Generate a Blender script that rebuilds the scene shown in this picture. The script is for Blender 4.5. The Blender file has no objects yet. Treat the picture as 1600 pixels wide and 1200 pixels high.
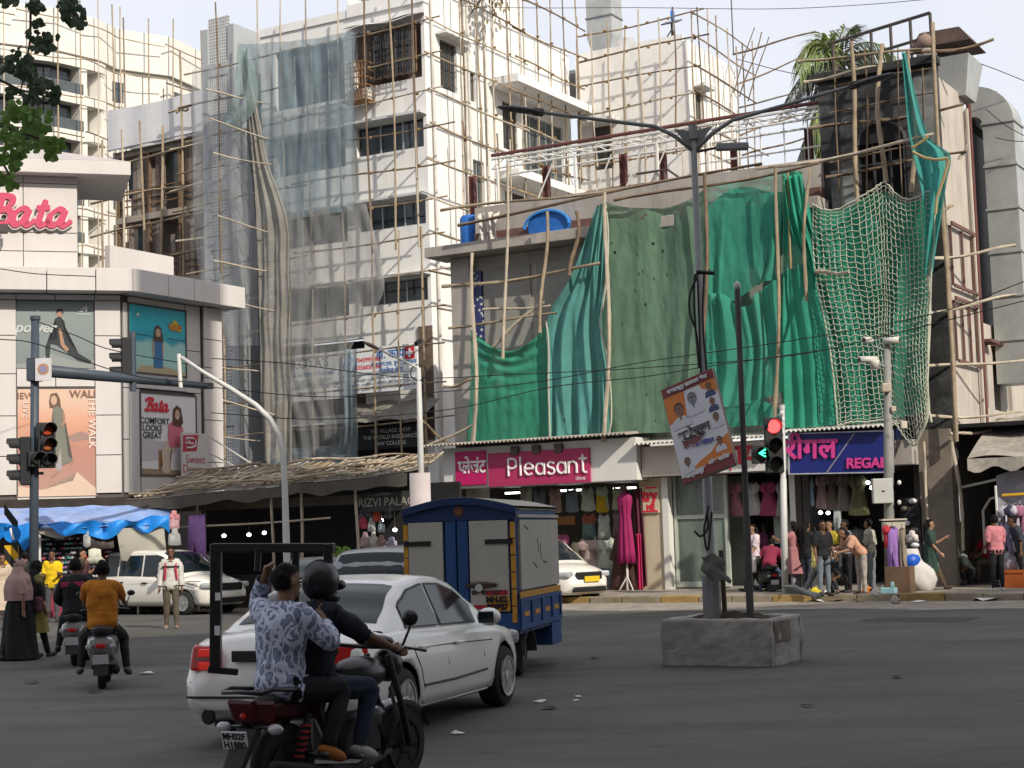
import bpy,bmesh,math,random
from mathutils import Vector,Matrix,Euler,noise
random.seed(7)
R=math.radians
SC=bpy.context.scene
COL=SC.collection
# ------------------------------------------------------------------ camera
FPX,CAMH,PITCH,ROLL=2600.0,1.85,math.atan(233/2600.0),0.031
cam=bpy.data.cameras.new('camera');cam.sensor_width=36;cam.lens=FPX/1600*36
cam.clip_start=0.1;cam.clip_end=3000
camo=bpy.data.objects.new('camera',cam);COL.objects.link(camo)
CM=Matrix.Translation((0,0,CAMH)) @ Matrix.Rotation(R(90)+PITCH,4,'X') @ Matrix.Rotation(-ROLL,4,'Z')
camo.matrix_world=CM
SC.camera=camo
C3=CM.to_3x3()
# ------------------------------------------------------------------ daylight
SUN_AZ,SUN_EL=R(-55),R(34)
TOSUN=Vector((math.cos(SUN_AZ)*math.cos(SUN_EL),math.sin(SUN_AZ)*math.cos(SUN_EL),math.sin(SUN_EL)))
W=bpy.data.worlds.new('World');SC.world=W;W.use_nodes=True
nt=W.node_tree;nt.nodes.clear()
def wn(t,**k):
 n=nt.nodes.new(t)
 for a,b in k.items():setattr(n,a,b)
 return n
wout=wn('ShaderNodeOutputWorld');wbg=wn('ShaderNodeBackground');wbg.inputs[1].default_value=0.12
sky=wn('ShaderNodeTexSky',sky_type='NISHITA',sun_disc=False,sun_elevation=SUN_EL,
  sun_rotation=math.atan2(TOSUN.x,TOSUN.y),air_density=1.2,dust_density=2.5,ozone_density=1.0)
wtc=wn('ShaderNodeTexCoord');wno=wn('ShaderNodeTexNoise');wno.inputs['Scale'].default_value=3.0
wno.inputs['Detail'].default_value=4;wno.inputs['Roughness'].default_value=0.5
wrm=wn('ShaderNodeValToRGB');wrm.color_ramp.elements[0].position=0.38;wrm.color_ramp.elements[1].position=0.68
wrm.color_ramp.elements[0].color=(5.0,5.06,5.45,1);wrm.color_ramp.elements[1].color=(5.45,5.38,5.5,1)
wmx=wn('ShaderNodeMixRGB');wmx.inputs[0].default_value=0.8
nt.links.new(wtc.outputs['Generated'],wno.inputs['Vector']);nt.links.new(wno.outputs['Fac'],wrm.inputs[0])
nt.links.new(sky.outputs[0],wmx.inputs[1]);nt.links.new(wrm.outputs[0],wmx.inputs[2])
nt.links.new(wmx.outputs[0],wbg.inputs[0]);nt.links.new(wbg.outputs[0],wout.inputs[0])
sl=bpy.data.lights.new('sun','SUN');sl.energy=3.0;sl.angle=R(0.6);sl.color=(1.0,0.92,0.79)
so=bpy.data.objects.new('sun',sl);COL.objects.link(so);so.rotation_euler=(-TOSUN).to_track_quat('-Z','Y').to_euler()
SC.view_settings.view_transform='Standard';SC.view_settings.look='None'
SC.view_settings.exposure=0.62;SC.view_settings.gamma=1;SC.view_settings.use_curve_mapping=False
SC.render.engine='CYCLES';SC.cycles.max_bounces=6;SC.cycles.diffuse_bounces=3;SC.cycles.transparent_max_bounces=12
# ------------------------------------------------------------------ measuring helpers
def ray(px,py):return (C3 @ Vector(((px-800)/FPX,(600-py)/FPX,-1))).normalized()
def at(px,py,Y):
 d=ray(px,py);return Vector((0,0,CAMH))+d*(Y/d.y)
def gp(px,py,z=0.0):
 d=ray(px,py);return Vector((0,0,CAMH))+d*((z-CAMH)/d.z)
class Fr:
 def __init__(s,x,y,deg):
  s.x,s.y,s.r=x,y,-R(deg);c,n=math.cos(s.r),math.sin(s.r)
  s.e1=Vector((c,n,0));s.e2=Vector((-n,c,0));s.o=Vector((x,y,0))
 def w(s,a,b=0,z=0):return s.o+s.e1*a+s.e2*b+Vector((0,0,z))
 def loc(s,p):d=p-s.o;return Vector((d.dot(s.e1),d.dot(s.e2),p.z))
 def pf(s,px,py,b=0.0):
  d=ray(px,py);c=Vector((0,0,CAMH));t=(b-(c-s.o).dot(s.e2))/d.dot(s.e2);return s.loc(c+d*t)
 def ps(s,px,py,a=0.0):
  d=ray(px,py);c=Vector((0,0,CAMH));t=(a-(c-s.o).dot(s.e1))/d.dot(s.e1);return s.loc(c+d*t)
FA=Fr(3.5,47.8,30)
FB=Fr(-2.74,58.0,30)
# ------------------------------------------------------------------ materials
MATS={}
def mat(name,col,rough=0.75,var=0.12,scale=2.5,bump=0.0,bscale=30,metal=0.0,emit=0.0,spec=0.3,stain=0.0,
  stcol=(0.05,0.045,0.04),streak=False,alpha=1.0,trans=0.0,coat=0.0):
 if name in MATS:return MATS[name]
 m=bpy.data.materials.new(name);m.use_nodes=True;t=m.node_tree;b=t.nodes['Principled BSDF'];L=t.links.new
 b.inputs['Roughness'].default_value=rough;b.inputs['Metallic'].default_value=metal
 b.inputs['Specular IOR Level'].default_value=spec;b.inputs['Coat Weight'].default_value=coat
 c4=(*col,1);b.inputs['Base Color'].default_value=c4
 if emit:b.inputs['Emission Color'].default_value=c4;b.inputs['Emission Strength'].default_value=emit
 src=None
 if var or stain or bump:
  g=t.nodes.new('ShaderNodeNewGeometry')
 if var:
  n=t.nodes.new('ShaderNodeTexNoise');n.inputs['Scale'].default_value=scale;n.inputs['Detail'].default_value=6
  n.inputs['Roughness'].default_value=0.65;L(g.outputs['Position'],n.inputs['Vector'])
  r=t.nodes.new('ShaderNodeMapRange');r.inputs[1].default_value=0.3;r.inputs[2].default_value=0.7
  r.inputs[3].default_value=1-var;r.inputs[4].default_value=1+var;L(n.outputs['Fac'],r.inputs[0])
  x=t.nodes.new('ShaderNodeMixRGB');x.blend_type='MULTIPLY';x.inputs[0].default_value=1
  x.inputs[1].default_value=c4;L(r.outputs[0],x.inputs[2]);src=x.outputs[0]
 if stain:
  mp=t.nodes.new('ShaderNodeMapping');mp.inputs['Scale'].default_value=(1.6,1.6,0.18) if streak else (0.8,0.8,0.8)
  L(g.outputs['Position'],mp.inputs['Vector'])
  n2=t.nodes.new('ShaderNodeTexNoise');n2.inputs['Scale'].default_value=1.4;n2.inputs['Detail'].default_value=8
  n2.inputs['Roughness'].default_value=0.7;L(mp.outputs[0],n2.inputs['Vector'])
  r2=t.nodes.new('ShaderNodeMapRange');r2.inputs[1].default_value=0.48;r2.inputs[2].default_value=0.75
  r2.inputs[3].default_value=0;r2.inputs[4].default_value=stain;L(n2.outputs['Fac'],r2.inputs[0])
  x2=t.nodes.new('ShaderNodeMixRGB');L(r2.outputs[0],x2.inputs[0])
  if src:L(src,x2.inputs[1])
  else:x2.inputs[1].default_value=c4
  x2.inputs[2].default_value=(*stcol,1);src=x2.outputs[0]
 if src:L(src,b.inputs['Base Color'])
 if bump:
  n3=t.nodes.new('ShaderNodeTexNoise');n3.inputs['Scale'].default_value=bscale;n3.inputs['Detail'].default_value=4
  L(g.outputs['Position'],n3.inputs['Vector'])
  bp=t.nodes.new('ShaderNodeBump');bp.inputs['Strength'].default_value=bump;bp.inputs['Distance'].default_value=0.02
  L(n3.outputs['Fac'],bp.inputs['Height']);L(bp.outputs[0],b.inputs['Normal'])
 if alpha<1 or trans>0:
  out=t.nodes['Material Output'];cur=b.outputs[0]
  if trans>0:
   tl=t.nodes.new('ShaderNodeBsdfTranslucent');tl.inputs[0].default_value=c4
   if src:L(src,tl.inputs[0])
   ms=t.nodes.new('ShaderNodeMixShader');ms.inputs[0].default_value=trans;L(cur,ms.inputs[1]);L(tl.outputs[0],ms.inputs[2]);cur=ms.outputs[0]
  if alpha<1:
   tr=t.nodes.new('ShaderNodeBsdfTransparent')
   ms=t.nodes.new('ShaderNodeMixShader');L(tr.outputs[0],ms.inputs[1]);L(cur,ms.inputs[2])
   n4=t.nodes.new('ShaderNodeTexNoise');n4.inputs['Scale'].default_value=0.9;n4.inputs['Detail'].default_value=6
   mp=t.nodes.new('ShaderNodeMapping');mp.inputs['Scale'].default_value=(3,3,0.35);g2=t.nodes.new('ShaderNodeNewGeometry')
   L(g2.outputs['Position'],mp.inputs['Vector']);L(mp.outputs[0],n4.inputs['Vector'])
   r4=t.nodes.new('ShaderNodeMapRange');r4.inputs[1].default_value=0.3;r4.inputs[2].default_value=0.7
   r4.inputs[3].default_value=max(0,alpha-0.16);r4.inputs[4].default_value=min(1,alpha+0.16)
   L(n4.outputs['Fac'],r4.inputs[0]);L(r4.outputs[0],ms.inputs[0]);cur=ms.outputs[0]
  L(cur,out.inputs[0])
 MATS[name]=m
 return m
def glass(name,col=(0.02,0.025,0.03),rough=0.05):return mat(name,col,rough,var=0,spec=0.6)
def flat(name,col,rough=0.6):return mat(name,col,rough,var=0.06,scale=4)
# ------------------------------------------------------------------ mesh builder
class MB:
 def __init__(s):s.v,s.f,s.m,s.k=[],[],[],0
 def add(s,vs,fs):
  o=len(s.v);s.v+=[tuple(p) for p in vs];s.f+=[tuple(i+o for i in f) for f in fs];s.m+=[s.k]*len(fs);return s
 def use(s,k):s.k=k;return s
 def box(s,x0,x1,y0,y1,z0,z1):
  if x0>x1:x0,x1=x1,x0
  if y0>y1:y0,y1=y1,y0
  if z0>z1:z0,z1=z1,z0
  return s.add([(x0,y0,z0),(x1,y0,z0),(x1,y1,z0),(x0,y1,z0),(x0,y0,z1),(x1,y0,z1),(x1,y1,z1),(x0,y1,z1)],
     [(3,2,1,0),(4,5,6,7),(0,1,5,4),(1,2,6,5),(2,3,7,6),(3,0,4,7)])
 def obox(s,c,size,rot=None):
  c=Vector(c);h=Vector(size)/2;P=[]
  for z in (-1,1):
   for x,y in ((-1,-1),(1,-1),(1,1),(-1,1)):
    q=Vector((x*h.x,y*h.y,z*h.z));P.append(c+(rot @ q if rot else q))
  return s.add(P,[(3,2,1,0),(4,5,6,7),(0,1,5,4),(1,2,6,5),(2,3,7,6),(3,0,4,7)])
 def hexa(s,P):return s.add(P,[(3,2,1,0),(4,5,6,7),(0,1,5,4),(1,2,6,5),(2,3,7,6),(3,0,4,7)])
 def tube(s,pts,r,n=8,cap=True,flat_=None):
  pts=[Vector(p) for p in pts];N=len(pts);rs=r if isinstance(r,(list,tuple)) else [r]*N
  vs,fs=[],[];up=None
  for i,p in enumerate(pts):
   t=(pts[min(i+1,N-1)]-pts[max(i-1,0)])
   t=t.normalized() if t.length>1e-9 else Vector((0,0,1))
   if up is None:up=Vector((0,0,1)) if abs(t.z)<0.9 else Vector((1,0,0))
   a=up-t*up.dot(t)
   if a.length<1e-4:a=Vector((1,0,0))-t*t.x
   a.normalize();b=t.cross(a);up=a
   fx=flat_[i] if flat_ else 1.0
   for k in range(n):
    an=2*math.pi*k/n;vs.append(p+(a*math.cos(an)*fx+b*math.sin(an))*rs[i])
  for i in range(N-1):
   for k in range(n):
    k2=(k+1)%n;fs.append((i*n+k,i*n+k2,(i+1)*n+k2,(i+1)*n+k))
  if cap:fs.append(tuple(range(n-1,-1,-1)));fs.append(tuple((N-1)*n+k for k in range(n)))
  return s.add(vs,fs)
 def prism(s,poly,y0,y1):
  n=len(poly);vs=[(x,y0,z) for x,z in poly]+[(x,y1,z) for x,z in poly]
  return s.add(vs,[tuple(range(n)),tuple(range(2*n-1,n-1,-1))]+[(i,i+n,(i+1)%n+n,(i+1)%n) for i in range(n)])
 def prismz(s,poly,z0,z1):
  n=len(poly);vs=[(x,y,z0) for x,y in poly]+[(x,y,z1) for x,y in poly]
  return s.add(vs,[tuple(range(n-1,-1,-1)),tuple(range(n,2*n))]+[(i,(i+1)%n,(i+1)%n+n,i+n) for i in range(n)])
 def poly(s,pts):return s.add(pts,[tuple(range(len(pts)))])
 def grid(s,fn,nu,nv,cu=False):
  vs=[fn(u/nu,v/nv) for v in range(nv+1) for u in range(nu if cu else nu+1)];w=nu if cu else nu+1
  return s.add(vs,[(v*w+u,v*w+(u+1)%w,(v+1)*w+(u+1)%w,(v+1)*w+u) for v in range(nv) for u in range(nu)])
 def lathe(s,prof,n=12,o=(0,0,0),ax='z',M=None):
  vs=[]
  for r,h in prof:
   for k in range(n):
    an=2*math.pi*k/n;c,d=r*math.cos(an),r*math.sin(an)
    p=(c,d,h) if ax=='z' else ((h,c,d) if ax=='x' else (d,h,c))
    p=Vector(p);p=(M @ p if M else p)+Vector(o);vs.append(p)
  N=len(prof);fs=[(i*n+k,i*n+(k+1)%n,(i+1)*n+(k+1)%n,(i+1)*n+k) for i in range(N-1) for k in range(n)]
  fs.append(tuple(range(n-1,-1,-1)));fs.append(tuple((N-1)*n+k for k in range(n)))
  return s.add(vs,fs)
 def ell(s,c,rad,n=10,m=7,rot=None):
  c=Vector(c);vs=[c+(rot @ Vector((0,0,-rad[2])) if rot else Vector((0,0,-rad[2])))]
  for i in range(1,m):
   th=math.pi*i/m
   for k in range(n):
    an=2*math.pi*k/n;q=Vector((rad[0]*math.sin(th)*math.cos(an),rad[1]*math.sin(th)*math.sin(an),-rad[2]*math.cos(th)))
    vs.append(c+(rot @ q if rot else q))
  vs.append(c+(rot @ Vector((0,0,rad[2])) if rot else Vector((0,0,rad[2]))));e=len(vs)-1
  fs=[(0,1+(k+1)%n,1+k) for k in range(n)]
  for i in range(m-2):
   for k in range(n):
    a=1+i*n;fs.append((a+k,a+(k+1)%n,a+n+(k+1)%n,a+n+k))
  a=1+(m-2)*n;fs+=[(a+k,a+(k+1)%n,e) for k in range(n)]
  return s.add(vs,fs)
 def build(s,name,mats,parent=None,loc=None,rot=None,smooth=False,bev=0.0,**tags):
  me=bpy.data.meshes.new(name);me.from_pydata(s.v,[],s.f)
  for m in (mats if isinstance(mats,(list,tuple)) else [mats]):me.materials.append(m)
  if any(s.m):me.polygons.foreach_set('material_index',s.m)
  if smooth:me.polygons.foreach_set('use_smooth',[True]*len(me.polygons))
  me.update()
  return link(name,me,parent,loc,rot,bev,smooth,**tags)
def link(name,data,parent=None,loc=None,rot=None,bev=0.0,smooth=False,**tags):
 o=bpy.data.objects.new(name,data);COL.objects.link(o)
 if parent:o.parent=parent
 if loc is not None:o.location=loc
 if rot is not None:o.rotation_euler=(0,0,rot) if isinstance(rot,(int,float)) else rot
 if bev:
  md=o.modifiers.new('bevel','BEVEL');md.width=bev;md.segments=2;md.limit_method='ANGLE';md.angle_limit=R(40)
 for k,v in tags.items():o[k]=v
 return o
def thing(name,label,cat,loc=(0,0,0),rot=0,group=None):
 o=link(name,None,None,loc,rot,label=label,category=cat)
 if group:o['group']=group
 return o
def tag(o,label,cat,group=None):
 o['label']=label;o['category']=cat
 if group:o['group']=group
 return o
def dup(root,loc,rot=None,label=None,group=None):
 r=root.copy();COL.objects.link(r);r.location=loc
 if rot is not None:r.rotation_euler=(0,0,rot)
 if label:r['label']=label
 if group:r['group']=group
 for ch in list(root.children):
  c=ch.copy();COL.objects.link(c);c.parent=r
  for g in ch.children:
   d=g.copy();COL.objects.link(d);d.parent=c
 return r
def txt(name,s,size,mat_,parent=None,loc=(0,0,0),rot=(R(90),0,0),ext=0.004,align='CENTER',sx=1.0,shear=0.0,bold=0.0,sp=1.0,**tags):
 c=bpy.data.curves.new(name,'FONT');c.body=s;c.size=size;c.extrude=ext;c.align_x=align;c.align_y='CENTER'
 c.shear=shear;c.offset=bold;c.space_character=sp;c.resolution_u=3;c.materials.append(mat_)
 o=bpy.data.objects.new(name,c);COL.objects.link(o);o.parent=parent;o.location=loc;o.rotation_euler=rot;o.scale=(sx,1,1)
 for k,v in tags.items():o[k]=v
 FONTS.append(o)
 return o
FONTS=[]
def fonts_to_meshes():
 bpy.context.view_layer.update();dg=bpy.context.evaluated_depsgraph_get();new={}
 for o in FONTS:
  me=bpy.data.meshes.new_from_object(o.evaluated_get(dg))
  if 'clip' in o:
   bm=bmesh.new();bm.from_mesh(me);xs=[v.co.x for v in bm.verts];c=min(xs)+(max(xs)-min(xs))*o['clip']
   bmesh.ops.bisect_plane(bm,geom=bm.verts[:]+bm.edges[:]+bm.faces[:],plane_co=(c,0,0),plane_no=(1,0,0),clear_outer=True);bm.to_mesh(me);bm.free()
  n=bpy.data.objects.new('x',me);COL.objects.link(n)
  n.parent=o.parent;n.location=o.location;n.rotation_euler=o.rotation_euler;n.scale=o.scale
  for k in o.keys():
   if k in ('label','category','group','kind'):n[k]=o[k]
  nm=o.name;bpy.data.objects.remove(o);n.name=nm
def rnd(a,b):return a+(b-a)*random.random()
# ------------------------------------------------------------------ ground
def asphalt():
 m=bpy.data.materials.new('asphalt');m.use_nodes=True;t=m.node_tree;b=t.nodes['Principled BSDF'];L=t.links.new
 g=t.nodes.new('ShaderNodeNewGeometry')
 def noise_(sc,det=6,rough=.6,src=None):
  n=t.nodes.new('ShaderNodeTexNoise');n.inputs['Scale'].default_value=sc;n.inputs['Detail'].default_value=det
  n.inputs['Roughness'].default_value=rough;L(src or g.outputs['Position'],n.inputs['Vector']);return n.outputs['Fac']
 def mapr(s,a,b_,c,d):
  r=t.nodes.new('ShaderNodeMapRange');r.inputs[1].default_value=a;r.inputs[2].default_value=b_
  r.inputs[3].default_value=c;r.inputs[4].default_value=d;L(s,r.inputs[0]);return r.outputs[0]
 def mix(f,a,b_,bl='MIX'):
  x=t.nodes.new('ShaderNodeMixRGB');x.blend_type=bl
  if isinstance(f,float):x.inputs[0].default_value=f
  else:L(f,x.inputs[0])
  for i,q in ((1,a),(2,b_)):
   if isinstance(q,tuple):x.inputs[i].default_value=(*q,1)
   else:L(q,x.inputs[i])
  return x.outputs[0]
 mp=t.nodes.new('ShaderNodeMapping');mp.inputs['Rotation'].default_value=(0,0,R(30));mp.inputs['Scale'].default_value=(.14,.9,1)
 L(g.outputs['Position'],mp.inputs['Vector'])
 c=mix(mapr(noise_(.35),.35,.65,0,1),(.08,.078,.071),(.108,.104,.095))
 c=mix(mapr(noise_(1.0,5,.6,mp.outputs[0]),.5,.68,0,.6),c,(.045,.045,.045))
 c=mix(mapr(noise_(.9,8,.7),.56,.7,0,.55),c,(.13,.12,.105))
 vo=t.nodes.new('ShaderNodeTexVoronoi');vo.feature='DISTANCE_TO_EDGE';vo.inputs['Scale'].default_value=.32;wv=t.nodes.new('ShaderNodeMixRGB');wv.inputs[0].default_value=.35
 wn_=t.nodes.new('ShaderNodeTexNoise');wn_.inputs['Scale'].default_value=1.3;wn_.inputs['Detail'].default_value=7;L(g.outputs['Position'],wn_.inputs['Vector']);L(g.outputs['Position'],wv.inputs[1]);L(wn_.outputs['Color'],wv.inputs[2]);wv.blend_type='ADD';wv.inputs[0].default_value=1.6;L(wv.outputs[0],vo.inputs['Vector'])
 c=mix(mapr(vo.outputs['Distance'],.0,.01,.32,0),c,(.035,.035,.034))
 vc=t.nodes.new('ShaderNodeTexVoronoi');vc.inputs['Scale'].default_value=.1;L(wv.outputs[0],vc.inputs['Vector']);sp_=t.nodes.new('ShaderNodeSeparateXYZ');L(vc.outputs['Color'],sp_.inputs[0]);c=mix(1.0,c,mapr(sp_.outputs[0],0,1,.86,1.14),'MULTIPLY')
 c=mix(mapr(noise_(2.2,3,.5),.62,.72,0,.6),c,(.045,.044,.042))
 c=mix(1.0,c,mapr(noise_(60,3,.7),.3,.7,.72,1.28),'MULTIPLY')
 c=mix(1.0,c,mapr(noise_(320,2,.6),.25,.75,.6,1.4),'MULTIPLY')
 L(c,b.inputs['Base Color']);b.inputs['Roughness'].default_value=.82;b.inputs['Specular IOR Level'].default_value=.28
 bp=t.nodes.new('ShaderNodeBump');bp.inputs['Strength'].default_value=.5;bp.inputs['Distance'].default_value=.012
 L(noise_(140,3),bp.inputs['Height']);L(bp.outputs[0],b.inputs['Normal'])
 return m
MB().grid(lambda u,v:((u-.5)*2400,(v-.3)*2000,0),8,8).build('road',asphalt(),kind='structure')
m_pave=mat('paving',(.27,.24,.2),.9,.18,1.2,.4,40,stain=.6,stcol=(.1,.085,.07))
m_kerb=mat('kerb stone',(.23,.2,.15),.9,.22,3,.5,30,stain=.8,stcol=(.13,.075,.03))
m_kerb2=mat('kerb stone ochre',(.3,.2,.07),.9,.25,3,.5,30,stain=.8,stcol=(.12,.08,.05))
pv=MB().box(-6.5,15,-4.78,3.0,-.3,.15).build('pavement',m_pave,None,FA.o,FA.r,kind='structure')
x=-6.5;i=0
while x<14.8:
 l=rnd(.85,1.15)
 MB().box(x+.008,x+l-.008,-5.0+rnd(-.02,.02),-4.77,-.2,.17+rnd(-.015,.012)).build('kerb_stone',m_kerb2 if i%3==1 else m_kerb,pv,bev=.02)
 x+=l;i+=1
# pale dusty strip swept against the kerb, worn patch and manhole on the road
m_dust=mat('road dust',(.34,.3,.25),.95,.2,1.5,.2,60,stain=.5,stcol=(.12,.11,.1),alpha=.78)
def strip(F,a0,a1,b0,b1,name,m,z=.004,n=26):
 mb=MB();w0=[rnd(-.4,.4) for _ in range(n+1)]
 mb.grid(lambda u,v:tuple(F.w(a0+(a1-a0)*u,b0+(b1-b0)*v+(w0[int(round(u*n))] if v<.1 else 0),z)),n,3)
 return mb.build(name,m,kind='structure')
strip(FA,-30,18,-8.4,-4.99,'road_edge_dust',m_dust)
m_patch=mat('road patch',(.055,.055,.056),.9,.15,2,.3,60)
p=gp(1437,968);MB().box(-1.0,1.0,-.6,.6,.002,.006).build('road_patch',m_patch,None,p,FA.r,kind='structure')
m_lid=mat('manhole lid',(.05,.045,.042),.7,.2,5,.4,60)
# litter scraps on the road and along the kerb
m_scrap=[mat('scrap white',(.62,.6,.56),.8),mat('scrap brown',(.2,.15,.1),.9),mat('scrap dark',(.035,.033,.03),.9),mat('scrap blue',(.2,.4,.5),.7)]
SCR=[(226,1054,0,.16),(842,1098,0,.12),(713,1147,0,.1),(857,1108,2,.12),(905,1090,0,.06),(901,1096,0,.05),
 (147,1083,2,.13),(50,1068,2,.15),(985,940,0,.3),(1033,941,0,.22),(918,941,1,.2),(1275,941,0,.3),(1345,941,1,.35),
 (1435,941,0,.3),(1535,939,0,.42),(1575,938,0,.2),(1310,940,1,.25),(930,1030,2,.1),(1260,1105,2,.1),(1400,1060,2,.12)]
lit=MB()
for i,(px,py,k,s) in enumerate(SCR):
 p=gp(px,py);n=7;lit.use(k)
 ring=[p+Vector((math.cos(6.28*j/n)*s*rnd(.4,.9),math.sin(6.28*j/n)*s*rnd(.4,.9),.008+rnd(0,.22)*s)) for j in range(n)]
 lit.add([p+Vector((0,0,.02+.12*s))]+ring,[(0,1+j,1+(j+1)%n) for j in range(n)])
lit.build('litter',m_scrap,kind='stuff',label='scraps of paper and card strewn over the road and along the kerb')
# ------------------------------------------------------------------ wall helpers
def holes_wall(mb,x0,x1,z0,z1,y0,y1,holes):
 xs=sorted({x0,x1,*[h[0] for h in holes],*[h[1] for h in holes]});xs=[q for q in xs if x0<=q<=x1]
 zs=sorted({z0,z1,*[h[2] for h in holes],*[h[3] for h in holes]});zs=[q for q in zs if z0<=q<=z1]
 for j in range(len(zs)-1):
  run=None
  for i in range(len(xs)):
   solid=i<len(xs)-1 and not any(h[0]<=(xs[i]+xs[i+1])/2<=h[1] and h[2]<=(zs[j]+zs[j+1])/2<=h[3] for h in holes)
   if solid and run is None:run=xs[i]
   if not solid and run is not None:mb.box(run,xs[i],y0,y1,zs[j],zs[j+1]);run=None
 return mb
def side(mb):
 mb.v=[(-y,x,z) for x,y,z in mb.v];return mb
m_alu=mat('window aluminium',(.42,.43,.43),.45,.1,metal=.4)
m_wood=mat('old wood',(.16,.1,.06),.75,.3,6,.3,40)
m_pane=glass('window glass',(.02,.028,.034),.06)
m_paneb=mat('dusty glass',(.07,.085,.09),.2,.25,2,spec=.5)
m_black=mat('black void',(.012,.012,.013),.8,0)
m_iron=mat('grille iron',(.07,.06,.055),.6,.2)
def window(root,x0,x1,z0,z1,y,n=3,fm=None,pm=None,onside=False,bars=0,fr=.05,xside=0,sill=False):
 fm=fm or m_alu;pm=pm or m_pane;S=(lambda q:side(q)) if onside else (lambda q:q)
 def B(mb,name,m,par):
  S(mb)
  if xside:mb.v=[(px+xside,py,pz) for px,py,pz in mb.v]
  return mb.build(name,m,par)
 mb=MB();mb.box(x0,x1,y,y+.06,z0,z0+fr).box(x0,x1,y,y+.06,z1-fr,z1)
 w=(x1-x0)/n
 for i in range(n+1):
  c=x0+w*i;mb.box(max(x0,c-fr/2),min(x1,c+fr/2),y-.003,y+.063,z0+fr,z1-fr)
 f=B(mb,'window',fm,root)
 for i in range(n):
  B(MB().box(x0+w*i+fr/2,x0+w*(i+1)-fr/2,y+.02+.012*(i%2),y+.035+.012*(i%2),z0+fr,z1-fr),'pane',pm,f)
 if bars:
  mb=MB();k=int((x1-x0)/.13)
  for i in range(1,k):c=x0+(x1-x0)*i/k;mb.box(c-.01,c+.01,y-.09,y-.07,z0,z1)
  for i in range(bars):c=z0+(z1-z0)*(i+.5)/bars;mb.box(x0,x1,y-.095,y-.091,c-.012,c+.012)
  B(mb,'grille',m_iron,f)
 if sill:B(MB().box(x0-.08,x1+.08,y-.2,y+.02,z0-.07,z0-.002),'sill',fm,f)
 return f
# ------------------------------------------------------------------ clinic block (white, scaffolded)
m_white=mat('white paint',(.74,.73,.71),.85,.06,1.2,.15,25,stain=.42,stcol=(.42,.39,.36),streak=True)
m_whiteb=mat('grey white paint',(.52,.52,.53),.85,.08,1.2,.15,25,stain=.3,stcol=(.3,.29,.28),streak=True)
m_brownw=mat('brown shutter boards',(.15,.11,.085),.8,.3,5,.4,30,stain=.5,stcol=(.05,.04,.03))
clinic=thing('apartment_block','tall white apartment block with strip windows behind bamboo poles and grey netting','building',FB.o,FB.r)
HB=[]
ROWS=[(18.15,20.15),(15.62,16.72),(12.85,13.8),(10.12,10.98)]
for r,(z0,z1) in enumerate(ROWS):
 HB+=[(-3.05,-.14,z0,z1),(-6.7,-3.55,z0-.25,z1)]
HB+=[(-6.9,-.6,1.2,6.0),(-6.9,-2.9,6.3,9.0)]
mb=holes_wall(MB(),-7.4,0,0,20.85,0,.28,HB)
mb.box(-7.4,-7.1,.28,2.6,0,20.85)
mb.build('front_wall',m_white,clinic)
HS=[(1.0,2.15,17.95,19.75),(2.95,3.45,17.9,19.0),(5.4,6.5,16.55,18.4),(7.0,10.3,16.0,18.3),(5.4,7.4,13.2,14.9),(8.0,10.2,13.2,14.9),
 (3.1,3.9,13.9,15.7),(5.0,7.0,10.3,12.2),(8.2,10.2,10.3,12.2)]
mb=holes_wall(MB(),.28,7.2,0,24.2,0,.28,HS);holes_wall(mb,7.2,11,0,21.6,0,.28,HS);side(mb)
mb.build('side_wall',m_white,clinic)
MB().box(-7.4,-.01,.3,11,20.5,20.62).box(-3.4,-.3,1.4,1.6,20.62,24.0).box(-3.4,-3.2,1.6,7.2,20.62,24).build('roof',m_whiteb,clinic)
mb=MB().box(-7.4,-3.3,-.06,.3,20.85,21.15).box(-3.3,.04,-.1,.3,20.85,21.3);mb.build('parapet',m_white,clinic)
for r,(z0,z1) in enumerate(ROWS):
 if r:
  window(clinic,-3.05,-.14,z0,z1,.14,3,m_alu,m_pane)
  MB().box(-3.3,.02,-.45,-.004,z1+.03,z1+.12).build('sunshade',m_whiteb,clinic)
  window(clinic,-6.7,-3.55,z0-.25,z1,.14,3,m_alu,m_paneb)
  MB().box(-6.85,-3.45,-.4,-.004,z1+.03,z1+.11).build('sunshade',m_whiteb,clinic)
 else:
  MB().box(-3.02,-.16,.2,.26,z0,z1).build('opening',m_brownw,clinic)
  window(clinic,-2.3,-.3,z0+.2,z1-.15,-.12,4,m_wood,m_pane,bars=3)
  mb=MB()
  for i in range(9):q=-2.95+i*.31;mb.box(q,q+.025,-.3,-.275,z0+.05,z1)
  for i in range(4):q=z0+.1+i*.6;mb.box(-2.98,-.2,-.306,-.27,q,q+.025)
  mb.build('grille',m_iron,clinic)
  mb=MB()
  mb.grid(lambda u,v:(-3.2+3.35*u,-.62+.6*v,z1+.1+.22*v+.05*math.sin(u*9)),12,2);mb.build('sunshade',m_whiteb,clinic)
  window(clinic,-6.7,-3.55,z0-.25,z1,.14,4,m_alu,m_paneb)
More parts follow.
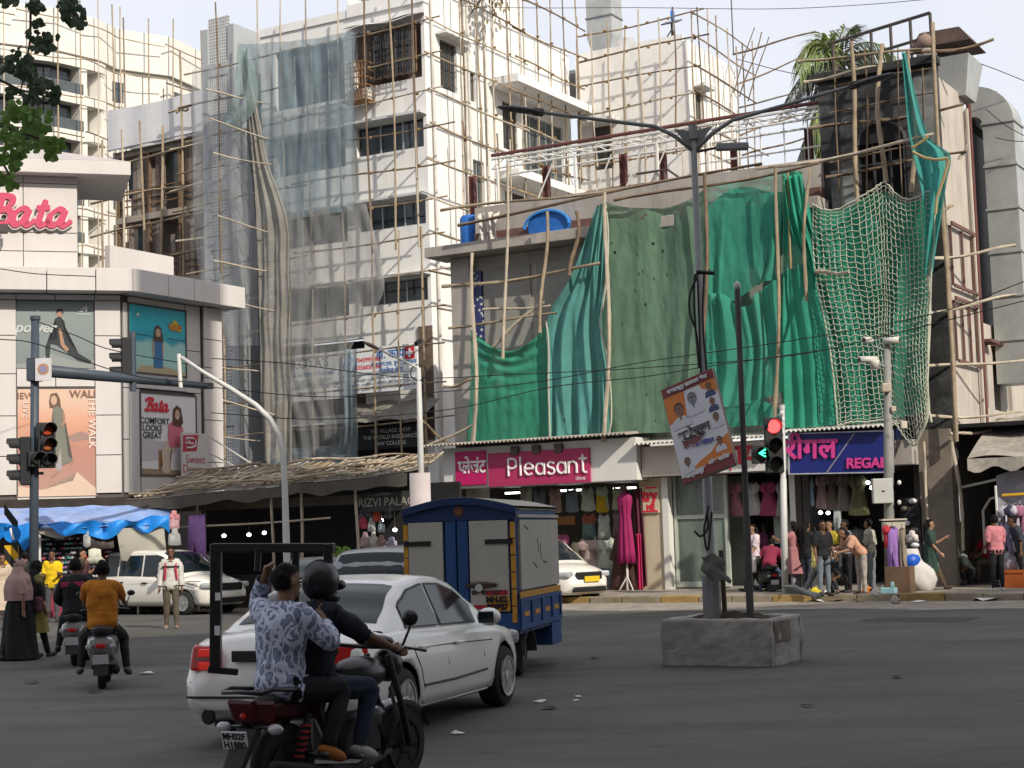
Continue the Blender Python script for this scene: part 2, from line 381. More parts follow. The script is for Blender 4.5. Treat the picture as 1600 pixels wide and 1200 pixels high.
# box grille hanging below the top opening, brown rusty
mb=MB().box(-3.15,-2.1,-.75,-.02,17.5,17.55)
for i in range(9):q=-3.15+i*.13;mb.box(q,q+.03,-.75,-.72,17.5,18.9)
for i in range(6):q=17.5+i*.28;mb.box(-3.15,-2.1,-.76,-.71,q,q+.03).box(-2.13,-2.1,-.71,-.02,q,q+.03)
mb.build('window_cage',mat('rusty cage',(.28,.15,.07),.8,.4,8),clinic)
MB().box(-2.95,-2.25,-.6,-.1,17.56,17.95).build('planter_box',mat('pale box',(.5,.47,.42),.8),clinic)
# side windows
window(clinic,1.0,2.15,17.95,19.75,.12,3,m_wood,m_paneb,True,4);window(clinic,2.95,3.45,17.9,19.0,.1,1,m_wood,m_paneb,True)
window(clinic,5.4,6.5,16.55,18.4,.1,2,m_wood,m_paneb,True,3);window(clinic,7.0,10.3,16.0,18.3,.1,5,m_alu,m_paneb,True)
for y0,y1,z0,z1 in ((5.4,7.4,13.2,14.9),(8.0,10.2,13.2,14.9),(5.0,7.0,10.3,12.2),(8.2,10.2,10.3,12.2)):
 window(clinic,y0,y1,z0,z1,.1,3,m_wood,m_paneb,True,3)
window(clinic,3.1,3.9,13.9,15.7,.1,2,m_alu,m_paneb,True)
def shade(y0,y1,z,d=.9,t=.12):MB().box(.004,d,y0,y1,z,z+t).build('sunshade',m_white,clinic)
shade(4.4,10.8,18.75,1.3,.3);shade(4.6,10.7,15.2,1.1,.28);shade(.7,2.5,19.85,.5,.08);shade(4.5,10.8,12.6,1.0,.2)
MB().box(.004,.9,4.8,10.8,14.1-.9,14.1-.78).build('balcony_slab',m_white,clinic)
mb=MB()
for y in (.35,2.6,2.8,4.05):mb.tube([(.1,y,1),(.1,y,24)],.055,8)
mb.build('drain_pipe',mat('pvc pipe',(.6,.58,.54),.6,.15,stain=.4,stcol=(.2,.15,.1)),clinic)
ac=MB().box(.03,.4,2.0,2.85,10.9,11.5).build('air_conditioner',mat('ac white',(.66,.66,.64),.5),clinic)
mb=MB()
for i in range(6):mb.box(.402,.412,2.08,2.6,10.98+i*.08,11.02+i*.08)
mb.build('grille',m_iron,ac)
# recess, lattice stair tower to the left
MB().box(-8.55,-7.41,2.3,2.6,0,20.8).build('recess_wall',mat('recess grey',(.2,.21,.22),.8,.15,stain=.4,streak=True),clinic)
for k in range(7):
 z=3.2+k*2.7;window(clinic,-8.45,-7.5,z,z+1.5,2.22,2,m_alu,m_pane)
m_tower=mat('stair tower grey',(.36,.38,.4),.85,.1,1.5,.15,stain=.3,stcol=(.2,.2,.2),streak=True)
hl=[(-9.85,-8.85,2.2+k*2.25,3.95+k*2.25) for k in range(9)]
mb=holes_wall(MB(),-10.15,-8.56,0,21.6,-.15,.1,hl);mb.box(-8.75,-8.555,.1,2.6,0,21.6).box(-10.15,-9.95,.1,2.6,0,21.6)
mb.build('stair_tower',m_tower,clinic)
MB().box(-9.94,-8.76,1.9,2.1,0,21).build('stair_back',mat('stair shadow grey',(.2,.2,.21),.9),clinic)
m_lat=mat('lattice screen',(.5,.51,.52),.85,.1,3)
lat=MB()
for i in range(10):q=-9.85+i*.1;lat.box(q-.0,q+.045,-.1,.02,0,1.75)
for i in range(15):q=i*.125;lat.box(-9.85,-8.85,-.095,.015,q,q+.05)
l0=None
for k in range(9):
 if l0 is None:l0=lat.build('lattice_panel',m_lat,clinic,(0,0,hl[0][2]))
 else:c=l0.copy();COL.objects.link(c);c.location=(0,0,hl[k][2])
# ground levels: brown shop front, small slanting canopies, dark openings
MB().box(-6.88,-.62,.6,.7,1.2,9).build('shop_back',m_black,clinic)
mb=MB()
for i in range(16):q=-6.85+i*.24;mb.box(q,q+.225,.1,.16,6.3,8.95-.9)
mb.build('boarding',m_brownw,clinic,kind='stuff')
mb=MB();mb.grid(lambda u,v:(-3.2+3.5*u,-1.15+1.1*v,5.9+.75*v+.05*math.sin(u*14+v*3)),16,4)
mb.build('tarpaulin_canopy',mat('grey tarpaulin',(.2,.19,.17),.9,.25,3,.3,stain=.5),clinic)
mb=MB();mb.grid(lambda u,v:(-6.6+3.6*u,-1.2+1.2*v,4.4+.8*v+.1*math.sin(u*17+v*5)*(1-v)),22,5)
mb.build('tarpaulin_canopy',mat('blue grey tarpaulin',(.15,.2,.24),.8,.25,3,.3),clinic)
MB().box(-.58,.02,-.06,-.004,5.2,9.2).build('door_panel',m_brownw,clinic)
sg=tag(MB().box(-3.0,-.35,-.5,-.42,4.95,5.75).build('shop_sign',mat('black sign',(.015,.016,.018),.5),None,FB.o,FB.r),
  'black sign board with small white lettering under the clinic canopy','sign')
m_wl=mat('white lettering',(.75,.75,.72),.6,0)
for i,s in enumerate(('THE VILLAGE SHOP','THE WORLD INSURANCE','LAW COLLEGE')):txt('lettering',s,.2,m_wl,sg,(-1.55,-.506,5.57-i*.22),ext=.001)
# ------------------------------------------------------------------ clinic signs
m_sw=mat('sign white',(.72,.74,.76),.5,.04);m_blue=mat('sign blue',(.03,.14,.42),.5,0);m_red=mat('sign red',(.6,.03,.05),.5,0);m_gt=mat('sign grey text',(.16,.18,.22),.6,0)
def board(name,label,F,x0,x1,z0,z1,y,m,cat='sign',t=.08,group=None):
 o=MB().box(x0,x1,y,y+t,z0,z1).build(name,m,None,F.o,F.r,bev=.008);return tag(o,label,cat,group)
s1=board('clinic_sign','white hospital sign with blue diamond logo and small red cross',FB,-3.45,-.25,6.95,8.55,-.62,m_sw)
txt('lettering','डॉ. कोया',.42,m_blue,s1,(-1.35,-.624,8.25),ext=.002,bold=.008);txt('lettering','बी.ए.एम.एस. हृदय तज्ज्ञ',.2,m_blue,s1,(-1.25,-.624,7.92),ext=.002,bold=.004)
txt('lettering','मेडिकल सेंटर',.2,m_blue,s1,(-1.35,-.624,7.68),ext=.002,bold=.004)
txt('lettering','7045995086',.22,m_red,s1,(-2.35,-.624,8.12),ext=.002,bold=.004);txt('lettering','8356830786',.22,m_red,s1,(-2.35,-.624,7.86),ext=.002,bold=.004)
d=MB()
for s,in ((.36,),):
 P=[(-3.12,8.0+s),(-3.12+s*.8,8.0),(-3.12,8.0-s),(-3.12-s*.8,8.0)]
 for i in range(4):a,b=P[i],P[(i+1)%4];d.tube([(a[0],-.63,a[1]),(b[0],-.63,b[1])],.025,4)
d.tube([(-3.12,-.63,8.2),(-3.05,-.63,8.05),(-3.2,-.63,7.95),(-3.1,-.63,7.8)],.03,4);d.tube([(-3.2,-.63,8.1),(-3.2,-.63,7.82)],.02,4);d.build('logo',m_blue,s1)
MB().box(-.78,-.36,-.626,-.621,8.02,8.45).build('red_square',m_red,s1);MB().box(-.62,-.52,-.63,-.6265,8.08,8.39).box(-.72,-.621,-.63,-.6265,8.185,8.285).box(-.519,-.42,-.63,-.6265,8.185,8.285).build('cross',m_sw,s1)
for i,s in enumerate(('GENERAL SURGERY CLINIC','DIABETIC, CHEST','CARDIAC CLINIC')):txt('lettering',s,.13,m_gt,s1,(-2.75,-.624,7.4-i*.16),ext=.001,bold=.003)
for i,s in enumerate(('MEDICAL, GYNAEC CLINIC','FULL SURGERY, MATERNITY, E.N.T.','SPECIALIST, VACCINATION')):txt('lettering',s,.13,m_gt,s1,(-1.4,-.624,7.45-i*.17),ext=.001,bold=.003)
MB().box(-2.1,-2.08,-.626,-.621,7.0,7.5).box(-3.3,-.4,-.626,-.621,7.58,7.6).build('rule_line',m_gt,s1)
s2=board('clinic_sign','white clinic board half veiled by grey scaffold netting',FB,-6.75,-3.5,6.85,8.55,-.5,m_sw)
txt('lettering',"Dr. KOYA'S",.5,m_gt,s2,(-5.4,-.504,8.2),ext=.002,bold=.008)
for i,s in enumerate(('HOSPITAL & MATERNITY HOME','SURGERY - DIABETIC - CARDIAC','X-RAY, SONOGRAPHY, PATHOLOGY','OPEN DAILY')):txt('lettering',s,.19,m_blue if i==0 else m_gt,s2,(-5.3,-.504,7.8-i*.24),ext=.001,bold=.003)
# ------------------------------------------------------------------ second white block
wb=thing('apartment_block','white apartment block with blank scaffolded wall and rooftop dish','building',FB.w(0,11,0),FB.r)
zc=21.2;xc=5.35
mb=holes_wall(MB(),.3,xc,0,zc,0,.28,[(1.0,1.9,16.5,18.3),(1.2,2.2,12.4,14.6),(2.6,3.2,12.4,14.6)]);mb.build('front_wall',m_white,wb)
mb=side(holes_wall(MB(),.28,5.0,0,zc,-xc,-xc+.28,[(.6,1.3,17.3,19.3),(.5,.9,12.5,14.2)]));mb.build('side_wall',m_white,wb)
MB().box(-2,xc-.28,.3,5,zc-.4,zc-.25).build('roof',m_whiteb,wb)
MB().box(.3,xc-.25,.02,.26,zc+.003,zc+.3).build('parapet',m_white,wb)
window(wb,1.0,1.9,16.5,18.3,.12,2,m_wood,m_paneb,bars=3);MB().box(.7,2.2,-.6,-.004,18.4,18.52).build('sunshade',m_white,wb)
window(wb,1.2,2.2,12.4,14.6,.12,2,mat('yellow wood',(.4,.25,.1),.7,.2),m_paneb);window(wb,2.6,3.2,12.4,14.6,.12,1,m_wood,m_paneb)
window(wb,.6,1.3,17.3,19.3,.1,2,m_wood,m_paneb,True,xside=xc);window(wb,.5,.9,12.5,14.2,.1,1,m_wood,m_paneb,True,xside=xc)
MB().box(xc,xc+.5,.4,1.6,19.4,19.5).build('sunshade',m_white,wb)
# rooftop fittings
m_zinc=mat('zinc duct',(.42,.43,.42),.45,.15,1.5,metal=.3,stain=.2)
q=FB.pf(945,60,13.5);o=thing('roof_duct','tall grey square duct standing on the white roof','duct',FB.w(q.x,13.5,zc-.25),FB.r)
MB().box(-.45,.45,-.4,.4,0,1.2).hexa([(-.45,-.4,1.2),(.45,-.4,1.2),(.45,.4,1.2),(-.45,.4,1.2),(-.6,-.5,1.8),(.6,-.5,1.8),(.6,.5,1.8),(-.6,.5,1.8)]).build('lower_duct',m_zinc,o)
MB().box(-.6,.6,-.5,.5,1.803,4.2).build('upper_duct',m_zinc,o);MB().box(-.72,.6,-.62,.62,4.2,4.6).box(-.64,.64,-.54,.54,2.6,2.66).build('duct_hood',mat('dark hood',(.16,.17,.19),.5),o)
def dish(name,label,loc,rad,face,m,leg=.5):
 o=thing(name,label,'dish',loc);rot=Vector(face).to_track_quat('Z','Y').to_matrix()
 mb=MB();P=[(rad*r,.25*rad*r*r) for r in (.02,.35,.6,.8,1)];vs=[]
 mb.lathe(P+[(rad*.98,.25*rad+.012),(.3*rad,.04)],22,(0,0,leg+rad*.8),M=rot);mb.build('reflector',m,o,smooth=True)
 MB().tube([(0,0,0),(0,0,leg+rad*.7)],.025,6).build('mast',m_iron,o)
 c=Vector((0,0,leg+rad*.8));f=c+rot @ Vector((0,0,rad*.9))
 MB().tube([c+rot @ Vector((0,-rad*.9,.2*rad)),f],.012,5).obox(f,(.07,.07,.1)).build('feed_arm',m_iron,o)
m_dish=mat('dish grey',(.4,.4,.4),.6,.2,stain=.3)
q=FB.pf(978,58,12.2);dish('satellite_dish','grey satellite dish on the white roof beside the square duct',FB.w(q.x,12.2,zc-.3),.42,(-.2,-.9,.5),m_dish,.6)
q=FB.pf(562,10,.8);dish('satellite_dish','black framed dish cut by the top edge above the netting',FB.w(q.x,.8,20.62),.55,(.3,-.9,.3),mat('dish pale',(.5,.5,.5),.6),.55)
o=thing('solar_lamp','small tilted solar panel with blue bottle on the roof corner','solar panel',FB.w(4.45,11.6,zc),FB.r)
MB().obox((0,0,1.05),(.75,.5,.05),Matrix.Rotation(R(25),3,'X')).build('panel',mat('solar dark',(.05,.05,.06),.3),o)
MB().tube([(0,0,.35),(0,0,1.0)],.05,6).tube([(-.5,-.2,0),(0,0,.75)],.03,5).tube([(.4,-.2,.1),(0,0,.75)],.03,5).tube([(0,.4,0),(0,0,.75)],.03,5).build('stand',m_iron,o)
MB().lathe([(.04,1.1),(.09,1.15),(.09,1.45),(.03,1.6)],8,(.05,0,0)).build('bottle',mat('blue bottle',(.03,.2,.6),.4),o)
# ------------------------------------------------------------------ old timber tenement and curved block, far left
FO=Fr(*FB.w(-12.2,6.0).xy,33)
m_old=mat('old plaster',(.3,.26,.22),.9,.2,1.5,.3,stain=.6,stcol=(.12,.09,.07),streak=True)
m_pl3=[mat('boards dark',(.11,.085,.07),.85,.3,6,stain=.5),mat('boards pale',(.3,.26,.22),.85,.3,6,stain=.5),mat('boards mid',(.2,.165,.14),.85,.3,6,stain=.5)]
m_planks=mat('weathered boards',(.2,.165,.14),.85,.3,6,.3,stain=.5,stcol=(.06,.045,.035))
old=thing('tenement_house','old brown tenement with boarded balconies and a pale sheet under its eave','building',FO.o+Vector((0,0,4.6)),FO.r)
mb=MB().box(-9,1.5,1.2,1.4,0,16.5);mb.build('back_wall',m_old,old)
for k,z in enumerate((5.4,8.5,11.6,14.6)):
 MB().box(-8.6,1.2,-.15,1.2,z,z+.28).build('balcony_slab',m_old,old)
 if k<3:
  n=0
  for i in range(34):
   x0=-8.5+i*.285
   if k==2 and i in (12,13,20,21) or k==1 and i in (9,10,17,18,19,27):continue
   if k<3 and (i+k*2)%9 in (5,6):MB().box(x0,x0+.27,.3,.33,z+1.2,z+2.9).build('shutter',m_paneb,old);continue
   h=2.75 if (i*7+k*3)%5 else 2.0
   MB().box(x0,x0+.27,.0+.02*(i%2),.05+.02*(i%2),z+.285,z+.285+h).build('plank',m_pl3[(i*5+k)%3],old)
  for q in (1.1,.7,.4):MB().box(-8.6,1.2,-.08,-.04,z+.3+q,z+.36+q).build('rail',m_wood,old)
  for i in range(6):MB().box(-8.55+i*1.9,-8.4+i*1.9,-.12,.0,z+.285,z+3.05).build('post',m_wood,old)
MB().box(-8.6,1.2,-.1,1.2,2,5.39).build('lower_wall',m_old,old)
mb=MB();mb.grid(lambda u,v:(-8.9+10.3*u,-.5+1.2*v,14.95+.3*v),6,2);mb.build('eave',m_wood,old)
mb=MB();mb.grid(lambda u,v:(-8.7+6*u,-.45-.03*math.sin(u*20),14.9+1.9*v-.1*math.sin(u*3.1)),20,4);mb.build('pale_sheet',mat('pale sheet',(.6,.6,.62),.6,.06),old)
MB().box(-2.4,1.2,-.2,.1,15.2,17.6).build('upper_wall',m_whiteb,old)
a=MB().box(-.6,.3,-.5,-.16,9.2,9.9).build('air_conditioner',mat('ac white',(.66,.66,.64),.5),old);MB().lathe([(.29,-.52),(.29,-.505)],14,(-.15,0,9.55),ax='y').build('fan',m_iron,a)
# curved block
m_cream=mat('sunlit cream paint',(.66,.635,.585),.85,.06,.6,stain=.15,stcol=(.5,.44,.36))
cv=thing('apartment_tower','cream curved apartment tower with glazed balconies far behind','building',(0,0,0))
CP=[(-52,112),(-44,116),(-37.5,119.5),(-33.5,122),(-31,125),(-30.2,127.5),(-26.5,130),(-23.5,138)]
def cpath(u):
 s=u*(len(CP)-1);i=min(int(s),len(CP)-2);f=s-i
 return Vector((CP[i][0]*(1-f)+CP[i+1][0]*f,CP[i][1]*(1-f)+CP[i+1][1]*f,0))
def ribbon(mb,u0,u1,z0,z1,off0,off1,n=10):
 def pt(u,o):
  p=cpath(u);t=(cpath(min(1,u+.01))-cpath(max(0,u-.01))).normalized();nrm=Vector((t.y,-t.x,0));return p+nrm*o
 for i in range(n):
  a,b=u0+(u1-u0)*i/n,u0+(u1-u0)*(i+1)/n
  P=[pt(a,off1),pt(b,off1),pt(b,off0),pt(a,off0)]
  mb.hexa([(p.x,p.y,z0) for p in P]+[(p.x,p.y,z1) for p in P])
 return mb
zt=42.2
ribbon(MB(),0,1,0,zt,-4.0,-2.0,24).build('back_wall',mat('balcony back wall',(.42,.38,.33),.85,.15,.8),cv)
fz=[zt-3.4-2.85*k for k in range(8)]
ribbon(MB(),0,1,zt-3.2,zt,-1.95,.1,28).build('parapet',m_cream,cv)
for k,z in enumerate(fz):
 ribbon(MB(),0,.62,z-.75,z,-1.9,.12,18).build('balcony_slab',m_cream,cv)
 ribbon(MB(),.62,1.0,z-2.86,z+.16,-1.9,-.25,8).build('wall_bay',m_cream,cv) if k%1==0 else None
 for i,(u0,u1) in enumerate(((.02,.14),(.2,.34),(.36,.5))):
  ribbon(MB(),u0,u1,z-2.1,z-.76,-.9,-.8,6).build('window_band',m_pane,cv)
  ribbon(MB(),u0-.01,u1+.02,z-2.85,z-2.0,.0,.06,6).build('railing_panel',m_paneb,cv)
 for u in (.16,.345,.52,.6):ribbon(MB(),u-.012,u+.012,z-2.85,z-.75,-1.8,.05,1).build('pier',m_cream,cv)
 for u,du in ((.7,.035),(.84,.11)):ribbon(MB(),u,u+du,z-2.4,z-.8,-.26,-.2,3).build('window',m_paneb,cv)
# ------------------------------------------------------------------ shoe store
FC=Fr(-11.3,48,-17);FD=Fr(-11.3,48,-60)
m_clad=mat('cladding',(.55,.52,.505),.55,.05,.8,stain=.22,stcol=(.38,.33,.29),streak=True)
m_gap=mat('joint shadow',(.1,.09,.085),.9,0)
store=thing('shoe_store_building','corner shoe store clad in pale square panels with printed posters','building',FC.o,FC.r)
DR=FD.r-FC.r
Rz=Matrix.Rotation(DR,3,'Z')
def panels(rects,y,face,m=None,t=.06):
 for x0,x1,z0,z1 in rects:
  mb=MB().box(x0+.012,x1-.012,y-t,y,z0+.012,z1-.012)
  if face=='d':mb.v=[tuple(Rz @ Vector(p)) for p in mb.v]
  mb.build('panel',m or m_clad,store,bev=.006)
MB().box(-7,0.0,0.004,4,0,9.1).build('core_wall',m_gap,store)
mb=MB().box(0,4.3,.004,3,0,9.1);mb.v=[tuple(Rz @ Vector(p)) for p in mb.v];mb.build('chamfer_core',m_gap,store)
xs=[-7,-6.1,-4.6,-2.93,-1.85,-.76,-.02]
zsr=[0,2.9,3.35,4.45,5.6,6.8,7.9,8.93,9.1]
R1=[]
for i in range(len(xs)-1):
 R1.append((xs[i],xs[i+1],8.93,9.1+.55-.55))
 if xs[i]>=-3 and xs[i+1]<=-.7:R1.append((xs[i],xs[i+1],6.42,6.95));continue
 for j in range(2,len(zsr)-2):R1.append((xs[i],xs[i+1],zsr[j],zsr[j+1]))
R1+=[(-2.93,-.76,3.0,3.28)]
panels(R1,0,'f')
R2=[(.02,.23,z0,z1) for z0,z1 in ((3.35,4.9),(4.9,6.4),(6.4,7.7),(7.7,8.9))]+[(.23,.68,3.35,6.4)]+[(.23,1.4,8.9,9.1),(1.4,2.68,8.9,9.1),(.23,1.4,6.42,6.88),(1.4,2.7,6.42,6.88)]
R2+=[(3.12,3.4,z0,z1) for z0,z1 in ((3.35,4.9),(4.9,6.4))]+[(2.7,3.4,z0,z1) for z0,z1 in ((6.4,7.7),(7.7,9.1))]+[(.7,3.1,3.35,3.9)]
panels(R2,0,'d')
R3=[(3.42,4.28,z0,z1) for z0,z1 in ((3.0,4.3),(4.3,5.6),(5.6,6.9),(6.9,8.1),(8.1,9.1))]
panels(R3,-.12,'d')
mb=MB().box(3.42,4.28,-.12,0,0,9.1).box(3.42,4.28,-.12,0,0,3);mb.v=[tuple(Rz @ Vector(p)) for p in mb.v];mb.build('corner_pillar',m_gap,store)
# cornice: front run and chamfer run, panelled
cz0,cz1=9.12,9.78
def cornice(pts_in,pts_out,name):
 n=len(pts_in)-1
 for i in range(n):
  P=[pts_out[i],pts_out[i+1],pts_in[i+1],pts_in[i]]
  d=(pts_out[i+1]-pts_out[i]).normalized()*.012;Q=[P[0]+d,P[1]-d,P[2]-d,P[3]+d]
  MB().hexa([(p.x,p.y,cz0) for p in Q]+[(p.x,p.y,cz1) for p in Q]).build(name,m_clad,store,bev=.01)
O=.75
ci=Vector((-.02,.3,0));dchm=Rz @ Vector((1,0,0));dn=Rz @ Vector((0,-1,0))
k=math.tan(abs(DR)/2)*O
fx=[-7,-4.9,-3.45,-2.1,-.75,0]
cornice([Vector((x,.3,0)) for x in fx],[Vector((x+(k if x==0 else 0),-O,0)) for x in fx],'cornice_panel')
cx=[0,1.2,2.35,3.5,4.75]
cornice([dchm*x+dn*-.3 for x in cx],[(Vector((k,-O,0)) if x==0 else dchm*x+dn*O) for x in cx],'cornice_panel')
MB().box(-7,-.05,.3,3.9,9.3,9.5).build('roof_deck',m_gap,store)
mb=MB().box(0,4.6,.3,3,9.3,9.5);mb.v=[tuple(Rz @ Vector(p)) for p in mb.v];mb.build('roof_deck',m_gap,store)
mb=MB().box(.5,3.3,.9,1.1,9.5,10.75);mb.v=[tuple(Rz @ Vector(p)) for p in mb.v];mb.build('roof_upstand',m_clad,store)
# upper sign block with low hipped cap
TX=[-7,-4.2,-2.72,-1.2]
for i in range(3):
 for z0,z1 in ((9.5,10.4),(10.4,10.95),(10.95,12.4),(12.4,12.62)):
  MB().box(TX[i]+.012,TX[i+1]-.012,.3,.36,z0+.012,z1-.012).build('panel',m_clad,store,bev=.006)
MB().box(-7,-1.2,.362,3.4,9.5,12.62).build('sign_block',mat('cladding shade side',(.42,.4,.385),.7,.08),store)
MB().box(-7.2,.3,-.2,3.6,12.62,13.02).build('cap_slab',m_clad,store,bev=.01)
MB().hexa([(-7.2,-.2,13.02),(.3,-.2,13.02),(.3,3.6,13.02),(-7.2,3.6,13.02),(-5.2,1.4,13.75),(-2.9,1.4,13.75),(-2.9,2.0,13.75),(-5.2,2.0,13.75)]).build('cap_roof',mat('roof grey',(.4,.37,.36),.7,.1),store)
# red script sign, drawn as thick pen strokes
m_scr=mat('script red',(.5,.06,.12),.45,.05);m_scre=mat('script edge',(.75,.65,.63),.5,0);m_scrk=mat('script side',(.06,.03,.035),.6,0)
def bez(pts,n=8):
 P=[Vector((*p,0)) for p in pts];P=[P[0]*2-P[1]]+P+[P[-1]*2-P[-2]];out=[]
 for i in range(1,len(P)-2):
  for j in range(n):
   t=j/n;a,b,c,d=P[i-1],P[i],P[i+1],P[i+2]
   out.append(.5*((2*b)+(c-a)*t+(2*a-5*b+4*c-d)*t*t+(3*b-a-3*c+d)*t**3))
 return out+[P[-2]]
def stroke(mb,pts,wd,y0,y1,pen=R(35),thick=.55):
 q=bez(pts);N=len(q);vs=[]
 for i,p in enumerate(q):
  t=q[min(N-1,i+1)]-q[max(0,i-1)];an=math.atan2(t.y,t.x)
  w=wd*(thick+(1-thick)*abs(math.sin(an-pen)))/2
  if i in (0,N-1):w*=.6
  n=Vector((-math.sin(an),math.cos(an),0))*w
  for s in (1,-1):vs+=[(p.x+s*n.x,y0,p.y+s*n.y),(p.x+s*n.x,y1,p.y+s*n.y)]
 fs=[]
 for i in range(N-1):
  a=i*4;fs+=[(a,a+2,a+6,a+4),(a+1,a+5,a+7,a+3),(a,a+4,a+5,a+1),(a+2,a+3,a+7,a+6)]
 fs+=[(0,1,3,2),(4*N-4,4*N-2,4*N-1,4*N-3)]
 mb.add(vs,fs)
GL={
'B':[[(.3,.02),(.42,.5),(.5,.98)],[(.05,.7),(.15,.95),(.5,1.0),(.8,.95),(.82,.75),(.6,.55),(.4,.52)],[(.45,.52),(.75,.5),(.85,.3),(.7,.06),(.4,.0),(.1,.05),(.02,.14)]],
'a':[[(.55,.48),(.35,.58),(.1,.4),(.06,.15),(.18,.02),(.36,.12),(.54,.48)],[(.58,.56),(.48,.2),(.52,.03),(.66,.06),(.8,.2)]],
't':[[(.34,.9),(.22,.4),(.18,.14),(.26,.02),(.42,.08),(.52,.18)],[(.05,.6),(.28,.62),(.5,.64)]]}
def script(parent,word,x,z,size,y,m,wd,ext,name='letter',adv={'B':.86,'a':.74,'t':.46},sl=.12):
 for ch in word:
  mb=MB()
  for i,st in enumerate(GL[ch]):stroke(mb,[(x+(px+sl*pz)*size,z+pz*size) for px,pz in st],wd,y-ext-.001*i,y)
  mb.build(name,m,parent);x+=adv[ch]*size
bs=thing('script_sign','large red script lettering on the upper wall of the shoe store','sign',FC.o,FC.r)
p0=FC.pf(-25,352,.3);p1=FC.pf(110,352,.3);sz=(p1.x-p0.x)/2.85
script(bs,'Bata',p0.x,p0.z-.02,sz*1.0,.2,m_scre,.36*sz,.03,'letter_edge');script(bs,'Bata',p0.x,p0.z,sz,.165,m_scr,.26*sz,.05)
MB().box(p0.x+.1,p1.x-.1,.2,.3,p0.z+.1,p0.z+.16).build('mount_rail',m_scrk,bs)
fl=tag(MB().box(-.18,.18,-.2,.1,-.12,.12).tube([(0,.1,0),(0,.45,-.05)],.03,6).build('flood_light',m_iron,None,FC.w(FC.pf(2,358,-.2).x,-.2,FC.pf(2,358,-.2).z),FC.r,bev=.02),'small black floodlight under the red script sign','light')
# ------------------------------------------------------------------ posters
def poster(name,label,F,x0,x1,z0,z1,y,base,layers,words=(),frame=None,cat='poster',t=.03):
 o=MB().box(x0,x1,y,y+t,z0,z1).build(name,base,None,F.o,F.r);tag(o,label,cat)
 w,h=x1-x0,z1-z0
 for i,(nm,m,pg) in enumerate(layers):
  yy=y-.003-.0025*i;mb=MB();P=[(x0+u*w,yy,z0+v*h) for u,v in pg];mb.poly(P)
  bm=bmesh.new();vs=[bm.verts.new(p) for p in P];fc=bm.faces.new(vs);bmesh.ops.triangulate(bm,faces=[fc]);me=bpy.data.meshes.new(nm);bm.to_mesh(me);bm.free()
  me.materials.append(m);link(nm,me,o)
 for s,u,v,sz,m,kw in words:txt('lettering',s,sz,m,o,(x0+u*w,y-.0035-.0025*len(layers),z0+v*h),ext=.001,**kw)
 if frame:
  f=.05;MB().box(x0-f,x1+f,y-.02,y+t,z1,z1+f).box(x0-f,x1+f,y-.02,y+t,z0-f,z0).box(x0-f,x0,y-.02,y+t,z0,z1).box(x1,x1+f,y-.02,y+t,z0,z1).build('frame',frame,o)
 return o
def ov(cx,cy,rx,ry,n=14,a0=0):return [(cx+rx*math.cos(6.283*i/n+a0),cy+ry*math.sin(6.283*i/n+a0)) for i in range(n)]
C=lambda n,r,g,b:mat('print '+n,(r,g,b),.45,.04)
def grad_mat(name,stops,F,z0,z1):
 m=bpy.data.materials.new(name);m.use_nodes=True;t=m.node_tree;b=t.nodes['Principled BSDF']
 g=t.nodes.new('ShaderNodeNewGeometry');s=t.nodes.new('ShaderNodeSeparateXYZ');r=t.nodes.new('ShaderNodeMapRange');c=t.nodes.new('ShaderNodeValToRGB')
 r.inputs[1].default_value=z0;r.inputs[2].default_value=z1;L=t.links.new
 n=t.nodes.new('ShaderNodeTexNoise');n.inputs['Scale'].default_value=1.5;ad=t.nodes.new('ShaderNodeMath');ad.operation='MULTIPLY_ADD';ad.inputs[1].default_value=.5;
 L(g.outputs['Position'],n.inputs['Vector']);L(g.outputs['Position'],s.inputs[0]);L(n.outputs['Fac'],ad.inputs[0]);L(s.outputs['Z'],ad.inputs[2]);L(ad.outputs[0],r.inputs[0]);L(r.outputs[0],c.inputs[0])
 e=c.color_ramp.elements;e[0].position,e[0].color=stops[0][0],(*stops[0][1],1);e[1].position,e[1].color=stops[-1][0],(*stops[-1][1],1)
 for p,q in stops[1:-1]:x=e.new(p);x.color=(*q,1)
 L(c.outputs[0],b.inputs['Base Color']);b.inputs['Roughness'].default_value=.4;return m
SK=C('skin',.35,.2,.14);DK=C('dark',.03,.035,.04);GYL=C('pale grey',.45,.48,.46)
g1=grad_mat('studio grey print',[(0,(.1,.13,.13)),(.25,(.17,.2,.2)),(1,(.22,.26,.255))],FC,6.9,8.9)
poster('poster','grey poster of a lunging athlete on the shoe store front',FC,-2.93,-.78,6.97,8.9,-.01,g1,
[('floor_shape',C('studio floor',.24,.26,.25),[(0,0),(1,0),(1,.12),(.75,.1),(.45,.22),(.2,.08),(0,.06)]),
('figure',DK,[(.52,.62),(.5,.74),(.56,.78),(.62,.7),(.64,.55),(.66,.42),(.8,.22),(.97,.1),(.95,.06),(.8,.1),(.6,.28),(.52,.34),(.44,.36),(.42,.08),(.38,.04),(.37,.32),(.4,.4),(.52,.42)]),
('arm',SK,[(.54,.6),(.58,.58),(.62,.36),(.68,.28),(.64,.24),(.57,.34)]),('head',SK,ov(.56,.82,.045,.055)),('hair',DK,[(.51,.82),(.52,.88),(.58,.89),(.61,.84),(.6,.8),(.57,.85)]),
('mark',GYL,[(.8,.84),(.9,.95),(.93,.9),(.9,.84),(.88,.88),(.86,.84)]),('mark',GYL,[(.78,.8),(.96,.8),(.95,.815),(.78,.815)])],
[('power',.24,.6,.42,GYL,dict(shear=.3,bold=.012))],m_gap)
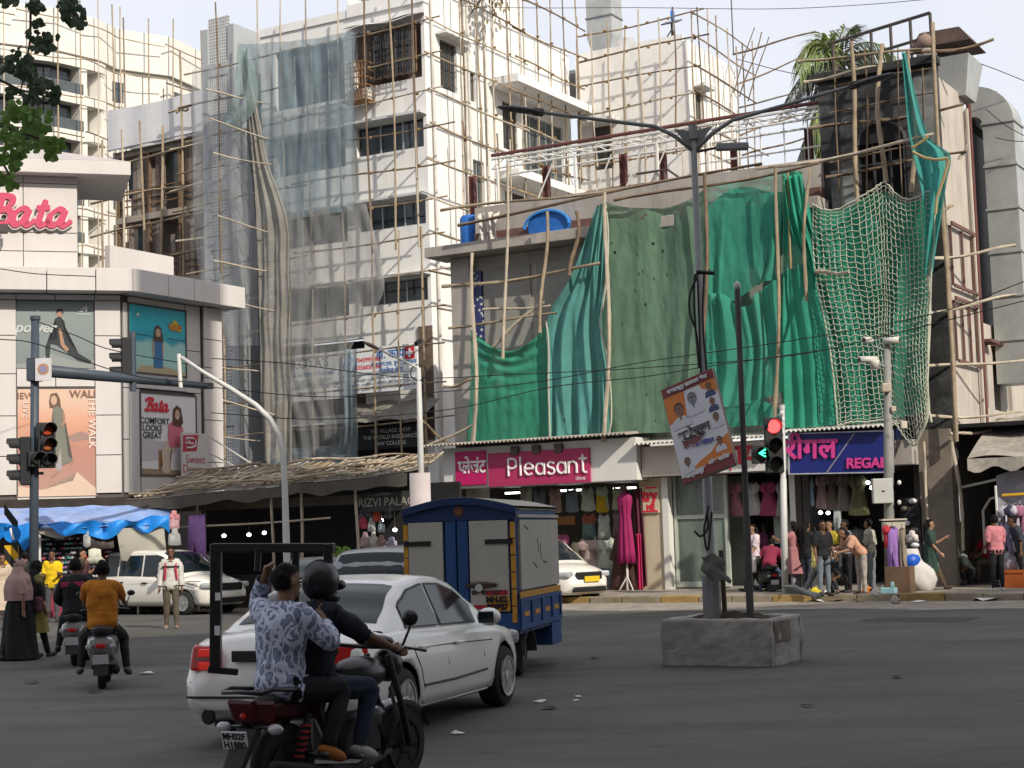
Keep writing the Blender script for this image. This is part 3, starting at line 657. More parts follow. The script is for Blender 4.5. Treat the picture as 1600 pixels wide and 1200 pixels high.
g2=grad_mat('beach print',[(0,(.42,.36,.2)),(.09,(.36,.5,.4)),(.3,(.33,.58,.53)),(.52,(.3,.55,.52)),(.6,(.02,.32,.4)),(.8,(.02,.42,.52)),(1,(.01,.35,.45))],FD,6.9,9.0)
poster('poster','turquoise beach poster of a girl in blue dungarees',FD,.24,2.68,6.9,8.87,-.075,g2,
[('sea_line',C('sea',.03,.16,.22),[(0,.55),(.38,.545),(.38,.565),(0,.575)]),('sea_line',C('sea',.03,.16,.22),[(.68,.54),(1,.53),(1,.55),(.68,.56)]),
('deck',C('deck',.42,.36,.22),[(.12,0),(1,0),(1,.04),(.6,.12),(.2,.1)]),
('hair',C('hair brown',.08,.06,.06),[(.44,.7),(.5,.74),(.56,.7),(.6,.5),(.57,.44),(.43,.45),(.41,.52)]),
('dress',C('denim',.05,.16,.33),[(.43,.48),(.57,.48),(.58,.3),(.58,.08),(.42,.08),(.42,.3)]),('face',C('face',.5,.33,.24),ov(.5,.62,.045,.065)),
('arm',C('face',.5,.33,.24),[(.4,.48),(.43,.47),(.43,.25),(.41,.24)]),('arm',C('face',.5,.33,.24),[(.57,.47),(.6,.46),(.59,.26),(.57,.27)]),
('badge',C('badge yellow',.62,.5,.04),[(.7,.7),(.92,.67),(.9,.76),(.86,.77),(.84,.83),(.78,.84),(.76,.79),(.72,.78)]),
('bird',C('badge white',.6,.62,.62),[(.1,.84),(.18,.83),(.15,.89)])],[('SCHOOL',.81,.75,.16,C('badge red',.5,.12,.03),dict(bold=.004)),('READY',.81,.7,.15,C('badge red',.5,.12,.03),dict(bold=.004))],m_gap)
g3=grad_mat('desert print',[(0,(.42,.27,.22)),(.3,(.4,.22,.18)),(.55,(.42,.2,.15)),(.8,(.58,.3,.2)),(1,(.6,.42,.32))],FC,3.2,6.3)
GR=C('sage dress',.17,.17,.14)
poster('poster','peach poster of a walking woman in a long sage dress',FC,-2.9,-.74,3.3,6.38,-.01,g3,
[('rock',C('rock',.3,.2,.17),[(.62,.55),(.8,.6),(1,.55),(1,.5),(.9,.52),(.7,.5)]),('path',C('path',.6,.45,.36),[(0,.0),(1,0),(1,.06),(.75,.22),(.7,.14),(.3,.06),(0,.1)]),
('trousers',C('grey jean',.33,.31,.32),[(.44,.5),(.54,.5),(.56,.26),(.53,.22),(.49,.24)]),('dress',GR,[(.45,.82),(.52,.85),(.58,.8),(.6,.62),(.64,.38),(.7,.32),(.56,.28),(.54,.45),(.5,.3),(.4,.26),(.46,.45),(.43,.7)]),
('foot',SK,[(.42,.17),(.5,.2),(.54,.24),(.5,.24),(.42,.19)]),('foot',SK,[(.68,.28),(.72,.33),(.7,.35),(.67,.3)]),('hair',C('hair brown2',.14,.08,.06),[(.4,.88),(.42,.95),(.5,.96),(.54,.9),(.55,.82),(.5,.84),(.44,.82),(.41,.82)]),('face',C('face',.5,.33,.24),ov(.46,.89,.04,.045)),
('arm',SK,[(.57,.78),(.6,.76),(.61,.68),(.56,.64),(.55,.66),(.58,.69)])],
[('WALK',.86,.945,.3,C('print brown',.22,.12,.09),dict(bold=.006)),('THE WALK',.95,.68,.3,C('print pale',.7,.55,.48),dict(rot=(R(90),R(90),0),bold=.006)),('NEW',.07,.93,.26,C('print brown',.22,.12,.09),{}),('LIVE',.1,.8,.26,C('print pale',.7,.55,.48),dict(rot=(R(90),R(90),0)))],m_gap)
o=poster('poster','white poster of a seated woman in a pink cardigan',FD,.7,3.1,3.9,6.28,-.075,C('poster white',.68,.66,.68),
[('shade',C('poster lilac',.5,.46,.5),[(0,.45),(.5,.4),(.5,.2),(0,.15)]),('floor',C('poster floor',.3,.22,.14),[(0,0),(1,0),(1,.05),(0,.07)]),
('chair',C('chair tan',.3,.16,.08),[(.3,.3),(.5,.32),(.5,.04),(.46,.04),(.44,.26),(.34,.26),(.33,.04),(.3,.04)]),
('trousers',C('cream trousers',.55,.45,.36),[(.42,.42),(.58,.44),(.62,.3),(.5,.26),(.5,.02),(.38,.02),(.36,.3)]),('cardigan',C('cardigan',.55,.15,.19),[(.48,.62),(.56,.68),(.7,.67),(.76,.58),(.74,.36),(.5,.34),(.47,.48)]),
('hair',C('hair auburn',.1,.04,.03),[(.57,.82),(.64,.88),(.72,.84),(.76,.66),(.7,.6),(.56,.62)]),('face',C('face',.5,.33,.24),ov(.65,.76,.045,.065)),('smile',C('badge white',.6,.62,.62),ov(.65,.73,.02,.008))],
[('COMFORT',.24,.66,.26,DK,dict(bold=.004)),('LOOKS',.19,.57,.26,DK,dict(bold=.004)),('GREAT',.19,.48,.26,DK,dict(bold=.004))],m_gap)
script(o,'Bata',.85,5.78,.36,-.1,m_red,.1,.004)
o=poster('shop_board','small grey board with crimson emblem in front of the seated woman poster',FD,2.1,3.28,3.55,5.15,-.4,C('board grey',.5,.48,.47),
[('emblem',C('emblem crimson',.4,.04,.06),[(.02,.64),(.55,.66),(.64,.97),(.04,.95)])],
[('Sweet',.5,.5,.36,C('emblem crimson',.4,.04,.06),{}),('Dreams',.5,.32,.36,C('emblem crimson',.4,.04,.06),{})],cat='sign',t=.06)
mb=MB()
for st in ([(.42,.9),(.15,.9),(.14,.81),(.34,.8),(.42,.8)],[(.16,.72),(.34,.72),(.5,.76),(.52,.86),(.42,.9)],[(.26,.87),(.26,.8),(.42,.8)]):
 mb.tube([(2.1+u*1.18,-.413,3.55+v*1.6) for u,v in st],.028,4)
mb.build('emblem_mark',C('badge white',.6,.62,.62),o)
for a,b in (((3.3,-.36,3.2),(3.3,-.36,5.2)),((2.1,-.3,3.2),(2.1,-.3,3.6)),((3.3,-.36,5.1),(4.2,-1.9,3.9)),((3.3,-.36,4.6),(4.0,-1.8,3.7))):
 MB().tube([a,b],.025,5).build('support_pole',mat('pale pole',(.5,.48,.45),.6),o)
# ------------------------------------------------------------------ street block behind the camera that shades the junction, and an added shading tower
m_blk=mat('stone block',(.3,.28,.26),.9,.15,.5,stain=.3)
blk=thing('street_block','plain stone street block across the junction behind the viewpoint','building',(17.3,-2.5,0),math.atan2(.34,.94))
mb=holes_wall(MB(),-75,34,0,29.8,-.4,0,[(x,x+1.4,z,z+1.8) for x in range(-73,32,4) for z in range(4,28,4)])
mb.box(-75,34,-14,-.41,0,29.6);mb.build('wall',m_blk,blk)
twr=thing('shade_tower','slim stone tower added out of view to shade the store corner','building',(15.3,13.3,0),R(35) )  # unseen tower, added only to put the store's chamfer in shade
mb=holes_wall(MB(),-1.75,1.75,0,39,-1.2,-1.0,[(-.5,.5,z,z+1.5) for z in range(4,38,4)]);mb.box(-1.75,1.75,-.999,1.5,0,39);mb.build('wall',m_blk,twr)
# ------------------------------------------------------------------ concrete building behind the green nets
m_conc=mat('bare concrete',(.36,.33,.3),.9,.14,1.2,.3,30,stain=.55,stcol=(.14,.12,.1),streak=True)
m_concg=mat('grey render',(.27,.26,.24),.9,.12,1.5,.2,30,stain=.45,stcol=(.12,.11,.1))
m_mar=mat('maroon band',(.14,.075,.065),.85,.2,3,stain=.4)
row=thing('concrete_building','concrete shop building with deep cornice under the green nets','building',FA.o,FA.r)
MB().box(-5.95,-5.3,-.25,.6,0,10.28).box(-5.3,6,0.05,.4,4.3,10.28).box(-5.3,6,2.9,3.1,0,4.3).box(-5.95,-5.7,.6,6,0,10.2).build('wall',m_conc,row)
for a0,a1,z0,z1 in ((-4.95,-3.3,5.2,9.9),(-3.1,-1.4,5.2,9.9),(-1.2,.8,5.0,9.9),(1.1,3.2,5,9.9),(3.5,5.8,5,9.9)):
 MB().box(a0,a1,-.0,.045,z0,z1).build('render_panel',m_concg,row,bev=.01)
MB().box(-6.5,6.1,-.85,.4,10.3,10.62).build('cornice',m_conc,row,bev=.02)
MB().box(-5.0,6.0,-.35,.1,10.63,10.95).build('band',m_mar,row);MB().box(-5.0,6.0,-.28,.1,10.955,11.75).build('parapet',m_conc,row)
MB().box(-5.9,6,.4,9,10.3,10.5).build('roof',m_concg,row)
m_bt=bpy.data.materials.new('blue tile strip');m_bt.use_nodes=True;_t=m_bt.node_tree;_g=_t.nodes.new('ShaderNodeNewGeometry');_v=_t.nodes.new('ShaderNodeTexVoronoi');_v.inputs['Scale'].default_value=7
_r=_t.nodes.new('ShaderNodeValToRGB');_r.color_ramp.elements[0].color=(.5,.5,.5,1);_r.color_ramp.elements[1].color=(.02,.03,.12,1);_r.color_ramp.elements[0].position=.25;_r.color_ramp.elements[1].position=.33
_t.links.new(_g.outputs['Position'],_v.inputs['Vector']);_t.links.new(_v.outputs['Distance'],_r.inputs[0]);_t.links.new(_r.outputs[0],_t.nodes['Principled BSDF'].inputs['Base Color'])
MB().box(-5.28,-4.98,-.06,.04,4.6,9.85).build('tile_strip',m_bt,row)
# ------------------------------------------------------------------ things on its roof
m_shed=mat('pale blue sheet',(.5,.58,.6),.5,.1,2);m_tarpb=mat('blue tarpaulin',(.02,.13,.45),.5,.2,3,.2,12)
o=thing('roof_shed','low roof shed under pale blue sheeting on the concrete building','shed',FA.w(-3.0,.6,10.65),FA.r)
MB().box(-1.6,1.3,.3,2.4,0,1.25).build('wall',m_conc,o);mb=MB();mb.grid(lambda u,v:(-1.5+3.0*u,-.12+2.6*v+.02*math.sin(u*30),1.1+.55*v+.04*math.sin(u*11)),18,3);mb.build('sheet_roof',m_shed,o)
mb=MB();mb.grid(lambda u,v:(-1.5+3.0*u,-.13-.03*math.sin(u*23),1.1-.55*v),18,2);mb.build('sheet_flap',m_shed,o)
p=FA.pf(857,362,-.5);o=thing('tarpaulin_bundle','bright blue arched tarpaulin bundle on the concrete parapet','tarpaulin',FA.w(p.x,-.5,p.z),FA.r)
mb=MB();P=[]
for i in range(13):an=math.pi*i/12;P.append((-.68*math.cos(an),.16+.45*math.sin(an)**.8))
P=[(-.6,-.1)]+P+[(.6,-.1)];mb.prism(P,-.08,.45);mb.build('bundle',m_tarpb,o,bev=.03)
mb=MB();mb.tube([(-.75*math.cos(math.pi*i/12),-.12,.14+.47*math.sin(math.pi*i/12)) for i in range(13)],.05,6);mb.build('rim',mat('blue tarp rim',(.03,.2,.55),.5),o)
p=FA.pf(728,375,-.1);o=tag(MB().lathe([(.3,0),(.33,.1),(.33,.9),(.28,1.0)],14).build('blue_drum',m_tarpb,None,FA.w(p.x,.2,10.63),0,smooth=True),'blue plastic drum at the left end of the concrete roof','drum')
o=thing('rag_bundle','crumpled white rags hung over the concrete cornice','cloth',FA.w(-4.5,-.6,10.6),FA.r)
for dx in (0,.3):mb=MB();mb.grid(lambda u,v:(dx-.15+.35*u+.1*v,-.15+.1*math.sin(u*9+v*5),.02+.8*v+.06*math.sin(u*7)),6,8);mb.build('rag',mat('rag white',(.6,.57,.53),.9,.2,9),o)
m_ibeam=mat('maroon steel',(.12,.045,.04),.7,.2,4)
POSTS=[(740,275,395),(855,258,372),(975,240,330),(1037,238,330),(1148,222,290),(1265,200,300)]
for i,(px,y0,y1) in enumerate(POSTS):
 b=.9;p=FA.pf(px,y0,b);q=FA.pf(px,y1,b);z0=10.5
 mb=MB().box(-.09,.09,-.012,.012,0,p.z-z0).box(-.1,-.076,-.08,.08,0,p.z-z0).box(.076,.1,-.08,.08,0,p.z-z0)
 w=['left of the roof shed','behind the blue tarpaulin bundle','above the dusty green net','close to the street lamp column','above the bright green net','beside the palm trunk'][i]
 tag(mb.build('steel_column',m_ibeam,None,FA.w((p.x+q.x)/2,b,z0),FA.r),f'maroon steel column stub {w}','column','steel column stubs on the roof')
m_wst=mat('white steel',(.62,.61,.58),.5,.1,3)
tr=thing('roof_truss','long white lattice steel girder above the green nets','truss',FA.w(-4.75,.4,13.05),FA.r)
LN=11.0
for y,z,m,r in ((0,.42,m_ibeam,.055),(0,.3,m_wst,.04),(0,0,m_wst,.035),(1.0,.42,m_wst,.04),(1.0,0,m_wst,.035)):MB().tube([(0,y,z),(LN,y,z)],r,6).build('chord',m,tr)
for i in range(22):
 x=i*.5;MB().tube([(x,0,.3),(x+.5,1.0,.3)] if i%2 else [(x,1.0,.3),(x+.5,0,.3)],.018,4).build('brace',m_wst,tr)
 if i%2==0:MB().tube([(x,0,0),(x+.5,0,.3)],.02,4).build('brace',m_wst,tr);MB().tube([(x+.5,0,.3),(x+1.0,0,0)],.02,4).build('brace',m_wst,tr)
for a in (.2,2.9,5.6,7.2,10.9):MB().tube([(a,0,-2.5),(a,0,0)],.05,6).build('leg',m_wst,tr)
for a in (7.3,8.1,8.8,9.5,10.2):MB().tube([(a,.02,-1.6),(a,.02,0)],.022,5).build('strut',m_wst,tr)
for z in (-.8,-1.55):MB().tube([(6.9,.03,z),(11.0,.03,z)],.03,5).build('rail',m_wst,tr)
for a in (3.2,4.2,5.0,1.2):MB().tube([(a,.05,-1.8),(a+.9,.05,-.1)],.025,5).build('brace',m_wst,tr)
o=thing('railing','dark bent steel stair railing on the roof between the steel columns','railing',FA.w(.6,.3,10.6),FA.r)
for P in ([(-.4,0,1.6),(.6,0,1.6),(2.1,0,.4)],[(.5,0,0),(.5,0,1.6)],[(1.0,0,0),(1.0,0,1.25)],[(2.0,0,0),(2.6,0,1.3)]):MB().tube(P,.035,5).build('rail',m_iron,o)
tag(MB().box(-.5,.5,0,.8,0,1.3).build('roof_cabin',m_concg,None,FA.w(-.2,1.6,10.5),FA.r),'small grey cabin on the roof behind the steel columns','cabin')
# ------------------------------------------------------------------ burnt tower
m_soot=mat('sooty wall',(.03,.03,.032),.8,.35,2.0,.4,20,stain=.75,stcol=(.14,.14,.14))
m_sootg=mat('peeling grey wall',(.2,.2,.2),.9,.3,3,.3,20,stain=.9,stcol=(.03,.03,.03))
m_crm=mat('dirty cream wall',(.45,.405,.355),.9,.12,1.2,.2,25,stain=.5,stcol=(.2,.17,.15),streak=True)
tw=thing('burnt_tower','soot blackened tower block with a cream side wall and bent grey ducts','building',FA.o,FA.r)
TA0,TA1=5.95,9.2
mb=holes_wall(MB(),TA0,TA1,3.2,13.9,0,.3,[(7.0,8.3,6.0,12.0),(6.1,6.7,8.0,9.4)]);mb.build('front_wall',m_soot,tw)
P=[(7.0,12.0)]+[(7.65-.65*math.cos(math.pi*i/10),12.0+.55*math.sin(math.pi*i/10)) for i in range(11)]+[(8.3,12.0)]
MB().prism(P,-.03,.02).build('arch_head',mat('soot arch',(.02,.02,.022),.9,.2),tw);mb=MB();mb.tube([(x,-.04,z) for x,z in P[1:-1]],.05,5);mb.build('arch_moulding',m_soot,tw)
for q in ((6.2,6.98,9.6,11.4),(8.6,9.18,11.6,13.6)):MB().box(q[0],q[1],-.03,-.003,q[2],q[3]).build('peeled_plaster',m_sootg,tw)
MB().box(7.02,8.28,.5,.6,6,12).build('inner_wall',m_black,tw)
for a in (7.0,7.4,7.85,8.25):MB().box(a-.03,a+.03,.02,.09,6,12).build('mullion',mat('burnt mullion',(.05,.048,.05),.8),tw)
for z in (7.6,8.9,10.3,11.4):MB().box(7,8.3,.0,.06,z,z+.07).build('transom',mat('burnt mullion',(.05,.048,.05),.8),tw)
MB().box(TA0-.1,TA1+.06,-.15,.3,13.9,14.12).build('coping',m_soot,tw)
mb=holes_wall(MB(),.3,2.75,3.2,13.6,-TA1,-TA1+.3,[]);side(mb);mb.build('side_wall',m_crm,tw)
mb=holes_wall(MB(),2.75,9,3.2,7.3,-TA1,-TA1+.3,[(3.0,3.7,4.9,6.2),(4.3,5.0,4.9,6.2),(5.7,6.4,4.9,6.2)]);side(mb);mb.build('lower_wing',m_crm,tw)
MB().box(TA0,TA1-.3,.3,9,13.3,13.5).box(TA0,TA0+.2,.3,9,3,13.3).build('roof',m_soot,tw)
MB().box(TA1-1.0,TA1-.3,2.75,9,7.3,13).build('rear_wall',mat('rear dark wall',(.1,.1,.1),.9,.2),tw)
for y0 in (3.0,4.3,5.7):
 window(tw,y0,y0+.7,4.9,6.2,.12,1,mat('pale window frame',(.45,.43,.4),.7),m_paneb,True,xside=TA1,fr=.12)
 MB().box(TA1,TA1+.35,y0-.1,y0+.85,6.7,6.78).build('ledge',m_mar,tw)
for z,n in ((8.9,3),(6.9,4)):
 for y in [.35+k*(2.2/(n-1)) for k in range(n)]:MB().box(TA1+.03,TA1+.09,y,y+.06,z-.9,z+.7).build('frame_bar',m_mar,tw)
 MB().box(TA1+.095,TA1+.15,.3,2.7,z+.7,z+.8).build('frame_bar',m_mar,tw);MB().box(TA1+.095,TA1+.15,.3,2.7,z-.95,z-.87).build('frame_bar',m_mar,tw)
mb=MB()
MB().tube([(TA1+.1,2.85,3.4),(TA1+.1,2.85,13.4)],.07,6).build('drain_pipe',m_ibeam,tw)
MB().tube([(TA1+.1,2.62,3.4),(TA1+.1,2.62,13.2)],.05,6).build('drain_pipe',m_crm,tw)
# bent duct
def duct_piece(z0,z1,w=.44):MB().box(TA1+.1,TA1+.1+2*w,4.3,5.4,z0+.02,z1).build('duct_section',m_zinc,tw);MB().box(TA1+.06,TA1+.14+2*w,4.26,5.44,z1-.03,z1+.03).build('duct_flange',m_zinc,tw)
for i in range(6):duct_piece(5.6+i*1.25,6.85+i*1.25)
mb=MB();V=[]
for i in range(9):
 an=math.pi/2*i/8*1.15;cx,cz=TA1-.15,13.1
 for rr in (.25,1.13):
  for y in (4.3,5.4):V.append((cx+rr*math.cos(an),y,cz+rr*math.sin(an)))
Fc=[]
for i in range(8):a=i*4;Fc+=[(a,a+4,a+5,a+1),(a+2,a+3,a+7,a+6),(a,a+2,a+6,a+4),(a+1,a+5,a+7,a+3)]
Fc+=[(0,1,3,2),(32,34,35,33)];mb.add(V,Fc);mb.build('duct_bend',m_zinc,tw)
MB().hexa([(TA1-.9,2.2,13.5),(TA1+.2,2.2,13.5),(TA1+.2,3.3,13.5),(TA1-.9,3.3,13.5),(TA1-1.1,2.0,14.6),(TA1+.4,2.0,14.6),(TA1+.4,3.5,14.6),(TA1-1.1,3.5,14.6)]).build('duct_hopper',m_zinc,tw)
MB().box(TA1-.45,TA1-.3,2.5,2.6,14.6,14.95).box(TA1+.1,TA1+.25,2.5,2.6,14.6,14.95).build('cowl_leg',m_iron,tw)
mb=MB().hexa([(TA1-1.2,1.9,14.95),(TA1+.5,1.9,14.95),(TA1+.5,3.6,14.95),(TA1-1.2,3.6,14.95),(TA1-.9,1.9,15.35),(TA1+.2,1.9,15.35),(TA1+.2,3.6,15.35),(TA1-.9,3.6,15.35)]);mb.build('duct_cowl',mat('rusty cowl',(.1,.07,.06),.8,.3),tw)
p=FA.pf(1447,72,.6);o=thing('clay_pot','round clay water pot on a stand at the tower roof edge','pot',FA.w(p.x,.6,14.12),FA.r)
MB().lathe([(.1,.35),(.22,.43),(.26,.58),(.2,.72),(.1,.77),(.12,.82)],14).build('pot',mat('clay',(.25,.18,.15),.9,.2),o,smooth=True);MB().lathe([(.25,0),(.28,.2),(.2,.36)],12).build('stand',m_concg,o)
rl=thing('roof_frame','black rectangular steel hoarding frame on the tower roof','frame',FA.o,FA.r)
TZ=14.1
def bar(o,a,b,r,m,name='bar',n=5):MB().tube([a,b],r,n).build(name,m,o)
c=[FA.pf(x,y,.5) for x,y in ((1300,48),(1453,20),(1330,73),(1455,56))]
bar(rl,(c[0].x-.1,.5,c[1].z-.35),(c[1].x,.5,c[1].z),.05,m_iron);bar(rl,(c[0].x+.3,.5,c[3].z-.3),(c[1].x,.5,c[3].z),.045,m_iron)
for f in (0,.2,.4,.6,.8,1):bar(rl,(c[0].x+(c[1].x-c[0].x)*f,.5,TZ-.2),(c[0].x+(c[1].x-c[0].x)*f,.5,c[1].z-.35+.35*f),.045,m_iron)
# ------------------------------------------------------------------ shopfronts
m_fas=mat('fascia white',(.66,.65,.62),.5,.06,1,stain=.2,stcol=(.4,.38,.34));m_pink=mat('sign magenta',(.5,.015,.13),.45,.05);m_pinkd=mat('sign rose',(.42,.035,.115),.45,.05)
m_cor=mat('corrugated sheet',(.3,.27,.24),.7,.25,3,stain=.5)
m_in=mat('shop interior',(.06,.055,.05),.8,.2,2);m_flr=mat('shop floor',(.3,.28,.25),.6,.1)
m_ltx=mat('white letter',(.82,.8,.8),.4,0)
def shop(name,label,a0,a1,fz0,fz1,fb,mf=None,depth=2.7,pier=.18):
 o=thing(name,label,'shop',FA.o,FA.r)
 MB().box(a0,a1,fb,-.3,fz0,fz1).build('fascia',mf or m_fas,o,bev=.015)
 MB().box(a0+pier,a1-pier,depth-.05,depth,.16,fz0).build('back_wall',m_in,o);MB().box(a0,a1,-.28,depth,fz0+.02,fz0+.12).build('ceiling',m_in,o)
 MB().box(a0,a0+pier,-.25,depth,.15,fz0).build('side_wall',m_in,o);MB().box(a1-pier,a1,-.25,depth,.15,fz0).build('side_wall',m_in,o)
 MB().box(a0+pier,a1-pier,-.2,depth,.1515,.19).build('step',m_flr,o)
 return o
def corrugated(o,a0,a1,b0,b1,z0,z1,m=m_cor,pitch=.13):
 n=int((a1-a0)/pitch*4);mb=MB()
 mb.grid(lambda u,v:(a0+(a1-a0)*u,b0+(b1-b0)*v,z0+(z1-z0)*v+.035*math.sin(u*n/4*6.283)),n,1);mb.build('corrugated_roof',m,o)
sh1=shop('clothes_shop','clothes shop with white fascia and rose sign at the left of the row',-5.8,.6,3.22,4.42,-1.2)
corrugated(sh1,-6.2,.55,-1.75,.1,4.5,4.66)
mb=MB().box(-5.35,-4.3,-1.26,-1.202,3.3,4.3);o=tag(mb.build('shop_sign',m_pink,None,FA.o,FA.r,bev=.008),'square magenta sign with white Devanagari lettering','sign')
txt('lettering','लेजंट',.54,m_ltx,o,(-4.7,-1.27,3.82),ext=.006,sx=.78,bold=.012);txt('lettering','प',.54,m_ltx,o,(-5.1,-1.27,3.82),ext=.006,sx=.9,bold=.012,clip=.7)
mb=MB().box(-4.2,-.85,-1.28,-1.202,3.22,4.2);o=tag(mb.build('shop_sign',m_pinkd,None,FA.o,FA.r,bev=.008),'wide rose sign with rounded white Latin lettering','sign')
mb=MB();LX=-3.5
def rstroke(mb,P,r=.034):mb.tube([(x,-1.30,z) for x,z in P],r,6)
def arc(cx,cz,rx,rz,a0,a1,n=10):return [(cx+rx*math.cos(R(a0+(a1-a0)*i/n)),cz+rz*math.sin(R(a0+(a1-a0)*i/n))) for i in range(n+1)]
zb=3.5
LET={'P':[[(0,0),(0,.5)],[(0,.5),(.12,.5)]+arc(.14,.36,.13,.14,90,-90)+[(0,.22)]],'l':[[(.05,0),(.05,.55)]],
 'e':[[(.0,.19),(.29,.19)]+arc(.15,.18,.145,.17,4,310)],'a':[[(.28,.34),(.28,0)],arc(.15,.17,.14,.16,0,360,14)],
 's':[arc(.13,.27,.11,.08,20,270,8)+arc(.13,.09,.11,.09,90,-160,8)],'n':[[(0,0),(0,.34)],arc(.13,.21,.13,.12,180,0)+[(.26,0)]],'t':[[(.1,.52),(.1,.06),(.16,0),(.22,.01)],[(-.02,.4),(.24,.4)]]}
for ch,w in zip('Pleasant',(.335,.16,.35,.36,.3,.36,.34,.3)):
 mb=MB()
 for st in LET[ch]:rstroke(mb,[(LX+x,zb+z) for x,z in st])
 mb.build('lettering',m_ltx,o);LX+=w+.02
txt('lettering','पोषाख',.13,m_ltx,o,(-1.15,-1.285,3.33),ext=.002)
for i,px in enumerate((805,838,873)):
 p=FA.pf(px,700,-1.25);MB().box(p.x-.12,p.x+.12,-1.32,-1.2,4.1,4.36).build('light_box',mat('brown lamp box',(.1,.085,.075),.6),sh1)
# second shop: pale fascia with red lettering, pillar sign
sh2=shop('clothes_shop','clothes shop with pale fascia and red lettering in mid row',.62,5.02,3.3,4.15,-.95,mat('fascia beige',(.5,.46,.4),.6,.06,1,stain=.3,stcol=(.3,.27,.22)))
corrugated(sh2,.6,5.05,-1.5,.1,4.2,4.4,mat('pale corrugated',(.45,.44,.42),.6,.2,3,stain=.4))
o=tag(MB().box(2.55,4.95,-1.0,-.952,3.32,4.12).build('shop_sign',m_fas,None,FA.o,FA.r),'white sign with red lettering half hidden by the tilted banner','sign')
txt('lettering','टाय',.72,m_red,o,(3.62,-1.005,3.76),ext=.004,bold=.03);MB().tube([(3.05,-1.006,3.38),(3.2,-1.006,3.5),(3.35,-1.006,3.38)],.03,4).build('lettering',m_red,o);txt('lettering','मी',.42,m_red,o,(4.55,-1.005,3.55),ext=.004,bold=.012)
m_pil=mat('beige pillar',(.5,.42,.31),.7,.1,1.2,stain=.4,stcol=(.3,.2,.1),streak=True)
MB().box(.3,.62,-.5,-.26,.15,3.2).build('pillar',m_pil,sh2);MB().box(.62,1.02,-.5,-.26,.15,3.28).build('pillar',m_pil,sh2);MB().box(1.02,1.2,-.56,-.26,.15,3.28).build('pillar_edge',m_fas,sh2)
o=tag(MB().box(.36,.92,-.56,-.502,2.3,3.05).build('pillar_sign',mat('beige sign',(.55,.47,.35),.6),None,FA.o,FA.r),'small beige pillar sign with boxy red lettering','sign')
txt('lettering','try',.46,m_red,o,(.64,-.565,2.78),ext=.004,bold=.03,sx=.85);txt('lettering','ME',.2,m_red,o,(.66,-.565,2.45),ext=.004,bold=.012)
for x0,x1,z0,z1 in ((.4,.88,2.32,2.37),(.5,.88,2.98,3.03)):MB().box(x0,x1,-.568,-.5605,z0,z1).build('red_bar',m_red,o)
m_gg=mat('shop glass',(.24,.3,.26),.1,.1,1,spec=.6,alpha=.35)
w=MB().box(1.22,1.3,-.24,-.12,.2,3.28).box(2.75,2.85,-.24,-.12,.2,3.28).box(1.3,2.75,-.24,-.12,2.1,2.2).box(1.3,2.75,-.24,-.12,.2,.35).build('display_frame',mat('pale green frame',(.4,.43,.38),.5),sh2)
MB().box(1.3,2.75,-.19,-.18,.35,2.1).build('pane',m_gg,w);MB().box(1.3,2.75,-.19,-.18,2.2,3.28).build('pane',m_gg,w)
MB().box(1.25,2.9,.9,.95,.2,3.25).build('display_back',mat('display green',(.25,.29,.24),.7,.1),sh2)
MB().box(2.35,2.75,-.11,-.02,.3,2.3).build('door_panel',mat('pale green panel',(.4,.45,.4),.5),sh2)
# third shop: navy sign
sh3=shop('clothes_shop','clothes shop under the tilted navy sign at the right of the row',5.05,8.3,3.3,3.95,-.85,m_conc)
corrugated(sh3,5.05,7.9,-1.5,.1,4.3,4.5,mat('pale corrugated',(.45,.44,.42),.6,.2,3,stain=.4));MB().box(5.05,7.85,-1.15,-.3,3.96,4.28).build('dark_soffit',mat('navy soffit',(.01,.015,.05),.6),sh3)
ns=thing('shop_sign','tilted navy sign with pink Devanagari and Latin lettering','sign',FA.w(6.5,-1.25,3.68),FA.r)
ns.rotation_euler=(R(-3),R(1.5),FA.r)
m_nav=mat('sign navy',(.012,.02,.16),.45,.05);m_pk=mat('letter pink',(.6,.05,.25),.45,0);m_pks=mat('letter pink side',(.3,.25,.4),.5,0);m_sil=mat('silver trim',(.5,.5,.55),.4,metal=.5)
MB().box(-1.38,1.38,0,.07,-.52,.52).build('panel',m_nav,ns,bev=.01)
for x0,x1,z0,z1 in ((-1.42,1.42,.52,.55),(-1.42,1.42,-.55,-.52),(-1.42,-1.38,-.52,.52),(1.38,1.42,-.52,.52)):MB().box(x0,x1,-.02,.07,z0,z1).build('trim',m_sil,ns)
MB().tube([(-.35,-.01,-.5),(.4,-.01,.5)],.018,4).build('divider',m_sil,ns)
txt('lettering','रीगल',.74,m_pk,ns,(-.78,-.03,.1),ext=.025,bold=.02);txt('lettering','REGAL',.36,m_pk,ns,(.72,-.03,-.3),ext=.02,bold=.012)
MB().box(8.3,9.15,-.35,.2,.15,4.2).build('pier',mat('brown pier',(.2,.17,.14),.85,.2,3,stain=.5),sh3)
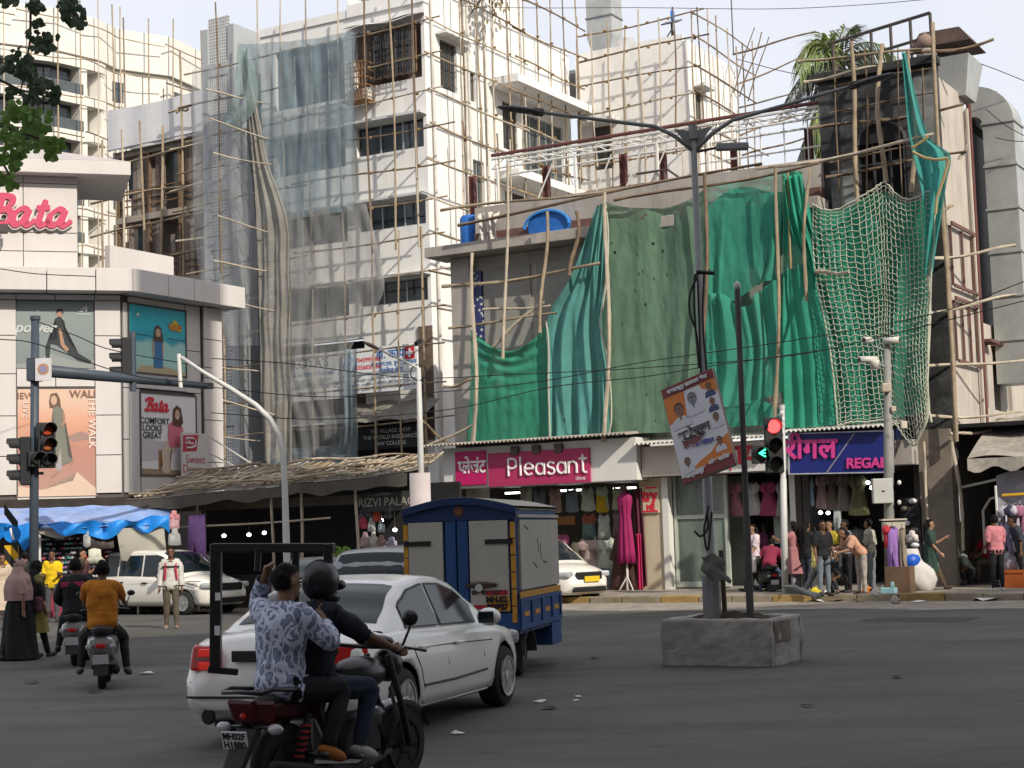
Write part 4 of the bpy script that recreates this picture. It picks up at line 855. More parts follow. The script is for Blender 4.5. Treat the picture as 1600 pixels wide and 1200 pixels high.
# dark passage at the corner under a tattered awning
ps=thing('corner_passage','dark corner passage under a tattered awning right of the shops','passage',FA.o,FA.r)
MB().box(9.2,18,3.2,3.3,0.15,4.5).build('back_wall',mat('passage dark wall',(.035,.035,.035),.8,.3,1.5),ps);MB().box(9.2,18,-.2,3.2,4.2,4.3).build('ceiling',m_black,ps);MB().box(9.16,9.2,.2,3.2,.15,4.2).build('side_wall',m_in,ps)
mb=MB();mb.grid(lambda u,v:(9.9+6*u,-1.6+3.2*v+.05*math.sin(u*20),3.35+1.2*v+.06*math.sin(u*17+v*4)),26,5);mb.build('awning_sheet',mat('tattered awning',(.3,.27,.23),.9,.25,3,.2,stain=.5),ps)
mb=MB();mb.grid(lambda u,v:(9.9+6*u,-1.62+.05*math.sin(u*20),3.34-(.28+.08*math.sin(u*43))*v),40,2);mb.build('awning_valance',mat('pale valance',(.38,.35,.3),.9,.25,5),ps)
MB().box(12.5,13.1,1,1.6,.15,4.2).build('column',mat('grey column',(.2,.2,.19),.8),ps)
gt=thing('gate_frame','white arched pipe gate frame inside the dark passage','frame',FA.w(10.2,.4,.15),FA.r)
MB().tube([(-.5,0,.8),(-.5,0,1.9),(-.3,0,2.2),(.1,0,2.3),(.5,0,2.2),(.8,0,1.8)],.035,6).build('arch',m_wst,gt);bar(gt,(-2.2,-.2,2.3),(.3,-.2,2.75),.035,m_wst);bar(gt,(.3,-.2,2.75),(.85,-.2,2.0),.03,m_wst)
# ------------------------------------------------------------------ bare bulbs in the shops (lit)
m_bulb=mat('lit bulb',(.95,.97,1.0),.4,0,emit=6);m_bulbw=mat('lit tube',(1,.96,.88),.4,0,emit=5)
def bulb(px,py,b,label,grp,r=.05,F=FA):
 p=F.pf(px,py,b);o=thing('hanging_lamp',label,'lamp',F.w(p.x,b,p.z),F.r,grp)
 MB().ell((0,0,0),(r*1.2,r*1.2,r),8,6).build('bulb',m_bulb,o,smooth=True);MB().lathe([(r*.5,r*.8),(r*.4,r*2.2),(.006,r*2.4),(.006,r*2.4+.35)],6).build('holder',m_iron,o)
for (px,py,b,l) in ((1282,801,-.5,'left bulb of the close pair in the third shop'),(1294,801.5,-.5,'right bulb of the close pair in the third shop'),(1309,790,.3,'single bulb hanging right of the close pair'),
     (1356,754,-.2,'upper bulb beside the white meter cabinet'),(1362,762,-.1,'lower bulb beside the white meter cabinet')):bulb(px,py,b,'bright '+l,'lit bulbs in the third shop',.05)
for i,(a,b) in enumerate(((-4.6,1.0),(-2.7,1.0),(-1.0,1.2))):tag(MB().box(a-.35,a+.35,b-.06,b+.06,3.05,3.1).build('tube_light',m_bulbw,None,FA.o,FA.r),['tube light at the truck end of the left clothes shop','tube light above the middle of the left clothes shop','tube light near the hanging yellow top'][i],'light','ceiling tubes of the left clothes shop')
# ------------------------------------------------------------------ bamboo scaffolds
m_bam=[mat('bamboo tan',(.3,.235,.16),.7,.25,4),mat('bamboo pale',(.42,.36,.28),.7,.2,4),mat('bamboo brown',(.17,.12,.08),.75,.25,4)]
BPROTO={}
def bproto(k,v):
 if (k,v) in BPROTO:return BPROTO[k,v]
 rr=random.Random(v*7+k);ph=rr.random()*6;am=.6+rr.random()*1.0;pts,rad=[],[]
 for i in range(13):
  t=i/12;pts.append((am*math.sin(t*4+ph),am*math.cos(t*5.3+ph),t));rad.append((1.12 if i%2==0 else .95)*(1.1-.25*t))
 mb=MB();vs=[]
 for (x,y,z),r in zip(pts,rad):
  for j in range(6):vs.append((x+r*math.cos(j*1.0472),y+r*math.sin(j*1.0472),z))
 fs=[(i*6+j,i*6+(j+1)%6,(i+1)*6+(j+1)%6,(i+1)*6+j) for i in range(12) for j in range(6)]+[tuple(range(5,-1,-1)),tuple(72+j for j in range(6))]
 mb.add(vs,fs);me=bpy.data.meshes.new('bamboo_pole');me.from_pydata(mb.v,[],mb.f);me.materials.append(m_bam[k]);me.polygons.foreach_set('use_smooth',[True]*len(me.polygons));me.update()
 BPROTO[k,v]=me;return me
def pole(root,a,b,r=.033,k=None,name='bamboo_pole'):
 a,b=Vector(a),Vector(b);d=b-a;o=bpy.data.objects.new(name,bproto(random.choice((0,0,1,2)) if k is None else k,random.randrange(6)));COL.objects.link(o);o.parent=root
 o.location=a;o.rotation_mode='QUATERNION';o.rotation_quaternion=d.to_track_quat('Z','Y');rr=r*rnd(.85,1.15);o.scale=(rr,rr,d.length);return o
def lash(root,pts):
 mb=MB()
 for p in pts:mb.ell(p,(.075,.075,.06),5,4)
 mb.build('lashing',mat('coir lashing',(.2,.13,.06),.9,.2),root,kind='stuff')
def jit(s=.06):return rnd(-s,s)
scf=thing('bamboo_scaffold','bamboo pole grid lashed over the clinic front with netting on it','scaffold',FB.o,FB.r)
ZS=[19.75-1.27*k for k in range(12)];L=[]
AV=[FB.pf(px,330,-1.15).x for px in (345,407,447,486,536,580,617,655)]+[.35]
for a in AV:pole(scf,(a+jit(.1),-1.15,3.2),(a+jit(.12),-1.15,12.5));pole(scf,(a+jit(.08),-1.2,11.8),(a+jit(.1),-1.18,22.2+jit(.6)))
for z in ZS:
 pole(scf,(-10.6+jit(.4),-1.05,z-.15+jit()),(-4.6,-1.05,z+jit()));pole(scf,(-5.2,-1.08,z+jit()),(1.5+jit(.4),-1.08,z+.05+jit()))
 for a in AV:L.append((a,-1.1,z))
for i,px in enumerate((360,366,372,378,372,380,350,384,342)):
 p=FB.pf(px,[160,205,258,355,425,478,583,640,690][i],-2.2);pole(scf,(p.x-.3,-3.2,p.z+.3),(p.x+1.0,-1.1,p.z-.3*(i%2)),.026,1)
lash(scf,L)
scs=thing('bamboo_scaffold','bamboo pole grid along the sunlit side wall of the clinic block','scaffold',FB.o,FB.r);L=[]
BV=[.9+1.12*k for k in range(9)]
for b in BV:pole(scs,(1.0,b+jit(.1),9),(1.0+jit(),b+jit(.1),16.5));pole(scs,(1.0,b+jit(.1),15.8),(1.0+jit(),b+jit(.1),24+jit(.8)))
for z in ZS[:9]+[21.0,22.3]:
 pole(scs,(1.08,-1.6+jit(.3),z+jit()),(1.08,5.5,z-.1+jit()));pole(scs,(1.06,4.6,z-.05+jit()),(1.06,10.6+jit(.3),z+jit()))
 for b in BV:L.append((1.05,b,z))
for b in (1.5,3.2,5.9):pole(scs,(.5,b,9),(.5,b+.1,23),.035,1)
lash(scs,L)
scc=thing('bamboo_scaffold','bamboo pole grid round the second white block with ends jutting out','scaffold',FB.w(0,11,0),FB.r);L=[]
for a in (.9,1.6,2.3,3.0,3.75,4.5,5.3,6.1):pole(scc,(a+jit(.1),-1.0,11.5),(a+jit(.1),-1.0,17.2));pole(scc,(a+jit(.1),-1.0,16.4),(a+jit(.12),-1.0,22.2+jit(.5)))
for z in [21.9,20.9,19.8,18.7,17.6,16.5,15.4,14.3,13.2]:
 pole(scc,(.9,-.94,z+jit()),(6.5+jit(.3),-.94,z+.05+jit()));pole(scc,(6.15,-1.3,z+jit()),(6.15,5.6+jit(.8),z-.1+jit()))
 pole(scc,(5.6,4.6+jit(.6),z-.4+jit(.3)),(8.6+jit(.5),5.0,z+.1+jit(.2)),.035)
 for a in (1.3,2.2,3.15,4.1,5.0,6.1):L.append((a,-.97,z))
for b in (-.4,.5,1.4,2.3,3.2,4.1,5.0):pole(scc,(6.1,b,11.5),(6.1+jit(.1),b+jit(.1),22+jit(.5)))
for k in range(3):pole(scc,(6.0,3+k*.8,19.6),(6.9,3.4+k*.8,22.3),.03,2)
lash(scc,L)
sco=thing('bamboo_scaffold','brown bamboo poles in front of the old boarded tenement','scaffold',FO.o+Vector((0,0,4.6)),FO.r)
for i in range(9):a=-8.6+i*1.22;pole(sco,(a+jit(.1),-.9,1),(a+jit(.1),-.9,15.6+(2.5 if i>3 else 0)+jit(.5)),.055)
for z in (6.5,8.2,9.6,11.3,12.6,14.2,16.0):pole(sco,(-9.4 if z<15 else-4,-.85,z-.1+jit(.2)),(-3.4,-.85,z+jit(.15)),.05);pole(sco,(-4.5,-.87,z+jit(.15)),(2.2,-.87,z+.15+jit(.2)),.05)
for k in range(5):pole(sco,(1.5,-1.5,8+k*1.8),(2.4,.8,8.3+k*1.8),.04)
scv=thing('bamboo_scaffold','thin bamboo poles over the curved cream tower','scaffold')
def cpt(u,off=1.0):
 p=cpath(u);t=(cpath(min(1,u+.01))-cpath(max(0,u-.01))).normalized();return p+Vector((t.y,-t.x,0))*off
for i in range(17):p=cpt(i/16.5);pole(scv,(p.x,p.y,14),(p.x+jit(.2),p.y,zt+.6+rnd(0,1.2)),.06)
for k in range(9):
 for i in range(6):a,b=cpt(i/6),cpt((i+1)/6-.003);z=zt-1-2.85*k;pole(scv,(a.x,a.y,z+jit(.2)),(b.x,b.y,z+jit(.2)),.05)
sca=thing('bamboo_scaffold','bamboo poles holding the green nets on the concrete building','scaffold',FA.o,FA.r);L=[]
for px,y0,y1 in ((742,395,690),(792,255,560),(851,330,520),(899,330,430),(949,300,690),(1100,270,690),(1215,262,690),(1262,262,470)):
 p,q=FA.pf(px,y0,-1.35),FA.pf(px-6,y1,-1.35);pole(sca,(q.x,-1.3,q.z),(p.x,-1.3,p.z),.05,1 if px in (792,949) else None)
for (x0,y0),(x1,y1) in (((715,350),(1190,255)),((690,450),(940,415)),((700,512),(870,490)),((755,485),(860,478)),((690,330),(960,295)),((960,316),(1280,255)),((1180,265),(1460,215)),((770,540),(850,470)),((690,605),(740,595)),((665,700),(745,660)),((650,655),(700,690))):
 p,q=FA.pf(x0,y0,-1.2),FA.pf(x1,y1,-1.2);pole(sca,(p.x,-1.2,p.z),(q.x,-1.2,q.z),.045)
sct=thing('bamboo_scaffold','reddish bamboo poles on the burnt tower above the rope net','scaffold',FA.o,FA.r)
for px,y0,y1,qx in ((1328,65,330,1343),(1374,68,285,1380),(1424,80,300,1425),(1459,35,690,1492)):
 p,q=FA.pf(px,y0,-.7),FA.pf(qx,y1,-.7);pole(sct,(q.x,-.7,q.z),(p.x,-.7,p.z),.055,0)
for (x0,y0),(x1,y1),b0,b1 in (((1246,95),(1440,78),-.6,-.6),((1255,126),(1380,105),-.6,-.6),((1410,90),(1552,62),-.7,.4),((1265,205),(1505,163),-.65,.3),((1290,275),(1510,238),-.65,.2),((1450,403),(1585,387),-.7,1.6),((1450,487),(1588,463),-.7,1.6),
 ((1448,573),(1600,563),-.7,2),((1450,651),(1598,646),-.7,2),((1485,680),(1548,672),-.7,.4),((1460,327),(1486,325),-.7,0),((1500,250),(1510,225),.2,.2),((1440,690),(1462,925),-.8,-1.0),((1488,690),(1508,860),-.8,-.6)):
 p,q=FA.pf(x0,y0,b0),FA.pf(x1,y1,b1);pole(sct,(p.x,b0,p.z),(q.x,b1,q.z),.042,1 if y0>380 else None)
for px in (1304,1350,1402,1440):p,q=FA.pf(px,rnd(70,110),-.5),FA.pf(px+8,330,-.5);pole(sct,(q.x,-.5,q.z),(p.x,-.5,p.z),.022,2)
for y in (110,150,228):p,q=FA.pf(1296,y+25,-.45),FA.pf(1462,y-5,-.45);pole(sct,(p.x,-.45,p.z),(q.x,-.45,q.z),.025,2)
p,q=FA.pf(1272,425,-1.5),FA.pf(1334,428,-2.0);pole(sct,(p.x,-1.3,p.z),(q.x,-2.4,q.z),.045,1)
# ------------------------------------------------------------------ draped sheets
def interp(P,t):
 s=t*(len(P)-1);i=min(int(s),len(P)-2);f=s-i
 a,b,c,d=P[max(i-1,0)],P[i],P[i+1],P[min(i+2,len(P)-1)]
 return tuple(.5*(2*q+(r-p)*f+(2*p-5*q+4*r-w)*f*f+(3*q-p-3*r+w)*f**3) for p,q,r,w in zip(a,b,c,d))
def drape(name,label,F,rows,b0,fold,m,nu=60,nv=44,holes=0,ripple=.012,group=None,cat='net',seed=1,part=None):
 RW=[[(lambda q:(q.x,q.z))(F.pf(x,y,b0)) for x,y in r] for r in rows];rr=random.Random(seed)
 def pt(u,v):
  s=v*(len(RW)-1);col=[interp(r,u) for r in RW];a,z=interp(col,v) if len(col)>1 else col[0]
  n=noise.noise(Vector((a*1.1+seed,z*.5,seed)))*.09+noise.noise(Vector((a*5,z*1.3,seed*3)))*ripple*2+noise.noise(Vector((a*14,z*5,seed)))*ripple
  return (a,b0-fold(u,v)-n,z)
 mb=MB();mb.grid(pt,nu,nv)
 if holes:
  kill=set()
  for _ in range(holes):
   c=rr.randrange(nu*nv);kill.add(c)
   if rr.random()<.3:kill.add(c+1)
   if rr.random()<.3:kill.add(c+nu)
  mb.f=[f for i,f in enumerate(mb.f) if i not in kill];mb.m=[0]*len(mb.f)
 if part:return mb.build(name,m,part,smooth=True)
 o=mb.build(name,m,None,F.o,F.r,smooth=True);return tag(o,label,cat,group)
def netmat(name,col,alpha,trans=.35,var=.14,sc=1.6,stain=0.0):return mat(name,col,.75,var,sc,.25,90,alpha=alpha,trans=trans,spec=.15,stain=stain,stcol=(col[0]*.45+.03,col[1]*.45+.02,col[2]*.45+.02),streak=True)
m_n1=netmat('emerald net',(.055,.33,.21),.92);m_n2=netmat('teal net',(.12,.36,.33),.95,.3);m_n3=netmat('dusty green net',(.17,.29,.2),.9,.3,.16,1.2,stain=.5)
m_n4=netmat('bright green net',(.07,.39,.28),.88,.4);m_n4t=netmat('thin green net',(.06,.42,.3),.5,.4);m_n5=netmat('vivid green net',(.055,.42,.28),.92,.4);m_n6=netmat('teal drape',(.07,.36,.33),.97,.35)
m_back=netmat('deep green backing',(.03,.24,.15),1.0,.25)
G='green nets tied over the concrete building'
sn=math.sin
drape('scaffold_net','emerald net with a sagging folded top at the left end',FA,[[(736,515),(765,538),(800,549),(832,530),(856,499)],[(736,560),(800,585),(857,560)],[(734,620),(795,632),(857,615)],[(728,690),(790,689),(858,681)]],-.95,
 lambda u,v:.16*math.exp(-v*4)*(.6+.6*sn(v*46-4*(2*u-1)**2))*(1-(2*u-1)**2)+.05*sn(u*5),m_n1,64,60,3,group=G,seed=3)
drape('scaffold_net','teal net hanging in long folds gathered to a high point',FA,[[(935,322),(940,320),(945,318),(949,316)],[(893,430),(912,430),(930,435),(944,430)],[(857,498),(890,505),(920,515),(941,520)],[(858,590),(885,595),(925,598),(951,600)],[(859,690),(890,682),(925,678),(956,677)]],-.98,
 lambda u,v:(.1*sn(u*21+3*v)+.06*sn(u*38-5*v))*(.5+.7*v)*sn(min(1,u*6+.2)*1.57),m_n2,80,60,4,group=G,seed=5)
drape('scaffold_net','broad dusty green net speckled with small holes',FA,[[(947,316),(980,324),(1030,325),(1070,315),(1101,295)],[(944,420),(1000,425),(1050,420),(1103,410)],[(946,540),(1000,545),(1050,540),(1104,530)],[(955,679),(1000,677),(1050,675),(1104,672)]],-.9,
 lambda u,v:.05*sn(u*7+v*2)+.03*sn(u*19),m_n3,90,80,26,group=G,seed=7)
drape('scaffold_net','thin see-through green net along the upper edge of the bright one',FA,[[(1099,290),(1130,284),(1170,283),(1200,270),(1226,265)],[(1102,330),(1160,318),(1226,300)]],-.88,lambda u,v:.04*sn(u*14),m_n4t,40,10,group=G,seed=8)
drape('scaffold_net','bright green net swagged above a dark gap',FA,[[(1101,330),(1135,300),(1170,292),(1200,300),(1224,300)],[(1102,390),(1140,400),(1190,395),(1222,385)],[(1103,458),(1125,470),(1150,468),(1185,445),(1222,434)]],-.93,
 lambda u,v:.05*sn(u*9)+.1*v*sn(u*40)*(u>.75)+.08*v*sn(u*33)*(u<.25),m_n4,70,40,3,group=G,seed=9)
drape('scaffold_net','lower bright green net with fan folds under its swagged edge',FA,[[(1103,462),(1128,458),(1160,480),(1190,452),(1216,436)],[(1103,540),(1150,550),(1190,545),(1222,540)],[(1103,632),(1140,636),(1185,626),(1222,612)]],-1.0,
 lambda u,v:(.11*sn(u*30)+.07*sn(u*47+2))*(1-.65*v),m_n4,84,44,2,group=G,seed=11)
drape('scaffold_net','short pleated green strip just above the corrugated eave',FA,[[(1090,638),(1130,640),(1180,626),(1205,632),(1222,645)],[(1085,672),(1130,668),(1180,665),(1222,664)]],-1.02,lambda u,v:.1*sn(u*26)*(1-.5*v)+.05*sn(u*50),m_n4,70,16,group=G,seed=12)
drape('scaffold_net','tall vivid green net with a slanting lower right edge',FA,[[(1222,268),(1235,268),(1252,268)],[(1224,360),(1240,365),(1262,370)],[(1224,450),(1245,450),(1276,440)],[(1224,560),(1260,560),(1306,548)],[(1226,668),(1265,668),(1305,663)]],-1.04,
 lambda u,v:.05*sn(u*11+v*2)+.06*sn(u*24)*v,m_n5,56,64,2,group=G,seed=13)
drape('scaffold_net','gathered green net twisted to a knot by the rope net',FA,[[(1228,280),(1240,275),(1253,272)],[(1236,350),(1252,345),(1268,340)],[(1252,400),(1268,395),(1281,385)],[(1268,424),(1275,426),(1282,428)],[(1270,440),(1277,442),(1284,440)]],-1.15,
 lambda u,v:(.09*sn(u*22+v*3)+.05*sn(u*39))*(1-.5*v)+.12*sn(u*3.14),m_n5,50,46,group=G,seed=15)
drape('backing_net','deep green sheet behind the white rope net',FA,[[(1268,322),(1310,330),(1345,315),(1380,300),(1415,316),(1455,303)],[(1274,430),(1360,440),(1455,430)],[(1300,550),(1370,555),(1452,545)],[(1308,664),(1370,660),(1450,640)]],-.75,
 lambda u,v:.14*sn(u*6+v)+.06*sn(u*17-3*v),m_back,60,50,group=G,seed=17)
# teal drape hung down the tower
td=drape('teal_drape','teal drape trailing down the tower corner with ochre hem bands',FA,[[(1411,82),(1413,82),(1415,84)],[(1416,150),(1423,150),(1431,152)],[(1421,205),(1435,208),(1452,215)],[(1426,238),(1456,240),(1484,242)],[(1440,300),(1462,300),(1480,285)],[(1446,350),(1458,355),(1470,350)],[(1442,428),(1450,430),(1458,425)]],-1.25,
 lambda u,v:.1*sn(u*10+v*4)+.06*sn(u*21),m_n6,26,70,cat='drape',seed=19)
m_hem=mat('ochre hem',(.35,.27,.13),.8,.1)
for P in ([(1425,232),(1440,222),(1451,214)],[(1426,238),(1445,247),(1462,250),(1482,248)],[(1483,250),(1476,275),(1464,310),(1462,335)]):
 MB().tube([(lambda q:(q.x,-1.52,q.z))(FA.pf(x,y,-1.5)) for x,y in P],.04,5).build('hem',m_hem,td)
# rope net
m_rope=mat('white rope',(.4,.41,.33),.85,.15,6)
TOP=[(1270,318),(1290,328),(1315,326),(1345,310),(1365,295),(1380,282),(1395,298),(1415,308),(1440,303),(1466,292)]
BOT=[(1312,665),(1330,660),(1355,658),(1380,655),(1395,660),(1412,680),(1430,695),(1440,680),(1450,660),(1453,640)]
MID=[[(1276,430),(1300,432),(1325,428),(1355,432),(1375,425),(1385,425),(1405,432),(1425,428),(1445,425),(1459,420)],[(1300,545),(1320,548),(1345,546),(1365,545),(1378,540),(1390,545),(1408,548),(1425,545),(1440,542),(1452,535)]]
RWS=[[(lambda q:(q.x,q.z))(FA.pf(x,y,-1.15)) for x,y in r] for r in (TOP,MID[0],MID[1],BOT)]
def rnet(u,v):
 a,z=interp([interp(r,u) for r in RWS],v)
 return Vector((a,-1.15-.16*sn(u*7+v*2)-.1*noise.noise(Vector((a*1.4,z*1.4,3))),z+.03*noise.noise(Vector((a*2.1,z*2,9)))))
mb=MB();NU,NV=25,40
for i in range(NU+1):mb.tube([rnet(i/NU+.006*noise.noise(Vector((i*3.1,j*.5,1))),j/48) for j in range(49)],.0115 if 0<i<NU else .026,4,False)
for j in range(NV+1):mb.tube([rnet(i/52,min(1,j/NV+.004*sn(i*1.7+j)+.007*sn(i/52*25*6.283*.5)*0))-Vector((0,.02,.035*abs(sn(i/52*NU*3.1416)))) for i in range(53)],.0105 if 0<j<NV else .026,4,False)
tag(mb.build('rope_net',m_rope,None,FA.o,FA.r),'white square mesh rope net hung over green sheeting','net')
def rope(P,b,r,m,name,label,F=FA):
 pts=[(lambda q:(q.x,b,q.z))(F.pf(x,y,b)) for x,y in P];q=bez_3(pts);return tag(MB().tube(q,r,5).build(name,m,None,F.o,F.r),label,'rope')
def bez_3(P,n=5):
 P=[Vector(p) for p in P];P=[P[0]*2-P[1]]+P+[P[-1]*2-P[-2]];out=[]
 for i in range(1,len(P)-2):
  for j in range(n):
   t=j/n;a,b,c,d=P[i-1:i+3];out.append(.5*((2*b)+(c-a)*t+(2*a-5*b+4*c-d)*t*t+(3*b-a-3*c+d)*t**3))
 return out+[P[-2]]
rope([(946,318),(950,360),(949,420),(943,470),(938,500),(940,520),(948,560),(954,610),(955,655),(951,680)],-1.1,.03,m_rope,'edge_rope','pale rope seam between the teal and the dusty green net')
rope([(853,500),(857,540),(857,600),(858,640),(859,682)],-1.1,.032,m_rope,'edge_rope','pale rope seam between the emerald and the teal net')
rope([(1231,270),(1233,330),(1234,380),(1236,420)],-1.2,.03,m_hem,'edge_rope','thin ochre cord down the gathered green net')
rope([(1450,430),(1453,480),(1450,560),(1448,620),(1455,660)],-1.2,.04,m_rope,'edge_rope','frayed pale rope down the outer edge of the rope net')
# ------------------------------------------------------------------ grey netting on the clinic block
m_gn1=mat('blue grey netting',(.24,.31,.35),.8,.15,2,alpha=.64,trans=.3,spec=.1);m_gn2=mat('grey netting',(.33,.335,.33),.8,.15,2,alpha=.5,trans=.3,spec=.1)
m_gn3=mat('bundled netting',(.3,.285,.255),.85,.2,2,alpha=.74,trans=.25,spec=.1);m_gn4=mat('pale teal netting',(.27,.36,.37),.8,.15,2,alpha=.72,trans=.3,spec=.1)
GN='grey netting tied to the clinic scaffold'
drape('dust_net','blue grey netting over the upper storeys of the clinic block',FB,[[(375,70),(430,66),(490,60),(555,48)],[(390,160),(440,155),(500,150),(554,143)],[(400,260),(440,255),(500,245),(553,235)],[(405,350),(445,345),(500,335),(556,330)]],-1.35,lambda u,v:.035*sn(u*24+v)+.025*sn(u*51),m_gn1,90,40,group=GN,seed=21)
drape('dust_net','thin grey netting over the lower storeys and half the clinic sign',FB,[[(404,340),(450,335),(500,325),(572,318)],[(406,430),(450,425),(520,440),(600,445)],[(408,520),(450,520),(500,530),(568,505)],[(410,570),(450,580),(500,580),(546,560)],[(425,650),(470,655),(520,655),(557,640)],[(445,722),(480,722),(520,722),(558,722)]],-1.4,lambda u,v:.04*sn(u*22+v)+.03*sn(u*47),m_gn2,90,60,group=GN,seed=23)
drape('dust_net','thick brownish bundle of netting down the left scaffold edge',FB,[[(375,76),(379,76),(383,77)],[(387,165),(393,165),(400,166)],[(397,250),(406,250),(417,252)],[(402,340),(425,342),(446,340)],[(404,430),(428,430),(450,430)],[(405,520),(428,520),(453,518)],[(407,600),(430,600),(455,598)],[(409,660),(430,660),(456,660)],[(413,720),(430,722),(458,722)]],-1.5,lambda u,v:.06*sn(u*16+v*5)+.04*sn(u*35),m_gn3,40,90,group=GN,seed=25)
drape('dust_net','pale teal net tail blown out over the lattice tower',FB,[[(376,70),(382,72),(392,78)],[(372,120),(384,125),(398,130)],[(365,160),(380,165),(395,170)],[(343,190),(360,198),(374,200)]],-1.9,lambda u,v:.15*sn(u*9+v*4),m_gn4,24,40,group=GN,seed=27)
drape('dust_net','blue grey strip of netting hanging below the clinic sign',FB,[[(540,545),(546,545),(552,547)],[(540,600),(548,600),(556,602)],[(538,660),(548,660),(556,660)],[(520,722),(540,722),(557,722)]],-1.55,lambda u,v:.1*sn(u*12),m_gn1,20,40,group=GN,seed=29)
m_gn5=mat('faint netting',(.4,.42,.44),.8,.1,2,alpha=.42,trans=.3,spec=.1)
drape('dust_net','faint grey netting over the lattice stair tower',FB,[[(300,110),(335,106),(374,104)],[(300,260),(340,258),(392,255)],[(306,400),(350,400),(402,398)],[(335,540),(365,540),(405,540)]],-1.2,lambda u,v:.05*sn(u*20),m_gn5,50,30,group=GN,seed=31)
# ------------------------------------------------------------------ bamboo roofed shops in front of the clinic block
FM=Fr(*at(430,785,44.5).xy,27)
m_canv=mat('dirty canvas',(.17,.15,.125),.95,.2,2,.3,30,stain=.5,stcol=(.07,.06,.05));m_dark=mat('dark stall',(.02,.02,.022),.8,.3,2)
mk=thing('market_shed','long market shed roofed with canvas and tan bamboo slats','shed',FM.o,FM.r)
e0,e1=FM.pf(200,781,0),FM.pf(565,775,0);bk0,bk1=FM.pf(300,738,2.6),FM.pf(690,712,2.6)
xa,xb=e0.x,e1.x
def mroof(u,v):
 f0=Vector((xa+(xb-xa+1.5)*u,-.15,e0.z+(.38)*u));f1=Vector((bk0.x-.1+(bk1.x-bk0.x+.1)*u,2.7,bk0.z+(bk1.z-bk0.z)*u+.02))
 p=f0.lerp(f1,v);p.z+=-.12*math.sin(v*3.14)*(.6+.4*math.sin(u*13))+.04*noise.noise(Vector((u*9,v*4,2)))+(-.04*abs(math.sin(u*9.5)) if v<.01 else 0);return p
mb=MB();mb.grid(lambda u,v:tuple(mroof(u,v)),46,8);mb.build('canvas_roof',m_canv,mk,smooth=True)
m_slat=[mat('slat tan',(.47,.34,.19),.7,.2,5),mat('slat pale',(.52,.42,.28),.7,.2,5)]
for i in range(46):
 u=.01+i*.0212+jit(.006);v0,v1=rnd(-.01,.08),rnd(.42,.6);d=.06+jit(.004)
 for (va,vb) in ((v0,v1),(v1-.06,rnd(.88,1.0))):
  a,b=mroof(min(1,max(0,u+va*d)),max(0,va))+Vector((0,0,.07)),mroof(min(1,u+vb*d),vb)+Vector((0,0,.07))
  pole(mk,a,b,.023,1 if random.random()<.55 else 0,'slat')
for v in (.04,.25,.47,.7,.93):
 for k in range(4):a,b=mroof(k/4+rnd(0,.02),v+jit(.03))+Vector((0,0,.12)),mroof(min(1,(k+1)/4+rnd(0,.06)),v+jit(.03))+Vector((0,0,.13));pole(mk,a,b,.036,random.choice((0,1)),'batten')
mb=MB();mb.grid(lambda u,v:tuple(mroof(u,0)+Vector((0,-.02-.05*v,-.02-(.3+.06*math.sin(u*37)*math.sin(u*11))*v))),60,3);mb.build('canvas_valance',mat('dark canvas',(.075,.066,.055),.95,.2,2,.3,30),mk)
MB().box(xa+.4,xb+1.25,3.0,3.1,0,3.3).build('back_wall',m_dark,mk);MB().box(xa+.3,xb+.2,1.0,1.05,2.75,3.0).build('canvas_strip',mat('brown canvas',(.14,.115,.09),.9,.2),mk)
for px in (308,424,556,470):p=FM.pf(px,800,.1);pole(mk,(p.x,.1,0),(p.x,.1,3.1),.045,1,'post')
pole(mk,(xa+.5,.05,2.25),(xb-1,.05,2.4),.03,1,'rail')
MB().box(xa+2.2,xb-2,1.6,2.4,0,.9).build('counter',mat('stall counter',(.05,.045,.04),.7,.3),mk)
p0,p1=FM.pf(565,775,.2),FM.pf(645,800,.2)
o=tag(MB().box(p0.x,p1.x,.2,.26,p1.z+.05,p1.z+.55).build('name_board',mat('dark board',(.04,.04,.038),.7),None,FM.o,FM.r),'dark name board with dim capital lettering beside the truck roof','sign')
txt('lettering','RIZVI PALACE',.3,mat('dim lettering',(.28,.26,.22),.7,0),o,((p0.x+p1.x)/2+.05,.19,p1.z+.28),ext=.004,bold=.006)
for px,py,l in ((350,837,'left lamp glowing inside the dark market shed'),(389,835.5,'middle lamp glowing inside the dark market shed'),(413,832.5,'right lamp glowing inside the dark market shed'),(617,828,'lamp over the toy stall beside the blue truck'),(596,813,'small lamp among the toys at the shed end')):
 bulb(px,py,1.4 if px<500 else .9,l,'lamps in the market shed',.05,FM)
